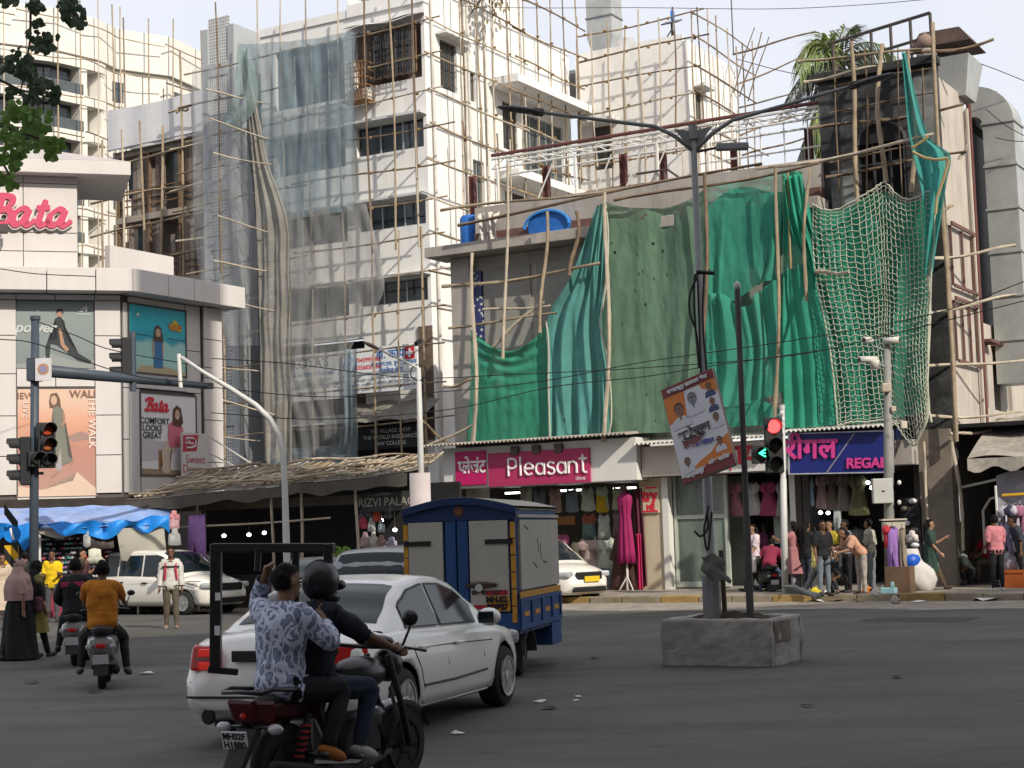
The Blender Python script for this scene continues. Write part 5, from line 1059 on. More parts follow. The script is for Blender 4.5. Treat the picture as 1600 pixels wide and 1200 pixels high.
# hanging goods: toys, bags, garments ------------------------------------------------
def hang(name,label,cat,F,px,py,b,w,h,col,kind='shirt',group=None,rot=0.0,col2=None):
 S={'shirt':[(-.2,1),(-.08,.95),(.08,.95),(.2,1),(.5,.84),(.42,.58),(.3,.64),(.3,0),(-.3,0),(-.3,.64),(-.42,.58),(-.5,.84)],
  'top':[(-.22,1),(-.1,.9),(.1,.9),(.22,1),(.36,.74),(.3,.6),(.38,.06),(.2,0),(-.2,0),(-.38,.06),(-.3,.6),(-.36,.74)],
  'dress':[(-.2,1),(-.08,.95),(.08,.95),(.2,1),(.4,.86),(.34,.7),(.24,.7),(.46,.02),(.2,0),(-.2,0),(-.46,.02),(-.24,.7),(-.34,.7),(-.4,.86)],
  'trousers':[(-.3,1),(0,1),(.3,1),(.36,.5),(.36,0),(.08,0),(.03,.7),(-.03,.7),(-.08,0),(-.36,0),(-.36,.5)],
  'bag':[(-.4,.62),(-.22,.68),(-.18,.95),(0,1),(.18,.95),(.22,.68),(.4,.62),(.45,.05),(.2,0),(-.2,0),(-.45,.05)],
  'hat':[(-.5,.2),(-.3,.4),(-.28,.85),(0,1),(.28,.85),(.3,.4),(.5,.2),(.2,0),(-.2,0)],
  'robe':[(-.08,1),(.08,1),(.16,.9),(.26,.84),(.46,.5),(.36,.48),(.5,.0),(.2,-.01),(-.2,-.01),(-.5,0),(-.36,.48),(-.46,.5),(-.26,.84),(-.16,.9)]}[kind]
 p=F.pf(px,py,b);mb=MB();n=len(S);rr=random.Random(int(px*7+py));P=[((x+rr.uniform(-.03,.03))*w,(z-.5+rr.uniform(-.015,.015))*h) for x,z in S]
 cx=sum(x for x,_ in P)/n;cz=sum(z for _,z in P)/n;th=.06+.05*w
 rings=[[(x,0,z) for x,z in P]]
 for s,d in ((.72,.8),(.35,1.0)):rings.append([(cx+(x-cx)*s,-th*d*(1+.35*math.sin(i*2.4+px)),cz+(z-cz)*s) for i,(x,z) in enumerate(P)])
 vs=[q for r in rings for q in r]+[(cx,-th,cz)];fs=[(r*n+i,(r+1)*n+i,(r+1)*n+(i+1)%n,r*n+(i+1)%n) for r in range(2) for i in range(n)]+[(2*n+i,3*n,2*n+(i+1)%n) for i in range(n)]
 mb.add(vs,fs)
 if col2:mb.m=[1 if vs[f[0]][2]>h*.1 else 0 for f in fs]
 mb.add([(x,-y*.4,z) for x,y,z in vs],[tuple(reversed(f)) for f in fs])
 if kind not in ('bag','hat'):mb.k=2;mb.tube([(-.2*w,-.01,.46*h),(0,-.01,.53*h),(.2*w,-.01,.46*h)],.012,4);mb.tube([(0,-.01,.53*h),(0,-.01,.6*h)],.008,4)
 ms=[mat(f'cloth {col}',col,.85,.18,7,.15,40),mat(f'cloth {col2 or col}',col2 or col,.85,.18,7,.15,40),m_iron]
 return tag(mb.build(name,ms,None,F.w(p.x,b,p.z),F.r+rot,smooth=True),label,cat,group)
GA='garments hung in the left clothes shop'
for px,py,w,h,col,kind,nm,lab,c2 in (
(822,778,.62,.85,(.36,.38,.33),'top','hanging_blouse','pale sage top over the truck roof, first of the top row',None),(843,782,.6,.8,(.16,.2,.23),'top','hanging_blouse','slate blue top just right of the truck roof in the top row',None),
(868,781,.62,.78,(.34,.26,.25),'top','hanging_blouse','dusty pink top third in the top row',None),(893,781,.6,.74,(.17,.23,.28),'top','hanging_blouse','denim blue top between the pink and the mint tops',None),
(918,779,.64,.74,(.42,.5,.43),'top','hanging_blouse','mint striped top left of the yellow one',None),(941,779,.6,.8,(.5,.36,.02),'top','hanging_blouse','yellow top with pale shoulders in the top row',(.42,.5,.38)),
(966,778,.56,.72,(.4,.43,.33),'top','hanging_blouse','speckled cream top at the right of the top row',None),(920,822,.66,.78,(.13,.2,.19),'top','hanging_blouse','dark teal top with red flowers in the middle row',(.3,.1,.06)),
(944,823,.58,.76,(.46,.5,.44),'top','hanging_blouse','white printed top in the middle row',None),(966,818,.5,.8,(.2,.15,.17),'top','hanging_blouse','plum grey top half behind the brown robe',None),
(921,866,.9,.9,(.42,.32,.31),'shirt','hanging_shirt','pale pink T shirt in the bottom row',None),(946,866,.86,.88,(.42,.47,.4),'shirt','hanging_shirt','pale green T shirt in the bottom row',None),(962,862,.6,.84,(.4,.45,.38),'shirt','hanging_shirt','second pale green T shirt tucked behind the brown robe',None),
(880,860,.62,1.0,(.5,.06,.2),'dress','hanging_dress','pink and plum dress above the white taxi',(.28,.07,.14)),(902,878,.5,1.3,(.12,.11,.08),'dress','hanging_dress','olive dress at the end of the rail above the taxi',None),
(925,902,.55,.62,(.03,.035,.045),'trousers','hanging_trousers','black trousers under the pink T shirt',None),(943,903,.45,.62,(.05,.09,.15),'trousers','hanging_trousers','dark blue jeans in the bottom row',None),(957,903,.45,.6,(.15,.21,.23),'trousers','hanging_trousers','faded grey jeans in the bottom row',None)):
 hang(nm,lab,'clothes',FA,px,py,.1 if py<840 else-.1,w,h,col,kind,GA,0,c2)
hang('hanging_robe','long dark brown robe hung beside the magenta dress','clothes',FA,974,874,-.55,.95,1.9,(.075,.035,.03),'robe',GA)
tag(MB().box(-3.0,-2.1,.05,.11,2.05,2.3).build('shop_board',mat('orange brown board',(.28,.12,.04),.6),None,FA.o,FA.r),'small orange brown board among the hanging tops','sign')
o=thing('mannequin','mannequin stand in a long magenta dress by the beige pillar','mannequin',FA.w(-.05,-.75,.15),FA.r)
mb=MB();mb.lathe([(.05,2.78)]+[(r,z) for r,z in ((.1,2.72),(.22,2.64),(.235,2.5),(.2,2.3),(.17,2.1),(.19,1.9),(.215,1.6),(.235,1.3),(.255,1.05),(.27,.75))],36);mb.v=[(x*(1+.06*math.sin(math.atan2(y,x)*7+z*1.5)*(z<2.2)),y*.6*(1+.2*math.sin(math.atan2(y,x)*9+z)*(z<2.3)),z) for x,y,z in mb.v];mb.build('dress',mat('magenta cloth',(.26,.012,.09),.7,.15,5),o,smooth=True)
MB().lathe([(.04,.0),(.03,.8)],6).tube([(0,0,.4),(-.22,-.1,0)],.02,4).tube([(0,0,.4),(.22,-.1,0)],.02,4).build('stand',m_wst,o);MB().ell((0,0,2.86),(.085,.1,.12),10,8).build('head',mat('mannequin dark',(.1,.06,.05),.5),o,smooth=True)
mb=MB();mb.grid(lambda u,v:(.12+.3*u+.06*v,.2+.05*math.sin(u*12),.1+2.75*(1-v)),10,10);tag(mb.build('hanging_scarf',mat('plum cloth',(.09,.02,.035),.85,.2),None,FA.w(0,-.75,.15),FA.r),'long dark plum cloth behind the magenta mannequin','clothes')
mb=MB();mb.grid(lambda u,v:(.22+.16*u,.1+.03*math.sin(u*12),.02+1.55*(1-v)),8,8);tag(mb.build('striped_scarf',mat('crimson cloth',(.45,.02,.1),.85,.2),None,FA.w(0,-.75,.15),FA.r),'crimson and white scarf hanging right of the magenta mannequin','clothes')
GB2='garments hung in the middle clothes shop'
for px,py,w,h,col,kind,lab in ((1071,781,.62,.9,(.02,.06,.035),'shirt','bottle green jersey above the display window'),(1092,782,.5,.85,(.33,.36,.3),'top','pale top with dark trim above the display window'),(1124,779,.55,1.0,(.17,.03,.065),'dress','wine red frock first in the middle shop row'),(1149,780,.56,.95,(.38,.16,.2),'dress','dusty pink frock in the middle shop row'),
(1177,779,.56,.9,(.42,.4,.4),'dress','off white frock with black flower in the middle shop row'),(1201,779,.66,.95,(.3,.05,.12),'dress','raspberry frock in the middle shop row'),(1222,780,.46,.95,(.25,.26,.24),'dress','grey frock beside the traffic light post')):
 hang('hanging_frock',lab,'clothes',FA,px,py,.15 if px>1110 else .4,w,h,col,kind,GB2)
GC='garments hung in the right clothes shop'
for px,py,w,h,col,kind,lab in ((1250,772,.4,.95,(.02,.3,.07),'top','bright green top under the navy sign'),(1264,769,.42,.8,(.22,.3,.36),'top','pale blue top beside the bright green one'),(1284,768,.42,.95,(.2,.13,.13),'dress','mauve brown kurta under the navy sign'),(1300,768,.45,1.0,(.09,.07,.05),'dress','dark brown kurta under the navy sign'),
(1318,770,.5,1.0,(.13,.11,.095),'dress','grey brown kurta under the navy sign'),(1341,773,.62,1.1,(.12,.12,.06),'dress','olive kurta beside the meter cabinet'),(1251,816,.25,.75,(.45,.24,.26),'trousers','pink baby trousers hung in the doorway'),(1309,815,.32,.62,(.3,.33,.32),'trousers','pale grey shorts hung below the lamps')):
 hang('hanging_kurta' if py<790 else 'hanging_trousers',lab,'clothes',FA,px,py,-.1,w,h,col,kind,GC)
for px,py,w,h,c,lab in ((1266,822,.5,.34,(.2,.2,.2),'grey patterned print board in the doorway'),(1267,838,.45,.25,(.3,.31,.3),'pale lettered board below the grey print'),(1226,828,.62,.75,(.3,.34,.29),'pale green board behind the traffic light post')):
 p=FA.pf(px,py,.6);tag(MB().box(p.x-w/2,p.x+w/2,.6,.64,p.z-h/2,p.z+h/2).build('display_board',mat(f'board {c}',c,.7,.3,8),None,FA.o,FA.r),lab,'board')
for px in (1240,):p=FA.pf(px,800,-.2);MB().box(p.x-.08,p.x+.08,-.25,-.1,1.9,3.25).build('door_post',m_fas,sh3)
# mannequins in the display window
for px,c1,lab in ((1095,(.2,.22,.18),'window mannequin in a pale print dress and straw hat'),(1128,(.16,.15,.05),'window mannequin in an olive jacket')):
 p=FA.pf(px,900,.3);o=thing('mannequin',lab,'mannequin',FA.w(p.x,.3,.3),FA.r)
 mb=MB().lathe([(.3,.25),(.27,.7),(.2,1.1),(.22,1.4),(.12,1.55),(.05,1.6)],12) if px==1095 else MB().lathe([(.22,.9),(.24,1.2),(.22,1.45),(.08,1.58)],12)
 mb.tube([(.2,0,1.45),(.3,.02,1.1),(.28,-.1,.85)],.05,6).tube([(-.2,0,1.45),(-.3,.02,1.1),(-.28,-.1,.85)],.05,6)
 mb.build('dress',mat(f'cloth {c1}',c1,.85,.3,14),o,smooth=True);MB().tube([(.1,0,0),(.1,0,.95)],.06,6).tube([(-.1,0,0),(-.1,0,.95)],.06,6).ell((0,0,1.72),(.08,.09,.12),8,7).build('body',mat('mannequin pale',(.4,.4,.36),.5),o,smooth=True)
 if px==1095:MB().lathe([(.2,1.78),(.19,1.8),(.11,1.8),(.1,1.92),(.02,1.94)],14).build('hat',mat('straw',(.5,.45,.35),.8),o)
# toys and bags at the end of the shed
GT='goods hung at the shed end by the truck'
for i,(px,py,w,h,col,kind,lab) in enumerate(((567,803,.3,.28,(.1,.1,.12),'hat','charcoal cap at the left of the toy rail'),(577,800,.3,.28,(.13,.13,.15),'hat','grey cap beside the charcoal one'),(589,805,.3,.35,(.55,.1,.06),'hat','orange red cap on the toy rail'),(606,802,.32,.28,(.12,.13,.14),'hat','dark grey cap by the small lamp'),
(568,813,.26,.45,(.5,.08,.12),'bag','pink red pouch under the caps'),(581,819,.26,.4,(.5,.5,.5),'bag','white pouch under the caps'),(596,822,.24,.35,(.35,.4,.42),'bag','pale grey pouch by the lamp'),(571,843,.4,.42,(.4,.3,.3),'bag','patterned red and white bag below the pouches'),(584,842,.32,.4,(.5,.48,.45),'bag','cream bag below the pouches'),(596,846,.34,.38,(.28,.18,.15),'bag','brown bag below the pouches'),(612,848,.4,.32,(.3,.27,.35),'bag','lilac grey bag next to the truck door'))):
 hang({'hat':'hanging_hat','bag':'hanging_bag'}[kind],lab,'cap' if kind=='hat' else 'bag',FM,px,py,.5,w,h,col,kind,GT)
hang('hanging_cloth','lilac cloth hung on a bamboo post of the market shed','clothes',FM,308,848,0,.9,1.5,(.33,.17,.42),'trousers')
# ------------------------------------------------------------------ stall under the blue tarpaulin
FS=Fr(*at(100,960,44.5).xy,-10)
st=thing('street_stall','street stall with a blue tarpaulin roof below the shoe store','stall',FS.o,FS.r)
m_bt1=mat('tarp bright blue',(.012,.2,.62),.45,.12,3,.2,10);m_bt2=mat('tarp pale blue',(.2,.3,.55),.6,.25,2,.2,10,stain=.6,stcol=(.45,.42,.4))
ca,cb,cc=FS.pf(-20,795,1.6),FS.pf(0,826,0),FS.pf(265,790,1.2)
xr=FS.pf(265,800,.3).x;xl=FS.pf(-30,800,.3).x;zf=FS.pf(100,826,0).z;zb_=FS.pf(100,793,1.6).z
mb=MB();mb.grid(lambda u,v:(xl+(xr-xl)*u,-.05+1.8*v,zf+.02+(zb_-zf)*v+.05*noise.noise(Vector((u*8,v*5,0)))+.25*max(0,u-.8)*(1-v)),40,8);mb.build('tarpaulin_roof',m_bt2,st,smooth=True)
def fringe(u):return .30+.12*math.sin(u*11+1)+.35*math.exp(-((u-.235)/.035)**2)+.1*math.sin(u*31)
mb=MB();mb.grid(lambda u,v:(xl+(xr-xl)*u,-.1-.08*math.sin(v*3+u*26)-.05*math.sin(u*55),zf+.16+2.3*max(0,u-.8)*(1-v)**1*.35-(fringe(u)+1.1*max(0,u-.84))*v-.04*math.sin(u*40+v*4)),90,8);mb.build('tarpaulin_edge',m_bt1,st,smooth=True)
MB().box(xl,xr-.2,2.0,2.1,0,3.2).build('back_wall',mat('stall dark brown',(.04,.032,.028),.85,.3,3),st)
for px in (62,215):p=FS.pf(px,850,.1);MB().tube([(p.x,.1,0),(p.x,.1,zf)],.035,6).build('post',m_wst,st)
tb0,tb1=FS.pf(60,905,.2).x,FS.pf(175,905,.2).x;MB().box(tb0,tb1,.25,1.2,0,.95).build('table',mat('table cloth',(.2,.03,.05),.8,.3,6),st)
MB().grid(lambda u,v:(tb0+(tb1-tb0)*u,.5+.25*v,.95+1.15*v),1,1).build('display_slope',m_dark,st)
rr=random.Random(5);TM=[mat(f'trinket {i}',c,.3,.1,5) for i,c in enumerate(((.6,.62,.65),(.03,.03,.035),(.45,.2,.5),(.1,.45,.45),(.55,.1,.1),(.4,.4,.42)))]
tk=MB()
for r in range(9):
 for c in range(24):
  if rr.random()<.12:continue
  x=tb0+(tb1-tb0)*(c+.5+rr.uniform(-.2,.2))/24;v=(r+.5)/9;tk.use(rr.choice((0,0,1,1,2,3,5,4)))
  tk.tube([(x-.035,.47+.25*v,.97+1.15*v),(x,.44+.25*v,1.0+1.15*v),(x+.035,.47+.25*v,.97+1.15*v)],.026,4)
tk.build('sunglasses',TM,kind='stuff',parent=None,loc=FS.o,rot=FS.r,label='rows of sunglasses and trinkets shining on the stall slope')
p0,p1,p2,p3=[FS.pf(x,y,-.05) for x,y in ((182,826),(256,822),(262,882),(190,876))]
mb=MB()
def sheet(u,v):
 t=p0.lerp(p1,u);b=p3.lerp(p2,u);q=t.lerp(b,v);return (q.x,-.05-.08*math.sin(v*3)-.03*math.sin(u*9+v*3),q.z)
mb.grid(sheet,14,12);tag(mb.build('hanging_sheet',mat('grey cotton',(.31,.3,.255),.9,.08,2,.1),None,FS.o,FS.r,smooth=True),'grey cotton sheet hung at the right side of the blue stall','sheet')
for (px,py,w,h,c,lab) in ((93,832,1.15,.3,(.42,.37,.3),'cream cloth valance below the blue tarpaulin'),(168,830,.42,.2,(.5,.4,.33),'small cream flap below the tarpaulin')):
 p=FS.pf(px,py,.02);mb=MB();mb.grid(lambda u,v:(p.x-w/2+w*u,0,p.z+h/2-h*v*(.4+.6*math.sin(u*3.14))),12,3);tag(mb.build('cloth_flap',mat(f'flap {c}',c,.9),None,FS.w(0,.02,0),FS.r),lab,'cloth')
for (px,py,w,h,col,kind,nm,lab) in ((152,843,.5,.5,(.06,.05,.05),'bag','hanging_bag','dark rucksack hung under the blue tarpaulin'),(166,846,.45,.4,(.09,.075,.07),'bag','hanging_bag','brown rucksack right of the dark one'),(138,840,.3,.5,(.4,.4,.4),'bag','hanging_bag','black and white patterned bag on the stall rail'),(148,868,.55,.42,(.5,.5,.42),'hat','sun_hat','large cream sun hat on the stall'),(131,868,.2,.2,(.5,.04,.03),'hat','red_cap','small red cap beside the cream sun hat'),
 (272,806,.35,.3,(.45,.2,.22),'bag','hanging_bag','pink bag at the right corner of the blue tarpaulin'),(273,838,.38,.5,(.35,.35,.36),'bag','hanging_bag','black and white tote hung right of the grey sheet'),(42,842,.3,.3,(.35,.25,.18),'bag','hanging_bag','tan bag left of the signal post'),(270,815,.4,.42,(.5,.3,.33),'bag','hanging_bag','pale pink bag under the pink one')):
 hang(nm,lab,'bag' if kind=='bag' else 'hat',FS,px,py,.05,w,h,col,kind)
# clothes rack at the right edge
rk=thing('clothes_rack','clothes rack with a yellow rail at the right edge of the pavement','rack',FA.w(FA.pf(1590,800,-1.5).x,-1.5,.15),FA.r)
mb=MB();mb.grid(lambda u,v:(-.55+2.0*u,.3+.1*math.sin(u*8),2.75-1.9*v+.12*math.sin(u*6)),14,10);mb.build('back_sheet',mat('lilac grey sheet',(.3,.29,.34),.85,.2,2),rk)
MB().tube([(-.35,0,2.25),(1.6,0,2.3)],.04,6).build('rail',mat('yellow rail',(.55,.33,.03),.5),rk);MB().tube([(-.5,0,0),(-.5,0,2.5)],.03,6).build('post',m_wst,rk)
for i,(c,l) in enumerate((((.4,.38,.45),'pale lilac top at the left end of the yellow rail'),((.03,.03,.06),'navy top on the yellow rail'),((.45,.42,.48),'white top on the yellow rail'),((.3,.12,.2),'plum top at the right end of the yellow rail'))):
 o=hang('hanging_blouse',l,'clothes',FA,1575+i*8,812,-1.55,.42,.75,c,'shirt','tops on the yellow rail');o.rotation_euler=(0,0,FA.r+.5)
for i,(px,py,w,h,c,k,l) in enumerate(((1574,843,.45,.8,(.2,.17,.26),'trousers','slate trousers below the yellow rail'),(1590,846,.45,.5,(.4,.36,.42),'shirt','lilac shirt low on the clothes rack'),(1576,876,.5,.5,(.35,.33,.38),'bag','zebra print bundle at the foot of the clothes rack'))):hang('hanging_clothes',l,'clothes',FA,px,py,-1.6,w,h,c,k)
tag(MB().box(0,.55,0,.5,0,.42).box(-.02,.57,-.02,.0,.36,.44).build('crate',mat('orange crate',(.35,.09,.02),.6,.2),None,FA.w(FA.pf(1577,905,-1.9).x-.2,-1.9,.15),FA.r),'orange brown crate under the clothes rack','crate')
# goods strip on the pier by the meter pole
o=thing('shoe_display','tall narrow rack of hats hung down the brown pier','rack',FA.w(FA.pf(1424,860,-.5).x,-.5,.15),FA.r)
MB().box(-.25,.25,.05,.1,.3,2.3).build('panel',m_dark,o)
for k in range(10):MB().ell((-.1+.2*(k%2),0,.5+.19*k),(.12,.09,.07),8,5).build('hat',[TM[0],TM[1],m_canv][k%3],o,smooth=True)
# ------------------------------------------------------------------ planter island with lamp column and flag pole
m_plast=mat('planter plaster',(.3,.285,.255),.92,.2,2.5,.5,22,stain=.6,stcol=(.08,.075,.07));m_soil=mat('soil',(.035,.025,.018),.95,.35,8,.8,25)
m_galv=mat('galvanised grey',(.21,.22,.22),.5,.12,3,metal=.1);m_galvl=mat('pale painted pole',(.48,.48,.47),.45,.08,2)
FP=Fr(*gp(1033,1041).xy,29)
pl=thing('street_planter','low grey plastered planter box on the traffic island','planter',FP.o,FP.r)
Wp,Dp,Hp=1.58,1.3,.63
for (x0,x1,y0,y1) in ((0,Wp,0,.14),(0,Wp,Dp-.14,Dp),(0,.14,.141,Dp-.141),(Wp-.14,Wp,.141,Dp-.141)):
 b2=MB();b2.box(x0,x1,y0,y1,-.02,Hp);o=b2.build('planter_wall',m_plast,pl,bev=.035)
 md=o.modifiers.new('sub','SUBSURF');md.subdivision_type='SIMPLE';md.levels=4;md.render_levels=4
 tx=bpy.data.textures.new('rough plaster','CLOUDS');tx.noise_scale=.25;dm=o.modifiers.new('rough','DISPLACE');dm.texture=tx;dm.strength=.05;dm.mid_level=.5
mb=MB();mb.grid(lambda u,v:(.12+(Wp-.24)*u,.12+(Dp-.24)*v,Hp-.05+.16*math.sin(u*3.14)*math.sin(v*3.14)*(.5+noise.noise(Vector((u*5,v*5,1))))+.03*noise.noise(Vector((u*16,v*16,4)))),24,20);mb.build('soil',m_soil,pl,kind='stuff',smooth=True)
m_peel=mat('peeled paint',(.12,.1,.085),.9,.5,5,stain=.9,stcol=(.4,.37,.33),streak=True);MB().box(Wp+.004,Wp+.012,.12,.72,.3,.58).build('torn_poster',m_peel,pl)
lb=gp(1113,955,Hp-.1);lb=at(1113,958,22.75);base=FP.w(*(FP.loc(lb).xy),Hp-.05)
lp=thing('street_lamp','tall grey street lamp column with two long arms rising from the planter','street lamp',base)
top=at(1083,205,base.y);hh=top.z-base.z;tx_=(top.x-base.x)/hh
def lpt(z,dx=0,dy=0):return (tx_*z+dx,dy,z)
MB().tube([lpt(0),lpt(.6),lpt(.601),lpt(3.3),lpt(3.31),lpt(hh)],[.088,.084,.066,.062,.052,.044],12).build('pole',m_galv,lp,smooth=True)
MB().tube([lpt(0),lpt(.62)],.125,8).build('base_sleeve',m_galv,lp);MB().tube([lpt(hh-.12),lpt(hh+.08)],.065,12).build('cap',m_galv,lp)
for sx,tip,elb,ln in ((-1,(783,168),(1000,207),0),(1,(1395,116),(1120,200),0)):
 e=at(*tip,base.y-.3)-base;p1=Vector(lpt(hh));k1=Vector(e);mid=p1.lerp(k1,.12);mid.z-=.1
 st_=Vector(lpt(hh-.28));MB().tube([st_,p1.lerp(k1,.1)+Vector((0,0,-.1)),p1.lerp(k1,.2),p1.lerp(k1,.55)+Vector((0,0,.0)),p1.lerp(k1,.82)],[.034,.032,.029,.026,.024],8).build('arm',m_galv,lp,smooth=True)
 MB().add([lpt(hh-.3),lpt(hh),p1.lerp(k1,.1),lpt(hh-.3,0,.02),lpt(hh,0,.02),tuple(p1.lerp(k1,.1)+Vector((0,.02,0)))],[(0,1,2),(5,4,3),(0,2,5,3),(0,3,4,1),(1,4,5,2)]).build('gusset',m_galv,lp)
 d=(k1-p1).normalized();rot=d.to_track_quat('X','Z').to_matrix();c=p1.lerp(k1,.9)
 MB().ell(c,(.34,.11,.042),12,7,rot).build('lamp_head',mat('lamp head grey',(.1,.095,.1),.5),lp,smooth=True);MB().obox(p1.lerp(k1,.81),(.16,.09,.1),rot).build('joint',m_iron,lp,bev=.015)
o=thing('security_camera','small camera bracketed under the right arm of the planter lamp','camera',base+Vector(lpt(hh-.3)));MB().tube([(0,0,0),(.35,-.05,.05)],.02,5).build('bracket',m_iron,o);MB().box(.3,.75,-.12,.0,.0,.1).build('body',mat('camera grey',(.25,.25,.26),.5),o,bev=.02)
# cable bundle and clutter on the column
m_cable=mat('black cable',(.015,.015,.016),.6,0)
cb=thing('cable_bundle','loops of black cable hanging down the planter lamp column','cables',base)
zc_=lambda px,py:tuple(at(px,py,base.y-.18)-base)
for P in ([(1112,428),(1090,428),(1085,440),(1086,500),(1092,570)],[(1090,430),(1078,460),(1078,490),(1088,520),(1092,575)],[(1100,425),(1098,500),(1104,580)],[(1090,435),(1093,520),(1096,600),(1100,700)],[(1107,790),(1100,830),(1106,860),(1112,800)],[(1085,830),(1095,838),(1106,825),(1105,800)]):
 MB().tube(bez_3([zc_(*p) for p in P]),.016,5).build('cable',m_cable,cb)
MB().tube([zc_(1088,425),zc_(1116,427)],.03,5).build('bracket',m_cable,cb)
mb=MB();q0=at(1092,868,base.y-.22)-base
mb.grid(lambda u,v:(q0.x+.3*u+.1*v+.04*math.sin(v*9),q0.y-.06*math.sin(u*3.1),q0.z-.36*v-.03*math.sin(u*8)),8,8);tag(mb.build('canvas_bag',mat('grey canvas',(.13,.135,.12),.9,.2,6),None,base),'slack grey canvas pouch strapped to the planter lamp column','bag')
st2=at(1133,960,base.y+.1);o=tag(MB().tube([(0,0,0),(-.02,0,.95)],.035,6).build('stub_post',mat('rust brown post',(.09,.06,.045),.8,.3),None,FP.w(FP.loc(st2).x,FP.loc(st2).y,Hp-.05)),'short rusty stub post beside the lamp column in the planter','post')
fb=at(1172,950,base.y-.15);fl_=FP.w(FP.loc(fb).x,FP.loc(fb).y,Hp-.05);ft=at(1152,452,fl_.y)-fl_
fp=thing('flag_pole','thin dark steel pole standing in the planter right of the lamp','pole',fl_)
MB().tube([(0,0,0),ft*.3,ft*.3+Vector((0,0,.005)),ft],[.052,.05,.042,.04],8).build('pole',mat('dark steel pole',(.075,.07,.065),.6,.2,metal=.2),fp);MB().ell(ft+Vector((0,0,.05)),(.05,.05,.06),8,6).build('finial',m_galvl,fp,smooth=True)
# tilted political banner, tied to the column
yb=base.y-.3;bl=at(1068,757,yb);br=at(1150,724,yb-.42);tl=at(1029,612,yb+.46);ex=br-bl;ez=tl-bl;wB,hB=ex.length,ez.length
ex.normalize();ez=(ez-ex*ez.dot(ex)).normalized();R3=Matrix((ex,-ex.cross(ez),ez)).transposed()
bo=thing('banner','tilted printed banner with maroon bands and portrait heads tied to the lamp column','banner',bl,R3.to_euler())
MB().box(0,wB,0,.02,0,hB).build('sheet',C('banner white',.52,.52,.55),bo)
def bl_(name,m,pg,i):
 me=bpy.data.meshes.new(name);bm=bmesh.new();f=bm.faces.new([bm.verts.new((u*wB,-.003-.0022*i,v*hB)) for u,v in pg]);bmesh.ops.triangulate(bm,faces=[f]);bm.to_mesh(me);bm.free();me.materials.append(m);link(name,me,bo)
m_mar2=C('banner maroon',.16,.025,.025);m_or=C('banner orange',.5,.15,.025);FC1=C('portrait skin',.2,.1,.065);FC2=C('portrait grey',.17,.18,.2);FHR=C('portrait hair',.02,.018,.018);FSH=C('portrait shirt',.48,.48,.52);FNV=C('portrait navy',.03,.05,.13)
bl_('orange_field',m_or,[(0,.62),(.35,.62),(.4,.9),(0,.91)],0);bl_('orange_field',m_or,[(.74,.84),(1,.76),(1,.91),(.68,.91)],0);bl_('orange_field',m_or,[(.2,.1),(1,.1),(1,.32),(.8,.28),(.62,.2),(.4,.16)],0)
bl_('top_band',m_mar2,[(0,.9),(1,.9),(1,1),(0,1)],1);bl_('bottom_band',m_mar2,[(0,0),(1,0),(1,.11),(.5,.1),(.35,.06),(0,.06)],1)
for (cx,cy,s,fm_,sh) in ((.24,.73,.16,FC1,FSH),(.52,.79,.15,FC2,FSH),(.86,.84,.09,FC1,FNV),(.86,.68,.085,FC1,FNV),(.86,.52,.095,FC1,FSH),(.82,.28,.095,FC1,FSH),(.17,.2,.1,FC1,FSH)):
 r=wB/hB
 bl_('shoulders',sh,[(cx-s*1.15,cy-s*1.15),(cx+s*1.15,cy-s*1.15),(cx+s*.95,cy-s*.62),(cx+s*.3,cy-s*.42),(cx-s*.3,cy-s*.42),(cx-s*.95,cy-s*.62)],2)
 bl_('hair',FHR if fm_ is FC1 else C('portrait grey hair',.1,.105,.12),ov(cx,cy+s*.13*r,s*.56,s*.66*r),3);bl_('face',fm_,ov(cx,cy-s*.02,s*.5,s*.62*r),4);bl_('neck',fm_,[(cx-s*.2,cy-s*.5*r),(cx+s*.2,cy-s*.5*r),(cx+s*.1,cy-s*.62),(cx-s*.05,cy-s*.7)],3)
 bl_('brow',FHR,[(cx-s*.36,cy+s*.1*r),(cx+s*.36,cy+s*.1*r),(cx+s*.34,cy+s*.2*r),(cx-s*.34,cy+s*.2*r)],5);bl_('moustache',FHR,[(cx-s*.2,cy-s*.3*r),(cx+s*.2,cy-s*.3*r),(cx,cy-s*.18*r)],5)
for t_,u,v,s,m in (('महाराष्ट्र कामगार सेना',.5,.945,.075,C('banner white',.52,.52,.55)),('शुभेच्छा',.42,.46,.17,FHR),('हार्दिक',.36,.36,.11,C('banner maroon',.16,.025,.025)),('अभिनंदन',.56,.31,.085,C('banner blue',.05,.04,.25)),('जनतेचा सेवक',.42,.41,.06,FHR),('रमेश पाटील',.74,.1,.075,C('banner white',.52,.52,.55)),('कार्यकर्ते',.26,.055,.075,C('banner white',.52,.52,.55))):
 txt('lettering',t_,s,m,bo,(u*wB,-.022,v*hB),ext=.001,bold=.004)
for x0,x1,z0,z1 in ((-.015,.015,0,hB),(wB-.015,wB+.015,0,hB),(.016,wB-.016,hB-.015,hB+.015),(.016,wB-.016,-.015,.015)):MB().box(x0,x1,.021,.045,z0,z1).build('batten',mat('batten wood',(.3,.24,.18),.8),bo)
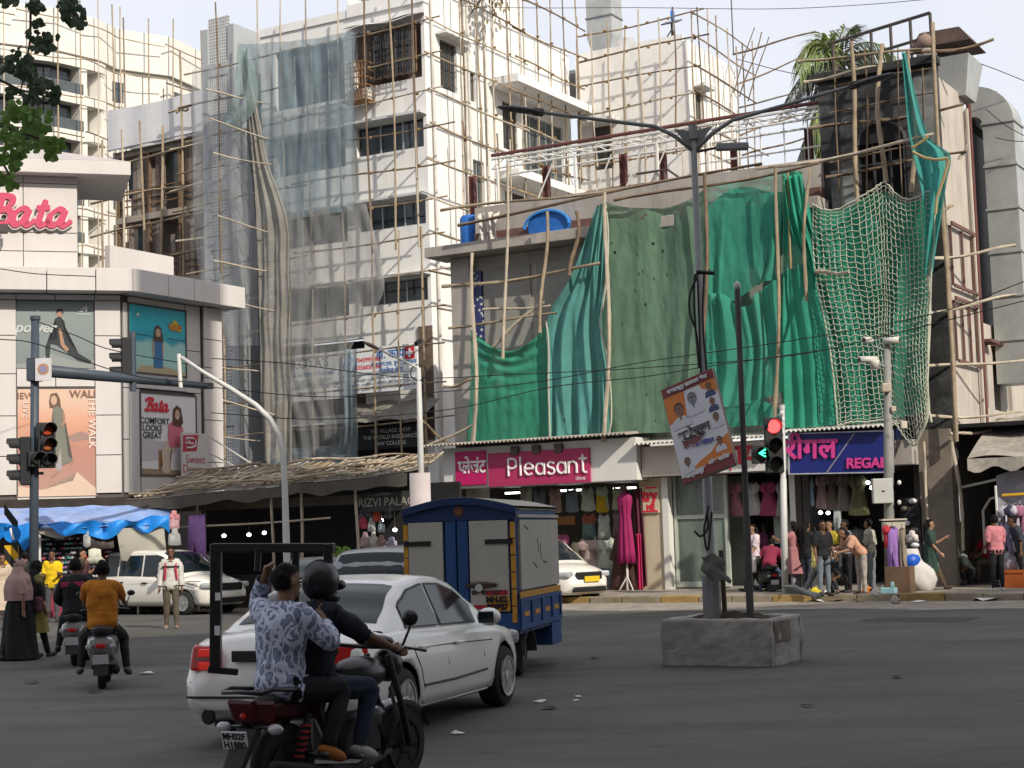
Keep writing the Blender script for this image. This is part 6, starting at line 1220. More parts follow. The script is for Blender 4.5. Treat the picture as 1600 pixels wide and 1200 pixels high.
# ------------------------------------------------------------------ traffic signals
m_sig=mat('signal black',(.022,.023,.025),.5,.1,4);m_slate=mat('slate pole',(.05,.065,.085),.5,.12,3)
m_lr=mat('red lens lit',(1,.03,.03),.3,0,emit=5);m_lg=mat('green arrow lit',(.05,.9,.4),.3,0,emit=2.5);m_ld=mat('dark lens',(.03,.028,.025),.3,0);m_lo=mat('dim red lens',(.4,.06,.025),.35,0);m_lam=mat('dim amber lens',(.32,.1,.03),.35,0)
def signal(root,o,cols,face=0.0,r=.13,pitch=.34,arrow=None,xoff=0,nm='signal_head'):
 M=Matrix.Rotation(face,3,'Z');h=pitch*len(cols);b=MB();b.box(-r*1.35,r*1.35,0,.22,-h,0);b.v=[tuple(M @ Vector(p)+Vector(o)) for p in b.v];hd=b.build(nm,m_sig,root,bev=.02)
 for i,c in enumerate(cols):
  zc=-pitch*(i+.5);b=MB().lathe([(r,-.015),(r*.7,-.035),(.01,-.045)],16,(0,0,zc),ax='y');b.v=[tuple(M @ Vector(p)+Vector(o)) for p in b.v];b.build('lens',c,hd,smooth=True)
  b=MB();n=12
  for rr_,in ((r*1.12,),):
   P=[]
   for k in range(n+1):
    an=math.pi*(-.12+1.24*k/n);P.append((rr_*math.cos(an),rr_*math.sin(an)))
   vs=[(x,0,z+zc) for x,z in P]+[(x*.96,-.24-.06*(z>0),z*.96+zc) for x,z in P];fs=[(k,k+1,n+2+k,n+1+k) for k in range(n)];b.add(vs,fs)
  b.v=[tuple(M @ Vector(p)+Vector(o)) for p in b.v];vz=b.build('visor',m_sig,hd);md=vz.modifiers.new('s','SOLIDIFY');md.thickness=.012
 return hd
b0=gp(1231,938)+Vector((0,.35,.15));tp=at(1222,640,b0.y)-b0
tsr=thing('traffic_signal','pale traffic signal post showing red beside the navy sign','traffic light',b0)
MB().tube([(0,0,0),tp*.62,tp*.621,tp],[.085,.082,.07,.065],10).build('pole',m_galvl,tsr,smooth=True);MB().tube([tp,tp+Vector((0,0,.12))],.075,8).build('cap',m_galvl,tsr)
hd=signal(tsr,tuple(at(1208,652,b0.y-.2)-b0),[m_lr,m_ld,m_ld],0,.165,.46);z0=at(1208,708,b0.y-.2)-b0
h2=signal(tsr,tuple(at(1189,695,b0.y-.2)-b0),[m_ld],0,.165,.46);c=at(1190,708,b0.y-.26)-b0
P=[(.1,.09),(-.06,0),(.1,-.09)];MB().tube([(c.x+x,c.y,c.z+z) for x,z in P],.022,5).tube([(c.x-.04,c.y,c.z),(c.x+.1,c.y,c.z)],.018,5).build('green_arrow',m_lg,tsr)
MB().obox(tp*.86+Vector((-.1,-.1,0)),(.2,.08,.06)).obox(tp*.97+Vector((-.1,-.1,0)),(.2,.08,.06)).build('bracket',m_galv,tsr,kind='stuff')
# left signal with cantilever arm
b1=gp(50,985);b1=at(52,985,37.5);b1.z=0;tL=at(55,498,b1.y)-b1
tsl=thing('traffic_signal','slate grey signal post with a long cantilever arm at the left','traffic light',b1)
MB().tube([(0,0,0),tL],[.11,.095],10).build('pole',m_slate,tsl,smooth=True);MB().tube([tL+Vector((0,0,-.03)),tL+Vector((0,0,.06))],.12,10).build('cap',m_slate,tsl)
a0=at(58,578,b1.y)-b1;a1=at(325,603,42.5)-b1
MB().tube([a0,a1],[.15,.085],8).build('arm',m_slate,tsl,smooth=True);MB().obox(a1,(.25,.25,.14)).build('arm_tip',m_sig,tsl)
MB().obox(a0+Vector((-.05,-.02,0)),(.3,.3,.52)).build('flange_box',m_slate,tsl,bev=.02)
MB().box(a0.x+.02,a0.x+.38,a0.y-.22,a0.y-.18,a0.z-.27,a0.z+.24).build('emblem_plate',mat('plate white',(.55,.53,.55),.5),tsl);MB().lathe([(.13,-.004),(.13,.0)],16,(a0.x+.2,a0.y-.222,a0.z-.01),ax='y').build('emblem_ring',mat('emblem ochre',(.4,.22,.13),.6),tsl);MB().lathe([(.085,-.004),(.085,.0)],14,(a0.x+.2,a0.y-.227,a0.z-.01),ax='y').build('emblem',mat('emblem mauve',(.25,.22,.33),.6),tsl)
pp=a0.lerp(a1,.53);MB().tube([pp+Vector((0,0,-.3)),pp+Vector((0,0,1.15))],.085,8).build('hanger_post',m_slate,tsl)
signal(tsl,tuple(pp+Vector((-.25,-.05,1.0))),[m_ld,m_ld,m_ld],R(-78),.14,.34)
hz=at(70,660,b1.y-.25)-b1;signal(tsl,tuple(hz+Vector((.05,0,0))),[m_lo,m_lam,m_ld],R(32),.145,.34)
hz=at(64,706,b1.y-.2)-b1;signal(tsl,tuple(hz+Vector((-.05,-.1,0))),[m_ld],R(32),.145,.34)
hz=at(38,683,b1.y-.1)-b1;signal(tsl,tuple(hz+Vector((-.08,0,0))),[m_ld,m_ld,m_ld],R(-80),.15,.36)
MB().obox(at(50,690,b1.y)-b1,(.5,.12,.06)).obox(at(50,740,b1.y)-b1,(.5,.12,.06)).build('bracket',m_slate,tsl,kind='stuff')
# striped marker post
b2=gp(30,985);b2=at(18,975,38.5);b2.z=0
mk2=thing('marker_post','yellow and black striped marker board with a blue arrow plate','marker',b2)
zz0,zz1=(at(18,912,b2.y)-b2).z,(at(18,852,b2.y)-b2).z
MB().box(-.16,.16,0,.03,.2,zz1).build('board',mat('marker yellow',(.62,.36,.02),.5,.08),mk2)
for k in range(5):z=.35+k*.5;MB().add([(-.16,-.004,z+.3),(-.16,-.004,z+.55),(.16,-.004,z+.12),(.16,-.004,z-.13)],[(0,3,2,1)]).build('stripe',m_sig,mk2)
MB().lathe([(.2,-.03),(.2,-.0)],18,(.03,0,zz1+.26),ax='y').build('blue_plate',m_bt1,mk2);MB().obox((.03,-.036,zz1+.26),(.05,.008,.28),Matrix.Rotation(R(-14),3,'Y')).build('arrow',m_ltx,mk2);MB().tube([(0,.04,0),(0,.04,zz1)],.035,6).build('post',m_galv,mk2)
# ------------------------------------------------------------------ curved lamp pole, thin lamp post
b3=at(449,962,40.5);b3.z=0
cl=thing('street_lamp','silver street lamp pole bending to the left in front of the market shed','street lamp',b3)
P=[at(x,y,b3.y)-b3 for x,y in ((449,900),(447,830),(445,760),(442,705),(436,680),(422,655),(400,633),(360,607),(320,583),(283,558))]
MB().tube([(0,0,0)]+P,[.088,.088,.086,.074,.072,.07,.068,.065,.06,.05,.045],10).build('pole',m_galvl,cl,smooth=True);MB().tube([(P[-1]+Vector((-.02,0,-.75))),P[-1]+Vector((-.06,0,.08))],.05,8).build('lamp_tube',m_wst,cl)
b4=at(663,945,42.0);b4.z=0
ls=thing('street_lamp','slim white lamp post with a small white board near the blue truck','street lamp',b4)
t4=at(654,575,b4.y)-b4;MB().tube([(0,0,0),t4*.75,t4],[.085,.075,.06],10).build('pole',m_galvl,ls,smooth=True);e4=at(580,540,b4.y-.6)-b4;MB().tube([t4,t4.lerp(e4,.4),e4],.028,6).build('arm',m_wst,ls);d=(e4-t4).normalized();MB().ell(e4,(.24,.09,.05),10,6,d.to_track_quat('X','Z').to_matrix()).build('lamp_head',mat('lamp head brown',(.2,.15,.12),.5),ls,smooth=True)
MB().tube(bez_3([tuple(t4+Vector((.2*math.cos(k)*(1+.1*k%.3),-.05,-.12+.2*math.sin(k)))) for k in range(0,14)],3),.012,4).build('cable_coil',m_cable,ls)
p=at(656,765,b4.y-.15)-b4;MB().box(p.x-.25,p.x+.27,p.y-.05,p.y,p.z-.42,p.z+.42).build('board',mat('pale pink board',(.62,.55,.55),.6,.08),ls)
o=thing('security_camera','dark bullet camera fixed above the clinic sign','camera',FB.w(FB.pf(656,535,-.9).x,-.9,FB.pf(656,535,-.9).z),FB.r);MB().obox((0,-.1,0),(.14,.34,.14),Matrix.Rotation(R(25),3,'X')).build('body',m_sig,o,bev=.02);MB().tube([(0,0,.05),(0,.5,-.1)],.025,5).build('bracket',m_sig,o)
# ------------------------------------------------------------------ camera pole with cabinets
b5=gp(1397,936)+Vector((0,.4,.15));t5=at(1386,535,b5.y)-b5
cp_=thing('camera_pole','grey pole carrying white security cameras and cabinets at the kerb','pole',b5)
MB().tube([(0,0,0),t5*.5,t5],[.13,.12,.085],10).build('pole',mat('camera pole grey',(.22,.215,.2),.6,.15,3),cp_,smooth=True)
m_cam=mat('camera white',(.5,.48,.44),.45,.06)
q=lambda x,y,dy=0:at(x,y,b5.y-dy)-b5
for (x0,y0,x1,y1,l) in ((1388,533,1405,531,'bullet'),(1362,532,1350,531,'bullet'),(1370,561,1343,562,'bullet')):
 a,b=q(x0-8 if x0>1380 else x0,y0,.1),q(x1,y1,.25);o=MB().tube([a,b],[.075,.085],10).build('camera_body',m_cam,cp_,smooth=True);MB().tube([b,b+(b-a).normalized()*.012],.055,10).build('lens',m_sig,o)
MB().tube([q(1385,548),q(1362,540,.1)],.03,6).build('camera_arm',m_galv,cp_);MB().tube([q(1387,575),q(1366,566,.1)],.035,6).build('camera_arm',m_galv,cp_);p=q(1366,567,.15);MB().lathe([(.1,-.14),(.13,0),(.13,.06)],12,p).build('dome_camera',m_cam,cp_,smooth=True)
p=q(1384,606,.15);MB().obox(p,(.22,.2,.22)).build('junction_box',mat('beige box',(.4,.35,.27),.6),cp_,bev=.03);p=q(1396,639,.12);MB().obox(p,(.12,.1,.14)).build('small_box',mat('beige box',(.4,.35,.27),.6),cp_,bev=.02);p=q(1412,664,.1);MB().obox(p,(.15,.15,.18)).build('lamp_box',mat('pale box2',(.5,.45,.38),.6),cp_,bev=.02)
p=q(1380,767,.3);o=MB().box(p.x-.24,p.x+.24,p.y,p.y+.2,p.z-.3,p.z+.3).build('meter_cabinet',mat('cabinet pale',(.42,.42,.4),.5,.06),cp_,bev=.02);MB().box(p.x-.04,p.x+.04,p.y-.01,p.y-.002,p.z-.02,p.z+.01).build('latch',m_sig,o)
p=q(1398,830,.3);o=MB().box(p.x-.26,p.x+.26,p.y,p.y+.25,p.z-.24,p.z+.24).build('lower_cabinet',mat('cabinet cream',(.42,.38,.32),.6,.1),cp_,bev=.02);MB().box(p.x-.17,p.x+.02,p.y-.01,p.y-.002,p.z+.03,p.z+.12).build('meter_window',m_sig,o);MB().box(p.x-.3,p.x+.3,p.y-.05,p.y+.28,p.z+.26,p.z+.3).build('hood',mat('cabinet cream',(.42,.38,.32),.6,.1),o)
for (x,y) in ((1405,754),(1405,785)):MB().ell(q(x,y,.2),(.05,.05,.06),8,6).build('insulator',m_wst,cp_)
# market goods lying at the foot of the camera pole
m_sack=mat('white sack',(.52,.5,.49),.8,.08,3,.2,15)
sk=gp(1438,933)+Vector((0,.35,.12));mb=MB()
def sackp(u,v):
 an=u*6.2832;r=.42*(math.sin(min(1,v*1.25+.12)*2.6)**.7+.04)*(1+.07*math.sin(an*3+v*7)+.05*noise.noise(Vector((math.cos(an)*2,math.sin(an)*2,v*4))));r*=1+.04*math.sin(an*9+6*v)+.05*noise.noise(Vector((math.cos(an)*5,math.sin(an)*5,v*9)));return (r*math.cos(an)*1.05+.16*(1-v)-.22*v,r*math.sin(an)*.8,1.05*v)
mb.grid(sackp,24,16,cu=True);mb.f.append(tuple(range(23,-1,-1)));mb.m.append(0);tag(mb.build('sack',m_sack,None,sk,smooth=True),'big bulging white sack leaning by the camera pole','sack')
bb=at(1422,878,sk.y-.1);mb=MB();mb.ell((0,0,0),(.26,.22,.24),14,10);mb.v=[(x*(1+.06*math.sin(z*20)),y,z*(1+.1*math.sin(x*9))) for x,y,z in mb.v];tag(mb.build('blue_bundle',mat('blue plastic',(.01,.09,.45),.4,.1),None,bb,smooth=True),'bright blue plastic bundle resting on top of the white sack','bundle')
bx=gp(1407,937)+Vector((0,.25,.15));tag(MB().box(-.3,.32,0,.4,0,.62).build('carton',mat('brown carton',(.13,.08,.05),.9,.2),None,bx,FA.r,bev=.01),'dark brown carton beside the white sack','box')
bx=gp(1388,938);tag(MB().box(-.17,.17,0,.25,0,.28).box(.08,.17,.0,.03,.28,.42).build('light_blue_box',mat('light blue plastic',(.25,.45,.5),.5),None,bx+Vector((0,.05,.01)),FA.r,bev=.02),'light blue plastic box standing at the kerb','box')
for (px,py,s,c,l) in ((1372,935,.13,(.45,.43,.4),'crumpled cream plastic bag at the kerb'),(1402,936,.12,(.3,.27,.24),'grey crumpled bag beside the light blue box'),(1356,927,.14,(.4,.14,.03),'orange cloth heap on the pavement'),(1277,934,.14,(.5,.38,.02),'yellow plastic bottle bag by the dark bundle')):
 mb=MB();mb.ell((0,0,s*.6),(s,s*.8,s*.75),12,8);mb.v=[(x*(1+.8*noise.noise(Vector((x*9,y*9,z*9)))),y*(1+.8*noise.noise(Vector((x*7,y*9,z*5+4)))),z*(1+.5*noise.noise(Vector((x*12,z*9,2))))) for x,y,z in mb.v];q_=gp(px,py,.12 if py>930 else .15);q_.z=.15 if py<936 else .0;tag(mb.build('plastic_bag',mat(f'bag {c}',c,.6,.15,8),None,q_+Vector((0,.15,0)),smooth=True),l,'bag')
ub=gp(1250,938,.15)+Vector((0,.1,0));o=thing('umbrella_bundle','bundle of folded grey umbrellas lying at the kerb','umbrellas',ub,FA.r)
for k in range(7):a=R(-35+9*k);MB().tube([(-.4,.1*k*.4,.32-.03*k),(-.1,.05*k*.5,.3-.02*k),(.45*math.cos(a*.6),-.05+.04*k,.06+.03*(k%3))],[.01,.05,.03],6).build('umbrella',mat('umbrella grey',(.2,.22,.2),.7,.2),o)
for (px,py,w,h,c,k,l) in ((1396,862,.42,1.15,(.3,.16,.45),'trousers','lilac trousers hung under the cream meter cabinet'),(1411,862,.25,1.1,(.25,.2,.16),'trousers','taupe trousers hung beside the lilac pair'),(1385,838,.22,.55,(.4,.03,.04),'shirt','red cloth hung at the left of the cream cabinet'),(1425,838,.35,.3,(.5,.46,.44),'bag','white bag hung on the camera pole')):
 o=hang('hanging_clothes',l,'clothes',FA,px,py,FA.loc(b5).y-.35,w,h,c,k)
# ------------------------------------------------------------------ overhead wires
def wire(P,label,r=.012):
 pts=[at(x,y,Y) for x,y,Y in P];tag(MB().tube(bez_3(pts,6),r,4).build('overhead_cable',m_cable,None),label,'cable','overhead cables')
wire([(560,0,60),(640,5,60),(800,12,60),(1000,12,60),(1200,14,58),(1340,8,56),(1460,-2,54)],'thin cable sagging across the open sky at the top')
wire([(330,560,44),(450,568,44),(640,590,44),(800,585,43),(1000,575,42),(1240,555,40),(1400,520,39),(1600,470,37)],'upper cable crossing the green nets')
wire([(330,605,44),(500,620,44),(690,612,44),(850,595,43),(1010,565,42),(1250,530,40),(1460,490,38),(1600,440,37)],'middle cable crossing the green nets')
wire([(330,645,44),(500,655,44),(700,640,44),(860,605,43),(1010,588,42),(1110,572,41),(1300,545,40)],'lower cable crossing the emerald and dusty nets')
wire([(1150,92,60),(1240,115,58),(1350,130,55),(1600,260,50)],'cable falling behind the burnt tower',.014)
wire([(1520,95,46),(1560,110,46),(1600,126,46)],'short cable over the bent duct');wire([(1540,170,46),(1570,195,46),(1600,212,46)],'cable beside the duct stack');wire([(1555,215,46),(1580,220,46),(1600,221,46)],'level cable right of the duct stack')
wire([(0,530,37),(60,538,37),(200,585,38),(330,600,40)],'cable drooping from the left signal post to its arm');wire([(60,503,37.4),(120,525,38),(180,548,40),(330,575,43)],'stay cable from the signal post top to the arm end')
wire([(0,420,42),(60,428,42),(150,432,43)],'cable lying along the shoe store cornice')
an=thing('antenna','thin black aerial mast behind the duct at the right edge','aerial',at(1596,420,52));MB().tube([(0,0,-3),(0,0,2.3)],.03,5).tube([(-.3,0,1.7),(.5,0,1.6)],.025,5).tube([(-.3,0,.6),(.5,0,.6)],.025,5).build('mast',m_cable,an)
mast=thing('antenna','tall thin aerial on the second white roof','aerial',FB.w(6.5,13,zc-.3));MB().tube([(0,0,0),(0,0,6.5)],.025,5).build('mast',m_iron,mast)
# ------------------------------------------------------------------ vehicles
def cr(K,x):
 if x<=K[0][0]:return K[0][1]
 for (a,p),(b,q) in zip(K,K[1:]):
  if x<=b:t=(x-a)/(b-a);t=t*t*(3-2*t)*.5+t*.5;return p+(q-p)*t
 return K[-1][1]
m_tyre=mat('tyre',(.022,.022,.022),.85,.15,5);m_rim=mat('alloy',(.5,.5,.5),.35,.05,metal=.7);m_blk=mat('trim black',(.015,.015,.016),.45,0);m_chr=mat('chrome',(.6,.6,.6),.18,0,metal=.9);m_tail=mat('tail lamp',(.35,.01,.012),.15,0);m_tailb=mat('tail lamp lit',(.28,.01,.01),.2,0,emit=.1)
m_cglass=mat('car glass',(.012,.018,.022),.05,0,spec=.35);m_lens=mat('lamp glass',(.35,.36,.37),.12,0,spec=.7)
def wheel(root,x,y,r,w,spokes=10,rim=None,s=-1,name='wheel'):
 t=MB().lathe([(r*.62,-w/2),(r*.93,-w/2),(r,-w*.32),(r,w*.32),(r*.93,w/2),(r*.62,w/2)],28,(0,0,0),ax='y').build(name,m_tyre,root,(x,y,r),smooth=True)
 mb=MB();f=s*(w*.5+.016)
 mb.lathe([(r*.64,f),(r*.66,f+s*.012),(r*.6,f+s*.01),(r*.585,f-s*.07)],28,ax='y');mb.lathe([(.07,f-s*.03),(.06,f+s*.005),(.02,f+s*.008)],12,ax='y')
 for k in range(spokes):
  a=6.2832*k/spokes+(.0 if k%2 else-.14);c,d=math.cos(a),math.sin(a);n=(-d,c);p=[(c*q+n[0]*e,d*q+n[1]*e) for q,e in ((.04,-.02),(r*.61,-.013),(r*.61,.013),(.04,.02))]
  mb.hexa([(px,f-s*.03 if s>0 else f,pz) for px,pz in p]+[(px,f if s>0 else f-s*.03,pz) for px,pz in p])
 mb.build('rim',rim or m_rim,t,kind='stuff');MB().lathe([(r*.6,f-s*.09),(r*.6,f-s*.085)],20,ax='y').build('brake_dark',m_blk,t)
 return t
CUT=[]
def car(name,label,loc,ang,paint,P,cat='car'):
 root=thing(name,label,cat,loc,ang);L,ww,R_=P['L'],P['w'],P['r']
 W=lambda x:cr(P['W'],x)*ww;ZB=lambda x:cr(P['zb'],x);ZS=lambda x:cr(P['zs'],x);ZT=lambda x:cr(P['zt'],x);GZ=lambda x:cr(P['gz'],x)
 def ring(x):
  w,b,s,t=W(x),ZB(x),ZS(x),ZT(x);m=b+(s-b)*.52
  return [(0,b),(w*.8,b),(w*.95,b+.06),(w*.985,b+.2*(s-b)),(w*1.0,m),(w*.985,m+.12),(w*.975,s-.1),(w*.955,s-.035),(w*.9,s),(w*.62,s+(t-s)*.7),(w*.3,s+(t-s)*.95),(0,t)]
 xs=sorted(set([0,.02,.06,.12,.2,.32]+[.45+i*.13 for i in range(int((L-.9)/.13))]+[L-.32,L-.2,L-.12,L-.06,L-.02,L]));vs,n=[],22
 def dx(x,z):t=min(1,max(0,(z-P['bz'])/.07));return x+.07*t*max(0,1-x/.6)-.05*t*max(0,1-(L-x)/.5)
 for x in xs:
  h=ring(x);full=h+[(-y,z) for y,z in h[-2:0:-1]]
  vs+=[(dx(x,z),y,z) for y,z in full]
 fs=[(i*n+k,(i+1)*n+k,(i+1)*n+(k+1)%n,i*n+(k+1)%n) for i in range(len(xs)-1) for k in range(n)]+[tuple(range(n)),tuple((len(xs)-1)*n+k for k in range(n-1,-1,-1))]
 body=MB().add(vs,fs).build('body',paint,root,smooth=True)
 for x in P['wx']:
  cu=MB().lathe([(R_*1.13,-1.3),(R_*1.13,1.3)],32,(x,0,R_*1.02),ax='y').build('cut',m_blk,root);md=body.modifiers.new('arch','BOOLEAN');md.object=cu;md.operation='DIFFERENCE';md.solver='EXACT';md.material_mode='TRANSFER';CUT.append((body,cu))
  for s in (-1,1):wheel(root,x,s*(ww-P['tw']*.55),R_,P['tw'],P.get('sp',10),s=s)
 gx0,gx1=P['gz'][0][0],P['gz'][-1][0];zr=P['zr'];gr=P['gr']*ww
 def sy(x,z):b=ZS(x);return W(x)*.9+(gr-W(x)*.9)*max(0,(z-b))/(zr-b)
 gs=[gx0+(gx1-gx0)*i/30 for i in range(31)];vs=[]
 for x in gs:
  b,t=ZS(x)-.02,max(GZ(x),ZS(x)-.015);e=max(b+.004,t-.07*min(1,(t-b)/.2));q=[(sy(x,b)-.002,b)]+[(sy(x,b+(e-b)*k/3),b+(e-b)*k/3) for k in (1,2,3)]+[(sy(x,e)-.03,e+(t-e)*.75),(sy(x,e)*.8,t),(sy(x,e)*.4,t+.018),(0,t+.022)]
  vs+=[(x,y,z) for y,z in q+[(-y,z) for y,z in q[-2::-1]]]
 n2=15;MB().add(vs,[(i*n2+k,(i+1)*n2+k,(i+1)*n2+k+1,i*n2+k+1) for i in range(30) for k in range(n2-1)]).build('roof',paint,root,smooth=True)
 for s in (-1,1):
  for nm,m,gap,off in (('window_seal',m_blk,0,.006),('side_window',m_cglass,.022,.011)):
   for x0,x1 in P['win']:
    def pt(u,v):
     x=x0+gap+(x1-x0-2*gap)*u;lo=ZS(x)+.012+gap*.6;hi=max(lo+.005,min(zr-.035,GZ(x)-.075)-gap);z=lo+(hi-lo)*v;return (x,s*(sy(x,z)+off),z)
    o=MB().grid(pt,14,5).build(nm,m,root,smooth=True)
 def slope(x0,x1,nm,f=.86):
  def pt(u,v):x=x0+(x1-x0)*v;t=GZ(x);e=max(ZS(x),t-.07);q=(2*u-1)*f;k=min(1,abs(q));return (x,q*sy(x,e),(t+.022-.03*k*k*1.1-.045*max(0,k-.75)*2)+.012)
  MB().grid(pt,12,8).build(nm,m_cglass,root,smooth=True)
 slope(P['rw'][0],P['rw'][1],'rear_window');slope(P['fw'][1],P['fw'][0],'windscreen')
 sid=lambda x,z,o=.004:W(x)*.99+o
 def line(P_,nm='seam',m=m_blk,r=.006,o=.0):
  for s in (-1,1):
   pts=[]
   for x,z in P_:
    h=ring(x);y=next((a[0]+(b[0]-a[0])*(z-a[1])/(b[1]-a[1]) for a,b in zip(h[1:8],h[2:9]) if a[1]<=z<=b[1]),W(x));pts.append((dx(x,z),s*(y+o),z))
   MB().tube(pts,r,4).build(nm,m,root)
 for s_ in P['seams']:line(s_)
 if 'rub' in P:line(P['rub'],'rub_strip',m_blk,.012,.004);line(P['sill'],'sill_strip',m_chr,.018,.012)
 for x,z in P['hand']:
  for s in (-1,1):MB().obox((x,s*(W(x)*.985+.022),z),(.2,.03,.035)).build('door_handle',paint if 'rub' in P else m_blk,root,bev=.01)
 x,z=P['mir']
 for s in (-1,1):o=MB().ell((x,s*(W(x)+.12),z),(.1,.13,.095),10,7).build('wing_mirror',paint,root,smooth=True);MB().obox((x-.09,s*(W(x)+.12),z),(.02,.17,.12)).build('mirror_glass',m_cglass,o,bev=.01)
 for s in (-1,1):MB().hexa([(P['tl'][0]-.01,s*W(.05)*.55,P['tl'][1]),(.34,s*W(.3)*.9,P['tl'][1]+.02),(.34,s*(W(.3)+.012),P['tl'][1]+.02),(P['tl'][0],s*(W(.03)+.004),P['tl'][1]),(P['tl'][0]+.02,s*W(.05)*.55,P['tl'][2]),(.36,s*W(.3)*.88,P['tl'][2]),(.36,s*(W(.3)*.98+.012),P['tl'][2]),(P['tl'][0]+.03,s*(W(.03)*.98),P['tl'][2])]).build('tail_lamp',P.get('tm',m_tail),root,bev=.025)
 for s in (-1,1):MB().obox((L-.22,s*W(L-.25)*.83,P['hl']),(.34,.3,.15),Matrix.Rotation(-s*R(24),3,'Z')).build('headlamp',m_lens,root,bev=.05)
 MB().obox((L-.035,0,P['hl']-.04),(.09,.85,.2)).build('grille',m_blk,root,bev=.03);MB().obox((L-.03,0,.36),(.1,1.1,.14)).build('air_intake',m_blk,root,bev=.03)
 return root
def fixcuts():
 bpy.context.view_layer.update();dg=bpy.context.evaluated_depsgraph_get()
 for b in {c[0] for c in CUT}:me=bpy.data.meshes.new_from_object(b.evaluated_get(dg));b.modifiers.clear();b.data=me
 for _,c in CUT:bpy.data.objects.remove(c)
m_cw=mat('white car paint',(.76,.76,.73),.25,.03,1,spec=.5,coat=.6);m_cw2=mat('cream white car paint',(.68,.66,.6),.25,.03,1,spec=.5,coat=.6);m_cg=mat('grey car paint',(.22,.23,.24),.3,.05,1,metal=.3,coat=.5);m_cd=mat('dark green car paint',(.05,.06,.06),.3,.05,1,coat=.5)
SED=dict(L=4.7,w=.945,r=.325,tw=.225,wx=(1.03,3.78),bz=.6,zr=1.42,gr=.68,W=[(0,.72),(.06,.84),(.2,.93),(.6,.985),(1.5,1),(3.6,1),(4.2,.96),(4.5,.85),(4.7,.6)],zb=[(0,.36),(.2,.27),(.6,.2),(4.1,.19),(4.5,.2),(4.7,.3)],
zs=[(0,.8),(.1,.9),(.5,.965),(1.2,.98),(2.4,.95),(3.4,.915),(4.2,.82),(4.6,.68),(4.7,.6)],zt=[(0,.84),(.08,1.0),(.3,1.04),(.9,1.06),(2.5,.98),(3.4,1.0),(4.2,.9),(4.6,.76),(4.7,.66)],
gz=[(.78,1.0),(1.05,1.14),(1.4,1.33),(1.7,1.425),(2.1,1.465),(2.5,1.45),(2.8,1.38),(3.2,1.16),(3.55,.95)],win=[(1.28,2.1),(2.14,3.12)],rw=(.9,1.56),fw=(3.4,2.75),seams=[[(1.28,.95),(1.3,.8),(1.42,.6),(1.5,.42),(1.52,.26)],[(2.12,.94),(2.12,.6),(2.14,.25)],[(3.14,.9),(3.12,.6),(3.1,.25)],[(.5,.74),(1.2,.8),(2.2,.78),(3.4,.74)],[(.03,.6),(.3,.62),(.7,.63)]],
rub=[(1.5,.44),(2.3,.43),(3.2,.45)],sill=[(1.45,.24),(2.3,.225),(3.35,.235)],hand=[(1.5,.8),(2.42,.78)],mir=(2.95,1.0),tl=(.03,.7,.92),hl=.7,tm=m_tailb,sp=14)
fr=gp(778,1103);hd_=Vector((.332,.943,0));rt=Vector((.943,-.332,0));org=fr-hd_*3.78-rt*.83
sedan=car('sedan_car','large white saloon with lit red tail lamp behind the motorbike',org,math.atan2(.943,.332),m_cw,SED)
MB().lathe([(.06,-.02),(.075,0),(.05,.0)],12,(.02,.55,.3),ax='x').build('exhaust_tip',m_blk,sedan);MB().obox((.03,0,.83),(.03,.62,.1)).build('plate_recess',m_blk,sedan,bev=.01);MB().obox((.0,0,.47),(.03,1.5,.02)).build('bumper_groove',m_blk,sedan);[(MB().obox((-.0,s*.53,z),(.03,.2,.07)).build('lamp_glow',mat('lamp glow',(.6,.03,.02),.3,0,emit=.22),sedan,bev=.012),MB().obox((.002,s*.53,.81),(.03,.26,.016)).build('lamp_strip',m_lens,sedan)) for s in (-1,1) for z in (.865,.75)]
MPV=dict(L=4.4,w=.87,r=.31,tw=.19,wx=(.78,3.52),bz=.66,zr=1.6,gr=.76,W=[(0,.8),(.06,.9),(.2,.96),(.6,.99),(3.4,1),(4.0,.95),(4.25,.82),(4.4,.62)],zb=[(0,.36),(.3,.26),(.7,.22),(3.8,.21),(4.2,.22),(4.4,.32)],zs=[(0,.9),(.1,1.0),(1.2,1.02),(2.4,.99),(3.3,.96),(3.9,.9),(4.25,.76),(4.4,.6)],
zt=[(0,.95),(.08,1.03),(1,1.05),(3.2,1.05),(3.5,1.04),(4.0,.95),(4.25,.82),(4.4,.7)],gz=[(.03,1.03),(.16,1.35),(.3,1.58),(.6,1.66),(1.6,1.69),(2.3,1.67),(2.6,1.6),(3.0,1.32),(3.5,.99)],win=[(.3,.98),(1.04,1.9),(1.96,3.02)],rw=(.1,.3),fw=(3.35,2.55),seams=[[(1.02,.98),(1.06,.7),(1.2,.5),(1.25,.26)],[(1.93,.97),(1.93,.26)],[(2.98,.94),(2.95,.26)],[(.4,.8),(2,.82),(3.6,.84)]],hand=[(1.2,.86),(2.1,.84)],mir=(2.85,1.02),tl=(.0,.78,1.15),hl=.74)
def vat(g,ang,px,py):d=Vector((math.cos(ang),math.sin(ang),0));r_=Vector((d.y,-d.x,0));return g-d*px-r_*-py
a=R(-34);mpv=car('white_van','white people carrier parked side on before the blue stall',vat(gp(290,961),a,3.52,-.78),a,m_cw2,MPV)
MB().obox((3.9,-.86,.86),(.5,.02,.02)).obox((3.85,-.87,.8),(.35,.02,.015)).build('decal',m_blk,mpv,kind='stuff')
a=R(-52);taxi=car('white_taxi','white taxi with a yellow number plate half hidden by the blue truck',vat(gp(893,944),a,4.35,-.6),a,m_cw2,MPV);MB().obox((4.43,.05,.62),(.02,.5,.14)).build('number_plate',mat('plate yellow',(.6,.42,.02),.5,0),taxi)
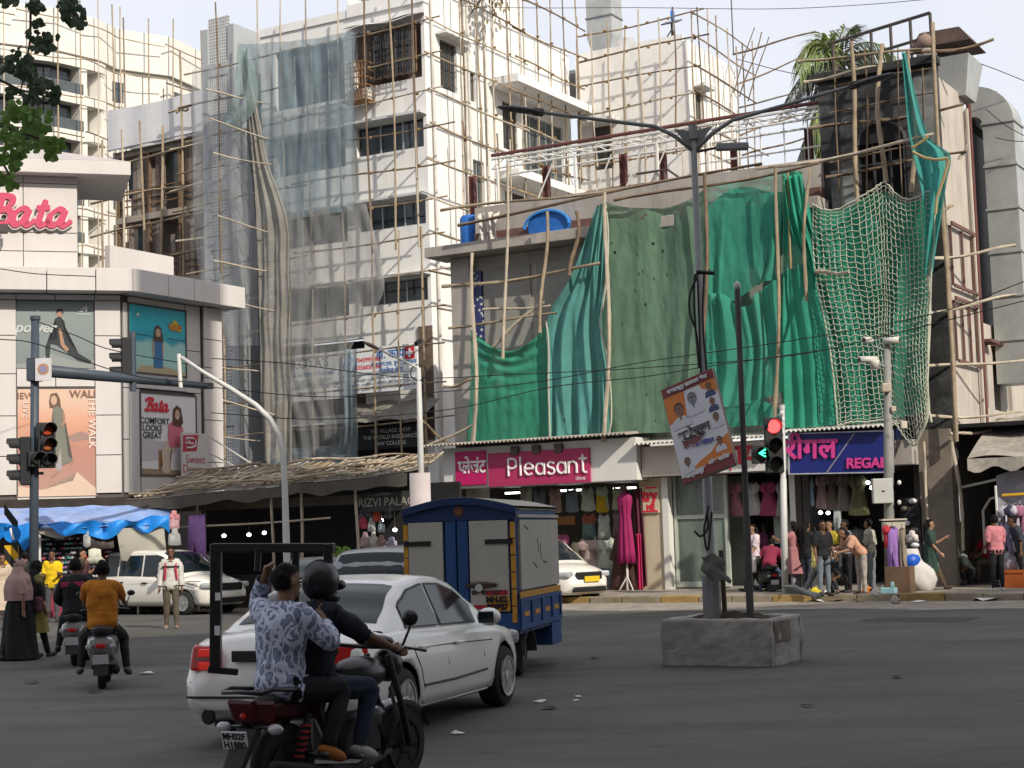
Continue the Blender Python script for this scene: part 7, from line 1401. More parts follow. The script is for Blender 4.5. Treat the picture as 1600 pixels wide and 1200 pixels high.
car('grey_hatchback','grey hatchback between the saloon and the blue truck',at(575,905,26.5).xy.to_3d()-Vector((0,0,0)),R(74),m_cg,MPV);car('dark_car','dark car roof seen past the rider with the helmet',at(512,905,33).xy.to_3d(),R(100),m_cd,SED)
fixcuts()
# ------------------------------------------------------------------ small blue box truck
m_tb=mat('truck blue',(.018,.065,.2),.5,.15,2,stain=.3,stcol=(.03,.04,.07));m_tbd=mat('truck navy',(.012,.03,.1),.5,.15,2);m_tw=mat('truck cream panel',(.4,.385,.34),.6,.07,2,stain=.25,stcol=(.2,.17,.13));m_ty=mat('reflective amber',(.5,.24,.03),.45,.25,14);m_tr=mat('truck red',(.4,.02,.03),.5,.05);m_rust=mat('rust smear',(.06,.035,.025),.8,.3,9)
ta=R(77);tk_=thing('box_truck','small blue box truck with cream doors seen from behind','truck',gp(812,1062).xy.to_3d()+Vector((.02,0,0)),ta)
WT,LT,z0,zT=1.5,2.6,.62,2.17
def tb(x0,x1,y0,y1,a,b,nm,m,par=None,bev=.0):return MB().box(x0,x1,y0,y1,a,b).build(nm,m,par or tk_,bev=bev)
tb(.03,LT,.03,WT-.03,z0+.25,zT-.02,'cargo_box',m_tb);tb(0,LT,.0,WT,z0-.05,z0+.04,'deck',m_tbd)
P=[(WT*i/14,zT+.13*math.sin(math.pi*i/14)) for i in range(15)]
def arch(x0,x1,m,nm,dz=0,th=.04):mb=MB();n=15;V=[(x0,y,z+dz) for y,z in P]+[(x1,y,z+dz) for y,z in P]+[(x0,y,z+dz-th) for y,z in P]+[(x1,y,z+dz-th) for y,z in P];mb.add(V,[f for i in range(14) for f in ((i,i+1,n+i+1,n+i),(2*n+i,3*n+i,3*n+i+1,2*n+i+1),(i,2*n+i,2*n+i+1,i+1),(n+i,n+i+1,3*n+i+1,3*n+i))]);return mb.build(nm,m,tk_)
arch(-.06,LT,mat('truck roof sheet',(.36,.34,.29),.7,.1,2,stain=.3),'roof',.03);arch(-.08,.0,m_tbd,'roof_rim',.026,.09)
mb=MB();mb.prism([(y,z) for y,z in P]+[(WT,2.03),(0,2.03)],0,.04);mb.v=[(y,x,z) for x,y,z in mb.v];mb.v=[(x-.03,y,z) for x,y,z in mb.v];mb.build('gable',m_tbd,tk_)
mb=MB();mb.lathe([(.06,-.04),(.07,-.035)],6,ax='x',o=(.0,.75,2.15));mb.build('emblem',mat('emblem rust',(.15,.06,.03),.7),tk_)
for y0,y1,nm in ((.11,.62,'right'),(.97,1.43,'left')):
 d=tb(-.045,-.005,y0,y1,.86,2.02,'door',m_tw,bev=.008)
 tb(-.06,-.046,(y0-.06 if nm=='right' else y1-.3),(y0+.3 if nm=='right' else y1+.06),1.72,1.78,'hinge',m_blk,d);tb(-.065,-.046,(y1-.34 if nm=='right' else y0-.02),(y1+.06 if nm=='right' else y0+.3),1.06+.12,1.22,'bolt',m_rust,d)
 tb(-.05,-.0455,(y0+.02 if nm=='right' else y0),(y1-.2 if nm=='right' else y1-.2),1.07,1.13,'red_stripe',m_tr,d);tb(-.05,-.0455,y0+.06,y1-.01,.6+.3,.95,'red_stripe',m_tr,d)
 MB().poly([(-.0462,y1-.12+.16*math.cos(k*.5236)*(1.6 if math.cos(k*.5236)<0 else 1)*(-1 if nm=='left' else 1)-(.3 if nm=='left' else .02)*(nm=='left'),1.2+.05*math.sin(k*.5236)) for k in range(12)]).build('smear',mat('smear',(.12,.09,.07),.9,.3,9,alpha=.5),d)
d=bpy.data.objects['door'];pr=(R(90),0,R(-90));MB().lathe([(.05,-.02),(.05,0)],12,(-.06,.5,1.17),ax='x').build('padlock',m_chr,d)
yp=tb(-.052,-.046,.12,.4,.98-.01,1.0+.03-.02,'strip',m_ty);o=tb(-.052,-.047,.12,.4,.955,1.06+.0,'number_patch',m_ty)
txt('lettering','MH.02',.1,m_blk,tk_,(-.056,.28,1.015),pr,.001,bold=.006);txt('lettering','EC0927',.1,m_blk,tk_,(-.056,.27,.92),pr,.001,bold=.006,sx=.85);txt('lettering','बार बार बहार !',.085,mat('dark brown paint',(.05,.03,.025),.7,0),tk_,(-.05,.38,1.105),pr,.001,bold=.003);tb(-.05,-.046,.1,.4,.87,.98,'number_patch',m_ty)
for y in (.05,1.47):
 for k in range(6):tb(-.035,-.01,y-.03,y+.03,.72+k*.215,.72+k*.215+.2,'reflector_strip',m_ty)
for y in (.64,.8):tb(-.035,-.005,y,y+.14,.75,2.02,'centre_post',m_tb,bev=.01)
tb(-.03,.03,0,WT,z0,.84,'tail_board',m_tb,bev=.01);tb(-.05,.05,.1,WT-.1,.42,.56,'bumper',m_blk)
tb(.15,LT-.04,-.012,.03,1.12,2.02,'side_panel',m_tw,bev=.006);tb(.05,LT,-.016,.0,1.02,1.1,'amber_band',m_ty);tb(.0,LT,-.01,.03,z0+.04,1.0,'drop_side',m_tb);tb(0,LT,-.03,.04,.97,1.015,'side_rail',m_tb);tb(0,LT,-.03,.04,z0+.0,z0+.06,'side_rail',m_tb);tb(.05,LT,-.018,.01,2.05,2.09,'trim',m_tw)
for x in (.02,.66,1.3,1.94,2.52):tb(x,x+.07,-.03,-.01,z0+.06,.97,'stake',m_tb)
for x in (.25,.9,1.55,2.15):tb(x,x+.3,-.016,-.0105,.78,.84,'amber_mark',m_ty)
for k,(x,z,a_) in enumerate(((1.2,1.68,1.1),(1.36,1.6,1.4),(1.0,1.42,.3),(.5,1.92,.2),(1.6,1.45,.1))):MB().obox((x,-.014,z),(.22,.004,.018),Matrix.Rotation(a_,3,'Y')).build('scratch',m_rust,tk_)
wheel(tk_,.62,.2,.275,.16,6,mat('steel rim',(.09,.09,.085),.7,.2),-1);wheel(tk_,.62,WT-.2,.275,.16,6,mat('steel rim',(.09,.09,.085),.7,.2),1);wheel(tk_,3.2,WT/2,.275,.16,6,mat('steel rim',(.09,.09,.085),.7,.2),-1)
mb=MB();V=[]
for i in range(11):an=math.pi*(.02+.96*i/10);V+=[(.62+.36*math.cos(an),y,.27+.33*math.sin(an)) for y in (.0,.32)]
mb.add(V,[(2*i,2*i+2,2*i+3,2*i+1) for i in range(10)]);o=mb.build('mudguard',mat('grey rubber',(.07,.07,.065),.8,.2),tk_);md=o.modifiers.new('s','SOLIDIFY');md.thickness=.015
tb(.2,2.9,.35,.5,.4,.56,'chassis_rail',m_blk);tb(.2,2.9,WT-.5,WT-.35,.4,.56,'chassis_rail',m_blk);tb(.18,.3,.02,.36,.12,.45,'mud_flap',m_blk);tb(1.9,2.55,-.02,.3,.3,.6,'side_skirt',m_tb)
tb(LT+.06,LT+1.0,.3,WT-.3,.42,1.15,'cab',m_tb,bev=.06);MB().hexa([(LT+.06,.32,1.15),(LT+.95,.4,1.15),(LT+.95,WT-.4,1.15),(LT+.06,WT-.32,1.15),(LT+.08,.34,1.8),(LT+.6,.4,1.8),(LT+.6,WT-.4,1.8),(LT+.08,WT-.34,1.8)]).build('cab_roof',m_cglass,tk_)
# ------------------------------------------------------------------ motorbike and scooters
def mbar(root,P,r,m,nm,n=7):return MB().tube(P,r,n).build(nm,m,root,smooth=True)
m_bk=mat('bike black',(.012,.012,.014),.3,.05,spec=.5);m_bkm=mat('bike matt black',(.02,.02,.021),.7,.1);m_bred=mat('bike red plastic',(.04,.005,.006),.3,0)
ba=R(57);_p=at(367,1148,11.25);rb=Vector((_p.x+.44*math.cos(ba)+.03*math.sin(ba),_p.y+.44*math.sin(ba)-.03*math.cos(ba),0));mbk=thing('motorbike','black motorbike carrying two riders in the foreground','motorbike',rb,ba)
for x in (0,1.3):wheel(mbk,x,0,.3,.1,6,m_bkm,-1)
mbar(mbk,[(1.3,-.11,.3),(1.22,-.11,.6),(1.08,-.1,.98)],.026,m_bkm,'fork');mbar(mbk,[(1.3,.11,.3),(1.22,.11,.6),(1.08,.1,.98)],.026,m_bkm,'fork')
mb=MB();V=[]
for i in range(9):an=math.pi*(.1+.8*i/8);V+=[(1.3+.335*math.cos(an),y,.3+.335*math.sin(an)+(.02 if y==0 else 0)) for y in (-.075,0,.075)]
mb.add(V,[(3*i+k,3*i+3+k,3*i+4+k,3*i+1+k) for i in range(8) for k in range(2)]);mb.build('front_mudguard',mat('dark gloss',(.03,.033,.036),.2,0,coat=.8),mbk,smooth=True)
MB().ell((.85,0,.86),(.3,.15,.13),14,9).build('fuel_tank',m_bk,mbk,smooth=True);MB().ell((.2,0,.77),(.5,.14,.06),14,7).build('seat',m_bkm,mbk,smooth=True);MB().hexa([(-.33,-.08,.66),(.3,-.12,.6),(.3,.12,.6),(-.33,.08,.66),(-.36,-.09,.76),(.3,-.13,.76),(.3,.13,.76),(-.36,.09,.76)]).build('tail_cowl',m_bred,mbk,bev=.03)
tlp=MB().hexa([(-.38,-.11,.64),(-.2,-.13,.6),(-.2,.13,.6),(-.38,.11,.64),(-.43,-.13,.8),(-.2,-.14,.78),(-.2,.14,.78),(-.43,.13,.8)]).build('tail_lamp',mat('dark red lens',(.06,.006,.008),.2,0),mbk,bev=.03);MB().ell((-.41,-.02,.69),(.02,.025,.02),8,6).build('bulb_glow',m_tailb,tlp)
mbar(mbk,[(-.4,-.17,.84),(-.3,-.19,.86),(.1,-.19,.82)],.016,m_bk,'grab_rail');mbar(mbk,[(-.4,.17,.84),(-.3,.19,.86),(.1,.19,.82)],.016,m_bk,'grab_rail');mbar(mbk,[(-.4,-.17,.84),(-.43,0,.85),(-.4,.17,.84)],.016,m_bk,'grab_rail')
MB().hexa([(-.62,-.07,.18),(-.58,-.07,.18),(-.58,.07,.18),(-.62,.07,.18),(-.36,-.09,.6),(-.3,-.09,.6),(-.3,.09,.6),(-.36,.09,.6)]).build('rear_mudguard',m_bkm,mbk)
np_=MB().obox((0,0,0),(.014,.21,.13)).build('number_plate',mat('plate white',(.55,.53,.55),.5),mbk,(-.44,.03,.53),(0,R(-14),R(6)),bev=.01);txt('lettering','MH02F',.062,m_blk,np_,(-.009,0,.03),pr,.0008,bold=.002);txt('lettering','H1880',.066,m_blk,np_,(-.009,0,-.03),pr,.0008,bold=.002)
for s in (-1,1):mbar(mbk,[(-.3,0,.62),(-.32,s*.19,.6)],.012,m_bk,'indicator_stalk');MB().ell((-.33,s*.23,.6),(.035,.065,.038),10,7).build('indicator',m_lens,mbk,smooth=True);mbar(mbk,[(-.02,s*.14,.3),(.12,s*.14,.66)],.026,m_bkm,'shock');[MB().lathe([(.04,-.008),(.04,.008)],10,(.01+.016*k,s*.14,.38+.04*k)).build('spring_coil',mat('spring red',(.3,.03,.035),.5),mbk) for k in range(6)]
MB().box(.45,.95,-.15,.15,.28,.62).build('engine',mat('engine grey',(.04,.04,.042),.5,.2,6,metal=.4),mbk,bev=.05);mbar(mbk,[(.9,-.12,.5),(1.0,-.14,.3),(.6,-.19,.22),(.1,-.21,.28),(-.35,-.22,.36)],.042,m_bkm,'exhaust');mbar(mbk,[(.35,0,.7),(.5,0,.35),(.0,0,.3)],.035,m_bk,'swing_arm');mbar(mbk,[(.5,-.3,.32),(.5,.3,.32)],.02,m_bk,'foot_peg');mbar(mbk,[(.12,-.3,.38),(.12,.3,.38)],.02,m_bk,'foot_peg')
mbar(mbk,[(.86,-.36,1.02),(.98,-.3,1.06),(1.06,-.12,1.04),(1.06,.12,1.04),(.98,.3,1.06),(.86,.36,1.02)],.016,m_bk,'handlebar');MB().ell((1.2,0,.9),(.12,.12,.13),12,8).build('headlamp',m_bk,mbk,smooth=True);MB().ell((1.08,0,1.08),(.09,.15,.05),10,6).build('instrument',m_bk,mbk,smooth=True);mbar(mbk,[(1.0,-.3,1.06),(1.02,-.36,1.2)],.01,m_bk,'mirror_stalk');MB().ell((1.0,-.37,1.26),(.03,.075,.06),12,8).build('mirror',m_bk,mbk,smooth=True);mbar(mbk,[(.96,-.34,1.05),(1.02,-.5,1.02)],.01,m_bk,'lever');mbar(mbk,[(.8,-.24,.3),(.95,-.28,.55),(1.02,-.16,.75)],.016,m_bkm,'crash_guard')
m_ss=mat('scooter silver',(.32,.32,.33),.3,.05,metal=.5,coat=.5)
def scooter(label,loc,ang,body,name='scooter'):
 o=thing(name,label,'scooter',loc,ang,'scooters at the junction')
 for x in (0,1.24):wheel(o,x,0,.215,.1,5,m_bkm,-1)
 b=MB();b.hexa([(-.3,-.17,.42),(.5,-.19,.3),(.5,.19,.3),(-.3,.17,.42),(-.36,-.17,.68),(.42,-.22,.72),(.42,.22,.72),(-.36,.17,.68)]);q=b.build('rear_body',body,o,bev=.09)
 MB().ell((.05,0,.755),(.43,.15,.075),14,8).build('seat',m_bkm,o,smooth=True);MB().obox((-.35,0,.57),(.06,.13,.06)).build('tail_lamp',m_tailb,o,bev=.02);MB().obox((-.34,-.15,.56),(.06,.08,.06)).build('indicator',m_lens,o,bev=.02);MB().obox((-.34,.15,.56),(.06,.08,.06)).build('indicator',m_lens,o,bev=.02)
 MB().obox((-.37,0,.4),(.012,.2,.12),Matrix.Rotation(R(-12),3,'Y')).build('number_plate',mat('plate white',(.55,.53,.55),.5),o);MB().hexa([(-.42,-.09,.2),(-.38,-.09,.2),(-.38,.09,.2),(-.42,.09,.2),(-.3,-.1,.46),(-.2,-.1,.46),(-.2,.1,.46),(-.3,.1,.46)]).build('mudguard',m_bkm,o);mbar(o,[(.3,-.16,.2),(-.25,-.19,.26)],.05,m_bkm,'exhaust')
 MB().box(.45,.95,-.17,.17,.22,.28).build('floorboard',m_bkm,o,bev=.02);MB().hexa([(.92,-.16,.24),(1.0,-.16,.22),(1.0,.16,.22),(.92,.16,.24),(1.02,-.17,.8),(1.08,-.13,.82),(1.08,.13,.82),(1.02,.17,.8)]).build('apron',body,o,bev=.02);mbar(o,[(1.22,0,.22),(1.04,0,.9)],.03,m_bk,'steering');mbar(o,[(.9,-.32,.98),(1.0,-.1,1.0),(1.0,.1,1.0),(.9,.32,.98)],.018,m_bk,'handlebar');MB().ell((1.03,0,.97),(.1,.14,.09),10,7).build('headlamp_cowl',body,o,smooth=True);mbar(o,[(-.32,-.12,.78),(-.4,0,.8),(-.32,.12,.78)],.016,m_bk,'grab_rail')
 for s in (-1,1):mbar(o,[(.98,s*.26,.99),(1.0,s*.32,1.16)],.008,m_bk,'mirror_stalk');MB().ell((1.0,s*.34,1.2),(.02,.055,.04),8,6).build('mirror',m_bk,o,smooth=True)
 return o
s1_=gp(160,1076);s2_=gp(118,1040);s3_=gp(1207,934)
S1=scooter('silver scooter ridden by the man in the orange shirt',s1_,R(101),m_ss);S2=scooter('silver scooter ahead, carrying riders in black',s2_,R(96),m_ss);S3=scooter('dark scooter standing at the kerb under the red signal',Vector((s3_.x,s3_.y+.2,.0)),R(100),m_bk)
# ------------------------------------------------------------------ people
from mathutils.kdtree import KDTree
m_eye=mat('eye dark',(.015,.012,.012),.3,0);m_lip=mat('lips',(.16,.06,.05),.6,0)
SKN=[mat('skin warm brown',(.2,.105,.065),.55,.08,5),mat('skin brown',(.14,.07,.042),.55,.08,5),mat('skin tan',(.27,.15,.095),.55,.08,5)]
HAIR=mat('black hair',(.008,.007,.007),.75,.3,30,.2,60,spec=.12)
def cloth(c,n=''):return mat(f'wear {n}{c}',c,.85,.14,9,.25,18)
V3=Vector;PEOPLE=[]
def ik(a,t,l1,l2,hint):
 d=t-a;L_=min(d.length,(l1+l2)*.998);d.normalize();t=a+d*L_;x=(l1*l1-l2*l2+L_*L_)/(2*L_);h=math.sqrt(max(0,l1*l1-x*x));p=hint-d*hint.dot(d);p.normalize();return a+d*x+p*h,t
def seg(mb,a,b,r0,r1,n=7,k=5):mb.tube([a.lerp(b,i/k) for i in range(k+1)],[r0+(r1-r0)*i/k+.06*r0*math.sin(i/k*3.14) for i in range(k+1)],n)
def person(label,loc,ang,shirt,trous,lean=0,arms=((5,.12,15),(5,.12,15)),legs=((0,.04,0),(0,.04,0)),pelz=None,H=1.0,hands=None,feet=None,head=(0,0),skin=0,shoes=(.03,.03,.03),long=False,shorts=False,hair='short',vox=.019,robe=None,scarf=None,skirt=None,face=True,fat=1.0,group=None,twist=0,extra=None,smat=None):
 root=thing('person',label,'person',loc,R(ang),group);root.scale=(H,H,H);mb=MB()
 tl_=Matrix.Rotation(R(lean),3,'Y');tz=Matrix.Rotation(R(twist),3,'Z');TT=tl_ @ tz
 LG=[]
 if feet is None:
  for (f,o,k),s in zip(legs,(1,-1)):u=V3((math.sin(R(f)),s*o,-math.cos(R(f)))).normalized();w=V3((math.sin(R(f-k)),s*o*.5,-math.cos(R(f-k)))).normalized();LG.append((u*.43,w*.42))
  if pelz is None:pelz=max(-(a+b).z for a,b in LG)+.1
 P0=V3((0,0,pelz));tp=lambda x,y,z:P0+TT @ V3((x,y,z));rt_=TT
 mb.use(3).ell(P0+V3((0,0,.02)),(.12*fat,.165*fat,.13),12,9);mb.use(2).ell(tp(0,0,.2),(.108*fat,.15*fat,.18),12,9,rt_).ell(tp(.005,0,.38),(.118*fat,.178,.19),12,9,rt_).ell(tp(0,0,.1),(.114*fat,.157*fat,.17),12,9,rt_).ell(tp(.002,0,.29),(.113*fat,.166*fat,.2),12,9,rt_)
 sh=[tp(0,s*.175,.475) for s in (1,-1)];seg(mb,sh[0],sh[1],.07,.07);mb.use(1);nk,hc=tp(.01,0,.5),tp(.03,0,.7)
 HM=TT @ Matrix.Rotation(R(head[1]),3,'Z') @ Matrix.Rotation(R(head[0])-R(lean)*.8,3,'Y');hp=lambda x,y,z:hc+HM @ V3((x,y,z));seg(mb,nk,hc,.062,.056,8,3)
 mb.use(0).ell(hp(-.01,0,.025),(.1,.078,.1),14,10,HM).ell(hp(.028,0,-.045),(.066,.056,.075),12,8,HM).ell(hp(.095,0,-.01),(.022,.014,.026),8,6,HM).ell(hp(.075,0,-.07),(.022,.028,.02),8,6,HM)
 for s in (1,-1):mb.ell(hp(-.005,s*.08,0),(.022,.012,.035),8,6,HM)
 for i,s in enumerate((1,-1)):
  if hands and hands[i] is not None:el,wr=ik(sh[i],V3(hands[i]),.29,.25,V3((-.5,s*.6,-.6)) if V3(hands[i]).z<sh[i].z+.1 else V3((.2,s*.5,-1)))
  else:f,o,k=arms[i];u=(tl_ @ V3((math.sin(R(f)),s*o,-math.cos(R(f))))).normalized();el=sh[i]+u*.29;w=V3((math.sin(R(f+k)),s*o*.4,-math.cos(R(f+k)))).normalized();wr=el+(tl_ if lean<40 else Matrix.Identity(3)) @ w*.25
  mb.use(4);seg(mb,sh[i],el,.058,.044);mb.use(5);seg(mb,el,wr,.043,.03);d=(wr-el).normalized();pm=wr+d*.05;sd=d.cross(V3((0,s,.2)));sd=sd.normalized() if sd.length>.1 else V3((0,0,1));fl=d.cross(sd).normalized()
  mb.use(6);seg(mb,wr,wr+d*.085,.028,.034,7,2);rf=.0105 if vox<.015 else .0125
  for q,L_ in ((-.03,.062),(-.01,.075),(.01,.072),(.03,.055)):b=wr+d*.08+sd*q;m_=b+d*L_*.6+fl*.012*s;mb.tube([b,m_,m_+d*L_*.28+fl*.03*s],[rf,rf,rf*.85],6)
  b=wr+d*.03-sd*.028;mb.tube([b,b-sd*.028+d*.03,b-sd*.03+d*.062],[rf*1.2,rf*1.1,rf*.9],6)
 for i,s in enumerate((1,-1)):
  hpj=P0+V3((0,s*.088,-.03))
  if feet:kn,ak=ik(hpj,V3(feet[i]),.43,.42,V3((1,s*.25,.4)))
  else:kn=hpj+LG[i][0];ak=kn+LG[i][1]
  mb.use(7);seg(mb,hpj,kn,.09*fat,.06);mb.use(8);seg(mb,kn,ak,.062,.04);sw=(ak-kn).normalized();fd=V3((1,s*.15,0));fd=(fd-sw*fd.dot(sw)*.8).normalized();mb.use(9+i).ell(ak+fd*.06+sw*.045,(.135,.048,.042),10,7,fd.to_track_quat('X','Z').to_matrix())
 o=mb.build('body',SKN[skin],root);md=o.modifiers.new('r','REMESH');md.mode='VOXEL';md.voxel_size=vox;md=o.modifiers.new('s','SMOOTH');md.factor=.5;md.iterations=4
 PEOPLE.append((o,mb,root,dict(shirt=smat or cloth(shirt),trous=cloth(trous),shoes=cloth(shoes),long=long,shorts=shorts,hair=hair,hc=hc.copy(),HM=HM.copy(),seed=len(PEOPLE))))
 if face:
  for s in (1,-1):MB().ell(hp(.082,s*.03,.012),(.012,.015,.008),8,6,HM).build('eye',m_eye,root);MB().ell(hp(.085,s*.032,.036),(.012,.022,.006),8,5,HM).build('eyebrow',HAIR,root)
  MB().ell(hp(.09,0,-.062),(.012,.026,.008),8,5,HM).build('mouth',m_lip,root)
 def folds(prof,nm,c,fr=9,am=.05,sq=.75,off=(0,0)):
  pr_=[(0,prof[0][1])]+prof;N=len(pr_)-1
  def pt(u,v):
   s=v*N;j=min(int(s),N-1);f=s-j;r=pr_[j][0]+(pr_[j+1][0]-pr_[j][0])*f;z=pr_[j][1]+(pr_[j+1][1]-pr_[j][1])*f;a=u*6.2832;r*=1+am*math.sin(a*fr+z*3+len(PEOPLE))*min(1,v*2)+.08*math.sin(a*2+z*4);return (off[0]+r*math.cos(a)*sq,off[1]+r*math.sin(a),z)
  MB().grid(pt,40,18,cu=True).build(nm,cloth(c),root,smooth=True)
 if robe:folds([(.2,pelz+.12),(.23,pelz),(.3,pelz*.5),(.4,.06),(.41,.03)],'robe',robe,8,.07)
 if skirt:folds([(.19,pelz+.2),(.2,pelz),(.24,pelz*.75),(.28,pelz*.5)],'kurta_skirt',skirt,7,.06,.8)
 if scarf:
  MB().ell(hp(-.012,0,.01),(.118,.1,.128),14,10,HM).build('head_scarf',cloth(scarf),root,smooth=True);z=hc.z;folds([(.1,z-.02),(.15,z-.14),(.235,z-.24),(.27,z-.4),(.25,z-.6)],'scarf_drape',scarf,7,.07,.72,(tp(0,0,.4).x-.02,0))
 if hair=='long':mb=MB();mb.tube([hp(-.05,0,.05),hp(-.1,0,-.05),hp(-.11,0,-.2),tp(-.13,0,.3)],[.07,.085,.07,.03],9);mb.build('long_hair',HAIR,root,smooth=True)
 if hair=='helmet':
  hm=MB().ell(hp(-.01,0,.03),(.15,.128,.155),18,13,HM).build('helmet',m_bk,root,smooth=True);MB().tube([hp(.125,.09,.0),hp(.15,0,-.01),hp(.125,-.09,.0)],.035,6).build('visor',m_cglass,hm,smooth=True);MB().ell(hp(.05,0,-.09),(.1,.11,.06),12,8,HM).build('chin_guard',m_bk,hm,smooth=True)
 if extra:extra(root,tp,hp)
 return root
def finish_people():
 bpy.context.view_layer.update();dg=bpy.context.evaluated_depsgraph_get()
 got=[bpy.data.meshes.new_from_object(p[0].evaluated_get(dg)) for p in PEOPLE]
 for (o,mb,root,k),me in zip(PEOPLE,got):
  o.modifiers.clear();o.data=me;me.polygons.foreach_set('use_smooth',[True]*len(me.polygons))
  kd=KDTree(sum(len(f) for f in mb.f));lab=[]
  for f,l in zip(mb.f,mb.m):
   for i in f:kd.insert(mb.v[i],len(lab));lab.append(l)
  kd.balance();vl=[lab[kd.find(v.co)[1]] for v in me.vertices];co=[v.co.copy() for v in me.vertices];no=[v.normal.copy() for v in me.vertices];inv=k['HM'].transposed();hc=k['hc'];sd=k['seed']*3.7
  def part(nm,ok,off,m,am=.0,fq=7):
   use={};F=[]
   for p in me.polygons:
    if all(ok(i) for i in p.vertices):F.append(tuple(use.setdefault(i,len(use)) for i in p.vertices))
   if not F:return
   vs=[co[i]+no[i]*(off+am*noise.noise(co[i]*fq+V3((sd,0,0)))+am*.35*noise.noise(V3((co[i].x*16,co[i].y*16,co[i].z*9+sd)))) for i in use];MB().add(vs,F).build(nm,m,root,smooth=True)
  tops={2,3,4,5} if k['long'] else {2,3,4}
  if k['trous']:part('trousers',lambda i:vl[i] in ((3,7) if k['shorts'] else (3,7,8)),.011,k['trous'],.012)
  part('shirt',lambda i:vl[i] in tops,.029,k['shirt'],.02);part('shoe',lambda i:vl[i]==9,.006,k['shoes']);part('shoe',lambda i:vl[i]==10,.006,k['shoes'])
  if k['hair'] in ('short','long'):
   def hr(i):
    if vl[i]!=0:return False
    p=inv @ (co[i]-hc);return p.z>.05+.55*max(0,p.x) or (p.x<-.012 and p.z>-.075-.3*p.x)
   part('hair',hr,.016,HAIR,.014,25)
def on(v,x,y,z=0,da=0):c,n=math.cos(v.rotation_euler.z),math.sin(v.rotation_euler.z);return v.location+V3((c*x-n*y,n*x+c*y,z)),math.degrees(v.rotation_euler.z)+da
# riders in the foreground
m_pat=bpy.data.materials.new('leaf print cotton');m_pat.use_nodes=True;_t=m_pat.node_tree;_c=_t.nodes.new('ShaderNodeTexCoord');_n=_t.nodes.new('ShaderNodeTexNoise');_n.inputs['Scale'].default_value=9;_mx=_t.nodes.new('ShaderNodeMixRGB');_mx.inputs[0].default_value=.12
_v=_t.nodes.new('ShaderNodeTexVoronoi');_v.inputs['Scale'].default_value=17;_v.feature='DISTANCE_TO_EDGE';_mp=_t.nodes.new('ShaderNodeMapping');_mp.inputs['Scale'].default_value=(1.3,1.1,.55);_mp.inputs['Rotation'].default_value=(.5,.3,0);_r=_t.nodes.new('ShaderNodeValToRGB');_e=_r.color_ramp.elements
_e[0].position,_e[0].color=.1,(.46,.49,.6,1);_e[1].position,_e[1].color=.17,(.1,.13,.21,1);_x=_e.new(.4);_x.color=(.2,.24,.34,1)
L=_t.links.new;L(_c.outputs['Object'],_n.inputs['Vector']);L(_c.outputs['Object'],_mx.inputs[1]);L(_n.outputs['Color'],_mx.inputs[2]);L(_mx.outputs[0],_mp.inputs['Vector']);L(_mp.outputs[0],_v.inputs['Vector']);L(_v.outputs['Distance'],_r.inputs[0]);L(_r.outputs[0],_t.nodes['Principled BSDF'].inputs['Base Color']);_t.nodes['Principled BSDF'].inputs['Roughness'].default_value=.85
p_,a_=on(mbk,0,0)
drv=person('motorbike driver in a black helmet and navy shirt leaning to the handlebar',on(mbk,.3,0)[0],a_,(.012,.014,.022),(.016,.024,.045),10,pelz=.84,hands=((.54,.3,1.06),(.54,-.31,1.06)),feet=((.24,.24,.4),(.24,-.24,.4)),hair='helmet',vox=.0125,skin=1,face=False,shoes=(.3,.3,.3),fat=1.08)
pil=person('pillion rider in a blue and white leaf print shirt holding up a black frame',on(mbk,-.02,0)[0],a_,(.3,.3,.4),(.01,.011,.014),6,pelz=.86,hands=((.16,.25,1.6),(.3,-.16,1.28)),feet=((.2,.24,.44),(.2,-.25,.44)),head=(6,-22),vox=.0115,skin=0,long=True,smat=m_pat,shoes=(.28,.1,.02),fat=1.06)
fo=at(335,1045,12.2);fr_=thing('metal_frame','black metal frame with uprights held upright by the pillion rider','frame',fo)
fx=lambda x,y,Y=12.2:at(x,y,Y)-fo
for (a,b,Y0,Y1,r) in (((337,1045),(338,850),12.2,12.2,.05),((512,1075),(513,850),12.0,12.0,.04),((333,856),(522,856),12.2,12.0,.042),((404,856),(402,893),12.1,12.1,.026),((462,856),(462,1010),12.08,12.08,.032),((325,1046),(372,1050),12.2,12.2,.03)):
 p,q=fx(*a,Y0),fx(*b,Y1);d=(q-p);MB().obox((p+q)/2,(d.length,r*1.6,r*1.6),d.to_track_quat('X','Z').to_matrix()).build('upright' if abs(d.z)>.3 or r<.03 else 'rail',m_bk,fr_,bev=.006)
for x,y,s in ((340,985,.03),(341,932,.025),(513,916,.025),(512,945,.03)):MB().obox(fx(x,y,12.12)+V3((0,-.02 if x<400 else-.16,0)),(.035,.012,s*2.2)).build('sticker',m_ltx,fr_)
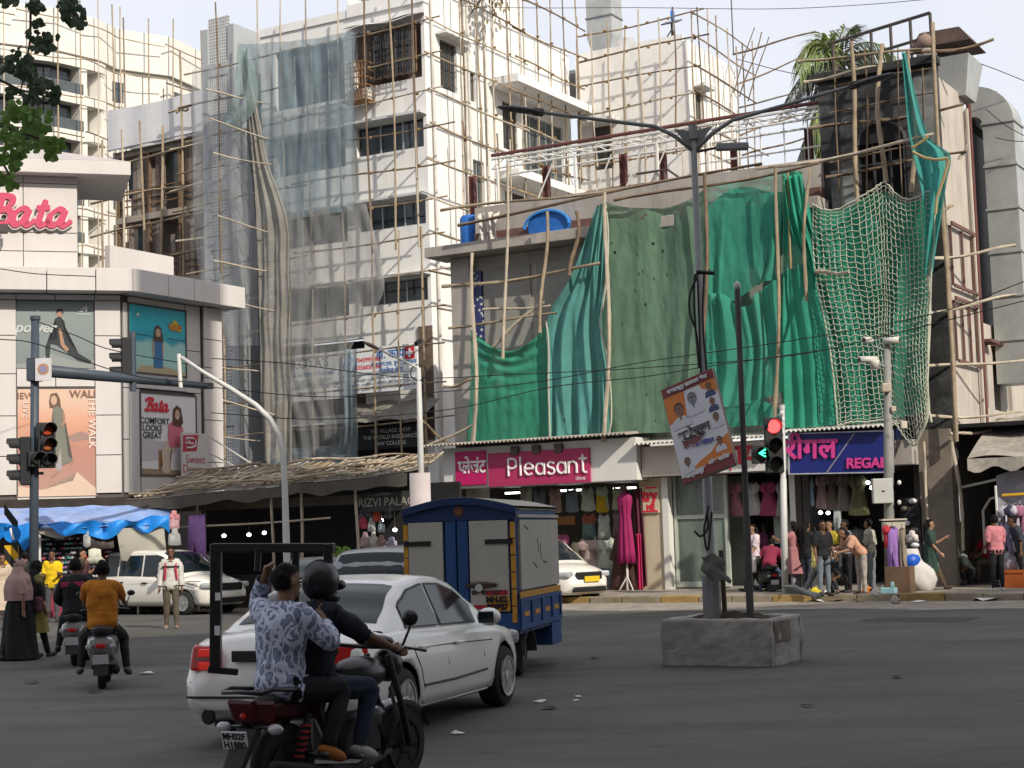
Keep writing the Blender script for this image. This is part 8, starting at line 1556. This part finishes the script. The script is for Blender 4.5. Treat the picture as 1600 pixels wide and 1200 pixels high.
# scooter riders
p,a=on(S1,.08,0);person('man in an orange polo shirt riding the silver scooter, seen from behind',p,a,(.42,.15,.012),(.015,.016,.018),4,pelz=.83,hands=((.78,.3,1.0),(.78,-.3,1.0)),feet=((.25,.29,.27),(.2,-.3,.25)),vox=.013,skin=1,face=False,fat=1.1,shoes=(.12,.1,.09))
p,a=on(S2,.45,0);person('scooter driver in a black jacket and brown cap ahead of the orange shirt',p,a,(.014,.014,.017),(.02,.02,.025),4,pelz=.83,hands=((.5,.3,1.0),(.5,-.3,1.0)),feet=((.2,.22,.36),(.2,-.22,.36)),hair='none',scarf=None,skin=1,long=True,face=False,extra=lambda r,tp,hp:MB().ell(hp(-.01,0,.04),(.112,.095,.1),12,8).build('cap',cloth((.2,.13,.1)),r,smooth=True))
p,a=on(S2,.0,0);person('pillion in loose black clothes on the scooter ahead',p,a,(.013,.013,.016),(.014,.015,.02),2,pelz=.84,hands=((.25,.2,.95),(.25,-.2,.95)),feet=((.25,.3,.3),(.25,-.3,.3)),long=True,skin=1,face=False,fat=1.15,extra=lambda r,tp,hp:MB().obox(tp(-.13,.02,.42),(.03,.36,.08)).build('collar_stripe',cloth((.35,.03,.08)),r,bev=.01))
def bagx(c,x,y,z,s=(.06,.15,.2)):return lambda r,tp,hp:MB().obox(tp(x,y,z),(s[0]*2,s[1]*2,s[2]*2)).build('bag',cloth(c),r,bev=.05)
def ped(label,px,py,ang,sh,tr,z=0.0,**k):g=gp(px,py,z);g.z=z;return person(label,g,ang,sh,tr,**k)
WK=dict(arms=((22,.1,20),(-18,.1,15)),legs=((-16,.03,6),(18,.03,3)))
ped('woman in a pink headscarf and black robe walking at the left edge',30,1031,60,(.36,.22,.2),(.01,.01,.012),scarf=(.37,.24,.22),robe=(.009,.009,.011),H=.97,face=False,**WK)
ped('woman in a black headscarf and olive dress carrying a patterned handbag',55,1028,35,(.16,.14,.04),(.01,.01,.012),scarf=(.008,.008,.01),skirt=(.2,.18,.05),H=.95,face=False,extra=bagx((.1,.04,.05),-.05,-.3,.05,(.07,.12,.14)),legs=((24,.04,10),(-28,.04,20)))
ped('man in a bright yellow T shirt facing the road by the stall',82,972,-85,(.62,.42,.01),(.06,.06,.07),arms=((10,.1,95),(10,.1,85)),skin=1)
ped('man in a dark maroon shirt looking at a phone behind the black riders',128,968,-20,(.05,.02,.03),(.03,.03,.04),arms=((20,.1,110),(30,.1,120)),skin=2)
ped('bystander in a pale beige dress cut by the left edge',3,985,-60,(.45,.36,.28),(.4,.34,.28),skirt=(.45,.36,.28),H=.98)
ped('bystander in dark clothes standing behind the signal post',40,970,110,(.02,.02,.022),(.02,.02,.02),face=False)
ped('young man in a white sweatshirt with red rucksack straps crossing the road',268,982,-80,(.48,.46,.43),(.09,.075,.055),long=True,arms=((6,.16,8),(6,.18,8)),legs=((4,.03,4),(-6,.03,3)),shoes=(.2,.15,.12),skin=1,extra=lambda r,tp,hp:[MB().tube([tp(-.1,s*.11,.5),tp(.06,s*.11,.52),tp(.15,s*.11,.35),tp(.12,s*.13,.12)],.026,6).build('strap',cloth((.4,.03,.05)),r) for s in (1,-1)]+[MB().tube([tp(.13,.19,.4),tp(.15,0,.4),tp(.13,-.19,.4)],.02,6).build('chest_band',cloth((.02,.02,.02)),r)])
ped('man in a white shirt seen from behind beside the lilac cloth',317,952,80,(.5,.5,.55),(.08,.1,.14),arms=((60,.1,60),(60,.1,60)),face=False);ped('dark clothed man beside the white shirted one under the market shed',327,950,150,(.03,.03,.04),(.03,.03,.035),skin=1)
# crowd on the far pavement
Zp=.15;GR_='shoppers on the pavement'
def shp(label,px,py,ang,sh,tr,**k):ped(label,px,py,ang,sh,tr,Zp if py<934 else 0,group=GR_,**k)
JN=(.13,.15,.18);BK=(.012,.012,.014)
shp('woman in a white top and black trousers carrying a white bag, left of the scooter',1181,924,200,(.55,.46,.5),BK,hair='long',skin=2,extra=bagx((.5,.46,.45),.2,.22,-.22,(.05,.2,.2)),**WK)
p,a=on(S3,.05,0);person('rider in a maroon top bending forward on the parked scooter',p,a-30,(.2,.02,.05),(.05,.08,.14),38,pelz=.84,hands=((.5,.2,.95),(.5,-.2,.95)),feet=((.2,.3,.2),(.15,-.3,.12)),long=True,group=GR_,face=False)
shp('woman in a long mauve pink kurta facing the shops',1245,926,130,(.32,.14,.15),(.2,.2,.22),skirt=(.32,.14,.15),hair='long',arms=((50,.1,70),(30,.1,60)),face=False)
shp('person in a black top with a pale blue bag behind the yellow shirt',1264,926,40,BK,(.05,.06,.08),hair='long',extra=bagx((.2,.4,.5),.1,.2,.02,(.05,.2,.08)),face=False)
shp('man in a pale yellow shirt and grey jeans striding to the right',1280,938,10,(.6,.5,.17),(.14,.15,.16),shoes=(.55,.55,.55),skin=1,arms=((15,.08,40),(20,.08,70)),legs=((-26,.02,8),(28,.02,2)),twist=-20)
shp('man in a black T shirt facing the camera beside the yellow shirt',1289,931,-70,BK,JN,skin=1,arms=((5,.2,12),(5,.2,15)))
shp('woman in a mustard top and blue jeans',1301,926,-130,(.38,.3,.035),(.05,.14,.26),skin=2,hair='long',shoes=(.5,.5,.5),arms=((5,.2,10),(10,.15,60)))
shp('tall man standing inside the shop doorway behind the crowd',1294,915,-100,(.05,.045,.04),BK,H=1.02,skin=1)
shp('man with a rucksack and black trousers holding a white carrier bag',1326,926,190,(.14,.15,.17),BK,skin=1,arms=((25,.1,50),(20,.1,60)),extra=lambda r,tp,hp:(MB().obox(tp(-.18,0,.3),(.16,.28,.4)).build('rucksack',cloth((.015,.015,.018)),r,bev=.05),MB().ell(tp(.4,.1,.02),(.11,.08,.17),10,8).build('carrier_bag',cloth((.5,.5,.5)),r,smooth=True)))
shp('man in a beige T shirt and faded jeans holding clothes by the meter pole',1363,924,150,(.34,.33,.27),(.16,.18,.2),skin=0,arms=((15,.15,30),(-5,.25,20)),face=False,extra=lambda r,tp,hp:MB().ell(tp(.2,.32,-.22),(.1,.12,.38),12,9).build('held_clothes',mat('checked clothes',(.3,.26,.25),.85,.5,14),r,smooth=True))
SQ=dict(pelz=.32,feet=((.22,.16,.1),(.22,-.16,.1)),hands=((.38,.12,.35),(.38,-.1,.3)))
shp('person in black squatting over goods at the kerb',1316,928,200,BK,(.03,.03,.035),lean=42,face=False,**SQ)
shp('woman in a dark green flowered kurta and tan trousers walking past the passage',1457,921,-10,(.025,.05,.04),(.36,.27,.16),skirt=(.025,.05,.04),skin=2,hair='long',shoes=(.3,.2,.13),arms=((30,.1,90),(10,.1,30)),legs=((-24,.02,8),(22,.02,2)))
shp('man in a grey shirt behind the green kurta',1446,914,60,(.24,.24,.24),(.25,.18,.18),face=False);shp('person in a grey shawl and pink scarf bending in the passage',1484,912,10,(.17,.16,.17),BK,lean=35,scarf=(.35,.22,.24),face=False)
shp('vendor in a pale shirt squatting in the dark passage',1516,914,195,(.24,.26,.24),(.03,.03,.035),lean=30,skin=1,**SQ);shp('second vendor crouching behind the pale shirted one',1506,908,170,(.03,.03,.03),BK,lean=35,skin=1,**SQ)
shp('bald man in a red T shirt sitting sideways by the passage',1545,912,200,(.45,.02,.03),(.09,.08,.06),pelz=.62,feet=((.42,.15,.15),(.42,-.15,.4)),hands=((.4,.15,.75),(.4,-.1,.75)),skin=1,hair='none')
shp('man in a pink checked shirt and black trousers with white trainers, seen from behind',1560,922,100,(.46,.17,.19),BK,shoes=(.6,.6,.6),skin=1,arms=((-8,.14,60),(15,.14,70)),face=False)
shp('person in a dark shirt cut by the right edge behind the clothes rack',1600,918,180,(.03,.035,.05),(.05,.05,.055),lean=15,skin=1)
shp('woman in a plum tunic browsing under the middle shop frocks',1200,917,120,(.12,.03,.08),BK,hair='long',face=False)
shp('boy in a teal T shirt at the shop step behind the mauve kurta',1234,921,60,(.03,.2,.2),JN,H=.82,face=False)
shp('customer in a white shirt inside the right clothes shop',1342,913,100,(.42,.42,.43),(.06,.06,.07),face=False)
shp('vendor in a checked shirt holding up goods by the lamps',1308,916,-95,(.25,.2,.16),(.05,.05,.06),skin=1,arms=((60,.1,60),(20,.1,80)))
shp('woman in a peach kurta bending over the heap of clothes',1348,929,200,(.45,.25,.17),(.3,.27,.24),lean=40,hair='long',face=False,arms=((70,.1,10),(60,.1,10)))
shp('man in a navy shirt walking past the clothes rack',1580,917,170,(.025,.03,.07),(.1,.09,.08),skin=1,**WK)
finish_people()
# ------------------------------------------------------------------ overhanging street tree, top left
m_leafd=mat('leaf dark',(.055,.085,.045),.6,.35,6,trans=.25);m_leafl=mat('leaf green',(.14,.25,.05),.55,.35,6,trans=.35);m_bark=mat('bark',(.09,.07,.05),.9,.3,6,.5)
rr=random.Random(11);YT=17.0
tb=Vector((-9.5,16.0,0))
tree=thing('street_tree','street tree outside the frame whose leafy twigs hang into the top left corner','tree',tb)
MB().tube([(0,0,0),(.1,.1,2.5),(.5,.3,5),(1.5,.6,7.5),(2.5,.9,9)],[.3,.26,.22,.16,.1],9).build('trunk',m_bark,tree,smooth=True)
def twig(P,r=.018):return [at(x,y,YT+rr.uniform(-.15,.15))-tb for x,y in P],r
TW=[[(47,-60),(48,0),(47,60),(40,110),(30,150)],[(110,-60),(112,-10),(116,20),(115,35)],[(-60,60),(-10,120),(30,140),(70,150)],[(-60,150),(-10,190),(40,210),(95,225)],[(60,-60),(62,-10),(60,10)],[(-50,170),(-10,230),(10,265),(20,285)],[(20,-60),(20,-10),(25,5)]]
hub=Vector((2.5,.9,9))
lf={0:MB(),1:MB()};bm_=MB()
def leaf(mb,c,s,d,nrm):
 d=d.normalized();w=d.cross(nrm).normalized();n=w.cross(d)
 P=[(0,0),(.28,.42),(.62,.36),(1.0,0),(.62,-.36),(.28,-.42)]
 vs=[c+d*(x*s)+w*(y*s*1.1)+n*(-.12*s*abs(y)*2) for x,y in P];mb.add(vs,[(0,3,2,1),(0,5,4,3)])
def clump(px,py,rad,n,k,s=.085):
 for _ in range(int(n*1.35)):
  an=rr.uniform(0,6.28);q=rad*math.sqrt(rr.random());c=at(px+q*math.cos(an),py+q*math.sin(an)*.9,YT+rr.uniform(-.35,.35))-tb
  d=Vector((rr.uniform(-1,1),rr.uniform(-.6,.6),rr.uniform(-1.3,.1)));leaf(lf[k],c,s*rr.uniform(.7,1.3),d,Vector((rr.uniform(-.6,.6),-1,rr.uniform(-.4,.8))))
for P in TW:
 pts,r=twig(P);bm_.tube([hub]+pts,[.04]+[r*(1-.15*i) for i in range(len(pts))],5)
for (x,y,r_,n,k) in ((110,12,18,26,0),(120,30,10,12,0),(100,3,10,10,0),(20,-4,12,8,0),(48,4,8,8,0),(60,6,9,9,0),(62,36,11,8,0),(48,52,10,10,0),(78,62,15,18,0),(60,70,10,8,0),(28,95,22,34,0),(45,108,15,16,0),(12,108,10,8,0),(60,130,18,20,0),(80,145,12,14,0),(50,145,12,12,0),(20,138,12,8,0),
(28,170,16,22,1),(55,185,22,34,1),(10,180,12,12,1),(15,210,22,34,1),(45,215,20,26,1),(80,222,15,20,1),(95,220,8,8,1),(80,240,10,10,1),(5,240,14,18,1),(25,240,12,12,1),(5,275,12,12,1),(14,284,8,7,1),(22,258,4,3,1),(65,200,8,10,1)):clump(x,y,r_,n,k)
for _ in range(900):
 c=hub+Vector((rr.gauss(-1.5,1.6),rr.gauss(.5,1.4),rr.gauss(1.2,.9)));wpx=tb+c
 if abs(wpx.x)>.33*wpx.y and (wpx.x<-.36*wpx.y):leaf(lf[rr.randrange(2)],c,.14,Vector((rr.uniform(-1,1),rr.uniform(-1,1),rr.uniform(-1,.3))),Vector((rr.uniform(-1,1),-1,.5)))
bm_.build('branch',m_bark,tree,kind='stuff');lf[0].build('dark_foliage',m_leafd,tree,kind='stuff');lf[1].build('green_foliage',m_leafl,tree,kind='stuff')
# ------------------------------------------------------------------ coconut palm behind the burnt tower
m_frond=[mat('frond olive',(.2,.27,.1),.6,.3,3,trans=.2),mat('frond grey',(.13,.145,.12),.6,.3,3,trans=.2),mat('frond yellow',(.33,.37,.14),.6,.3,3,trans=.2)]
YP=50.5
pb=at(1290,500,YP);pb.z=0;ph=(at(1305,105,YP)-pb)
palm=thing('palm_tree','coconut palm with drooping olive fronds behind the burnt tower','tree',pb)
MB().tube([(0,0,0),ph*.5+Vector((-.15,0,0)),ph],[.2,.16,.14],9).build('trunk',m_bark,palm,smooth=True)
def frond(tip,k,sag=.35,L=None,base=None,dy=0):
 base=base or ph;e=at(*tip,YP+dy)-pb;mid=base.lerp(e,.45)+Vector((0,0,sag));mb=MB();N=22;pts=[]
 for i in range(N+1):t=i/N;pts.append(base*(1-t)**2+mid*2*t*(1-t)+e*t*t)
 mb.tube(pts,[.035*(1-.8*i/N)+.004 for i in range(N+1)],4)
 for i in range(2,N+1):
  t=(pts[i]-pts[i-1]).normalized();ln=.95*math.sin(min(1,.25+i/N*.95)*2.6)**.8+.12
  for s in (-1,1):
   for h in (0,.5):
    p=pts[i]-t*(h*.08);sd=t.cross(Vector((0,0,1)));sd=sd.normalized() if sd.length>.05 else Vector((0,1,0));d=(sd*s*.55+t*.55+Vector((rr.uniform(-.1,.1),rr.uniform(-.1,.1),-.55+rr.uniform(-.25,.15)))).normalized()
    q=p+d*ln;m2=p.lerp(q,.5)+Vector((0,0,.06));w=Vector((0,0,1)).cross(d);w=(w.normalized() if w.length>.05 else Vector((1,0,0)))*.022
    mb.add([p-w*.5,p+w*.5,m2+w,m2-w,q+Vector((0,0,-.12*ln))],[(0,1,2,3),(3,2,4)])
 mb.build('frond',m_frond[k],palm)
for tip,k,sg,dy in (((1246,92),2,1.3,0),((1248,110),0,1.0,-.8),((1262,75),0,1.1,.6),((1285,52),2,.7,.3),((1232,150),1,.9,-.6),((1245,148),1,.6,.5),((1262,165),1,.3,0),((1340,38),1,.6,.4),((1385,75),0,.9,.2),((1398,88),2,.7,.8),((1320,42),0,.5,-.4),((1360,90),1,.4,-.2),((1275,175),1,.1,.3),((1300,60),2,.5,0)):frond(tip,k,sg,dy=dy)
for tip,k in (((1258,215),2),((1268,240),0),((1242,262),1),((1285,255),0),((1255,250),1),((1280,280),2)):frond(tip,k,.1,base=(at(1283,160,YP)-pb))
# scrub on the clinic roof edge
sb=FB.w(1.0,3.2,22.6);o=thing('wall_plant','dry straggling plant rooted in the sunlit clinic wall','plant',sb);mb=MB()
for _ in range(110):c=Vector((rr.gauss(.15,.25),rr.gauss(0,.7),rr.gauss(-.6,.7)));leaf(mb,c,.22,Vector((rr.uniform(-.5,.5),rr.uniform(-1,1),-1.2)),Vector((1,-.5,.3)))
mb.build('foliage',mat('dry leaf',(.2,.16,.09),.8,.4,5),o,kind='stuff');MB().tube([(-.9,0,-1.6),(0,0,-.4),(.2,.3,.4)],.03,5).build('stem',m_bark,o)
fb_=FM.w(FM.pf(533,862,-.5).x,-.4,0);o=thing('pot_plant','green leafy pot plant by the market shed behind the grey car','plant',fb_);mb=MB()
for _ in range(70):c=Vector((rr.gauss(0,.16),rr.gauss(0,.15),1.25+rr.gauss(0,.16)));leaf(mb,c,.2,Vector((rr.uniform(-1,1),rr.uniform(-1,1),rr.uniform(-.2,1))),Vector((0,-1,.5)))
mb.build('foliage',m_leafl,o,kind='stuff');MB().lathe([(.16,0),(.2,.9),(.22,1.0)],10).build('pot',mat('clay',(.25,.18,.15),.9,.2),o)
bpy.context.view_layer.update()
fonts_to_meshes()
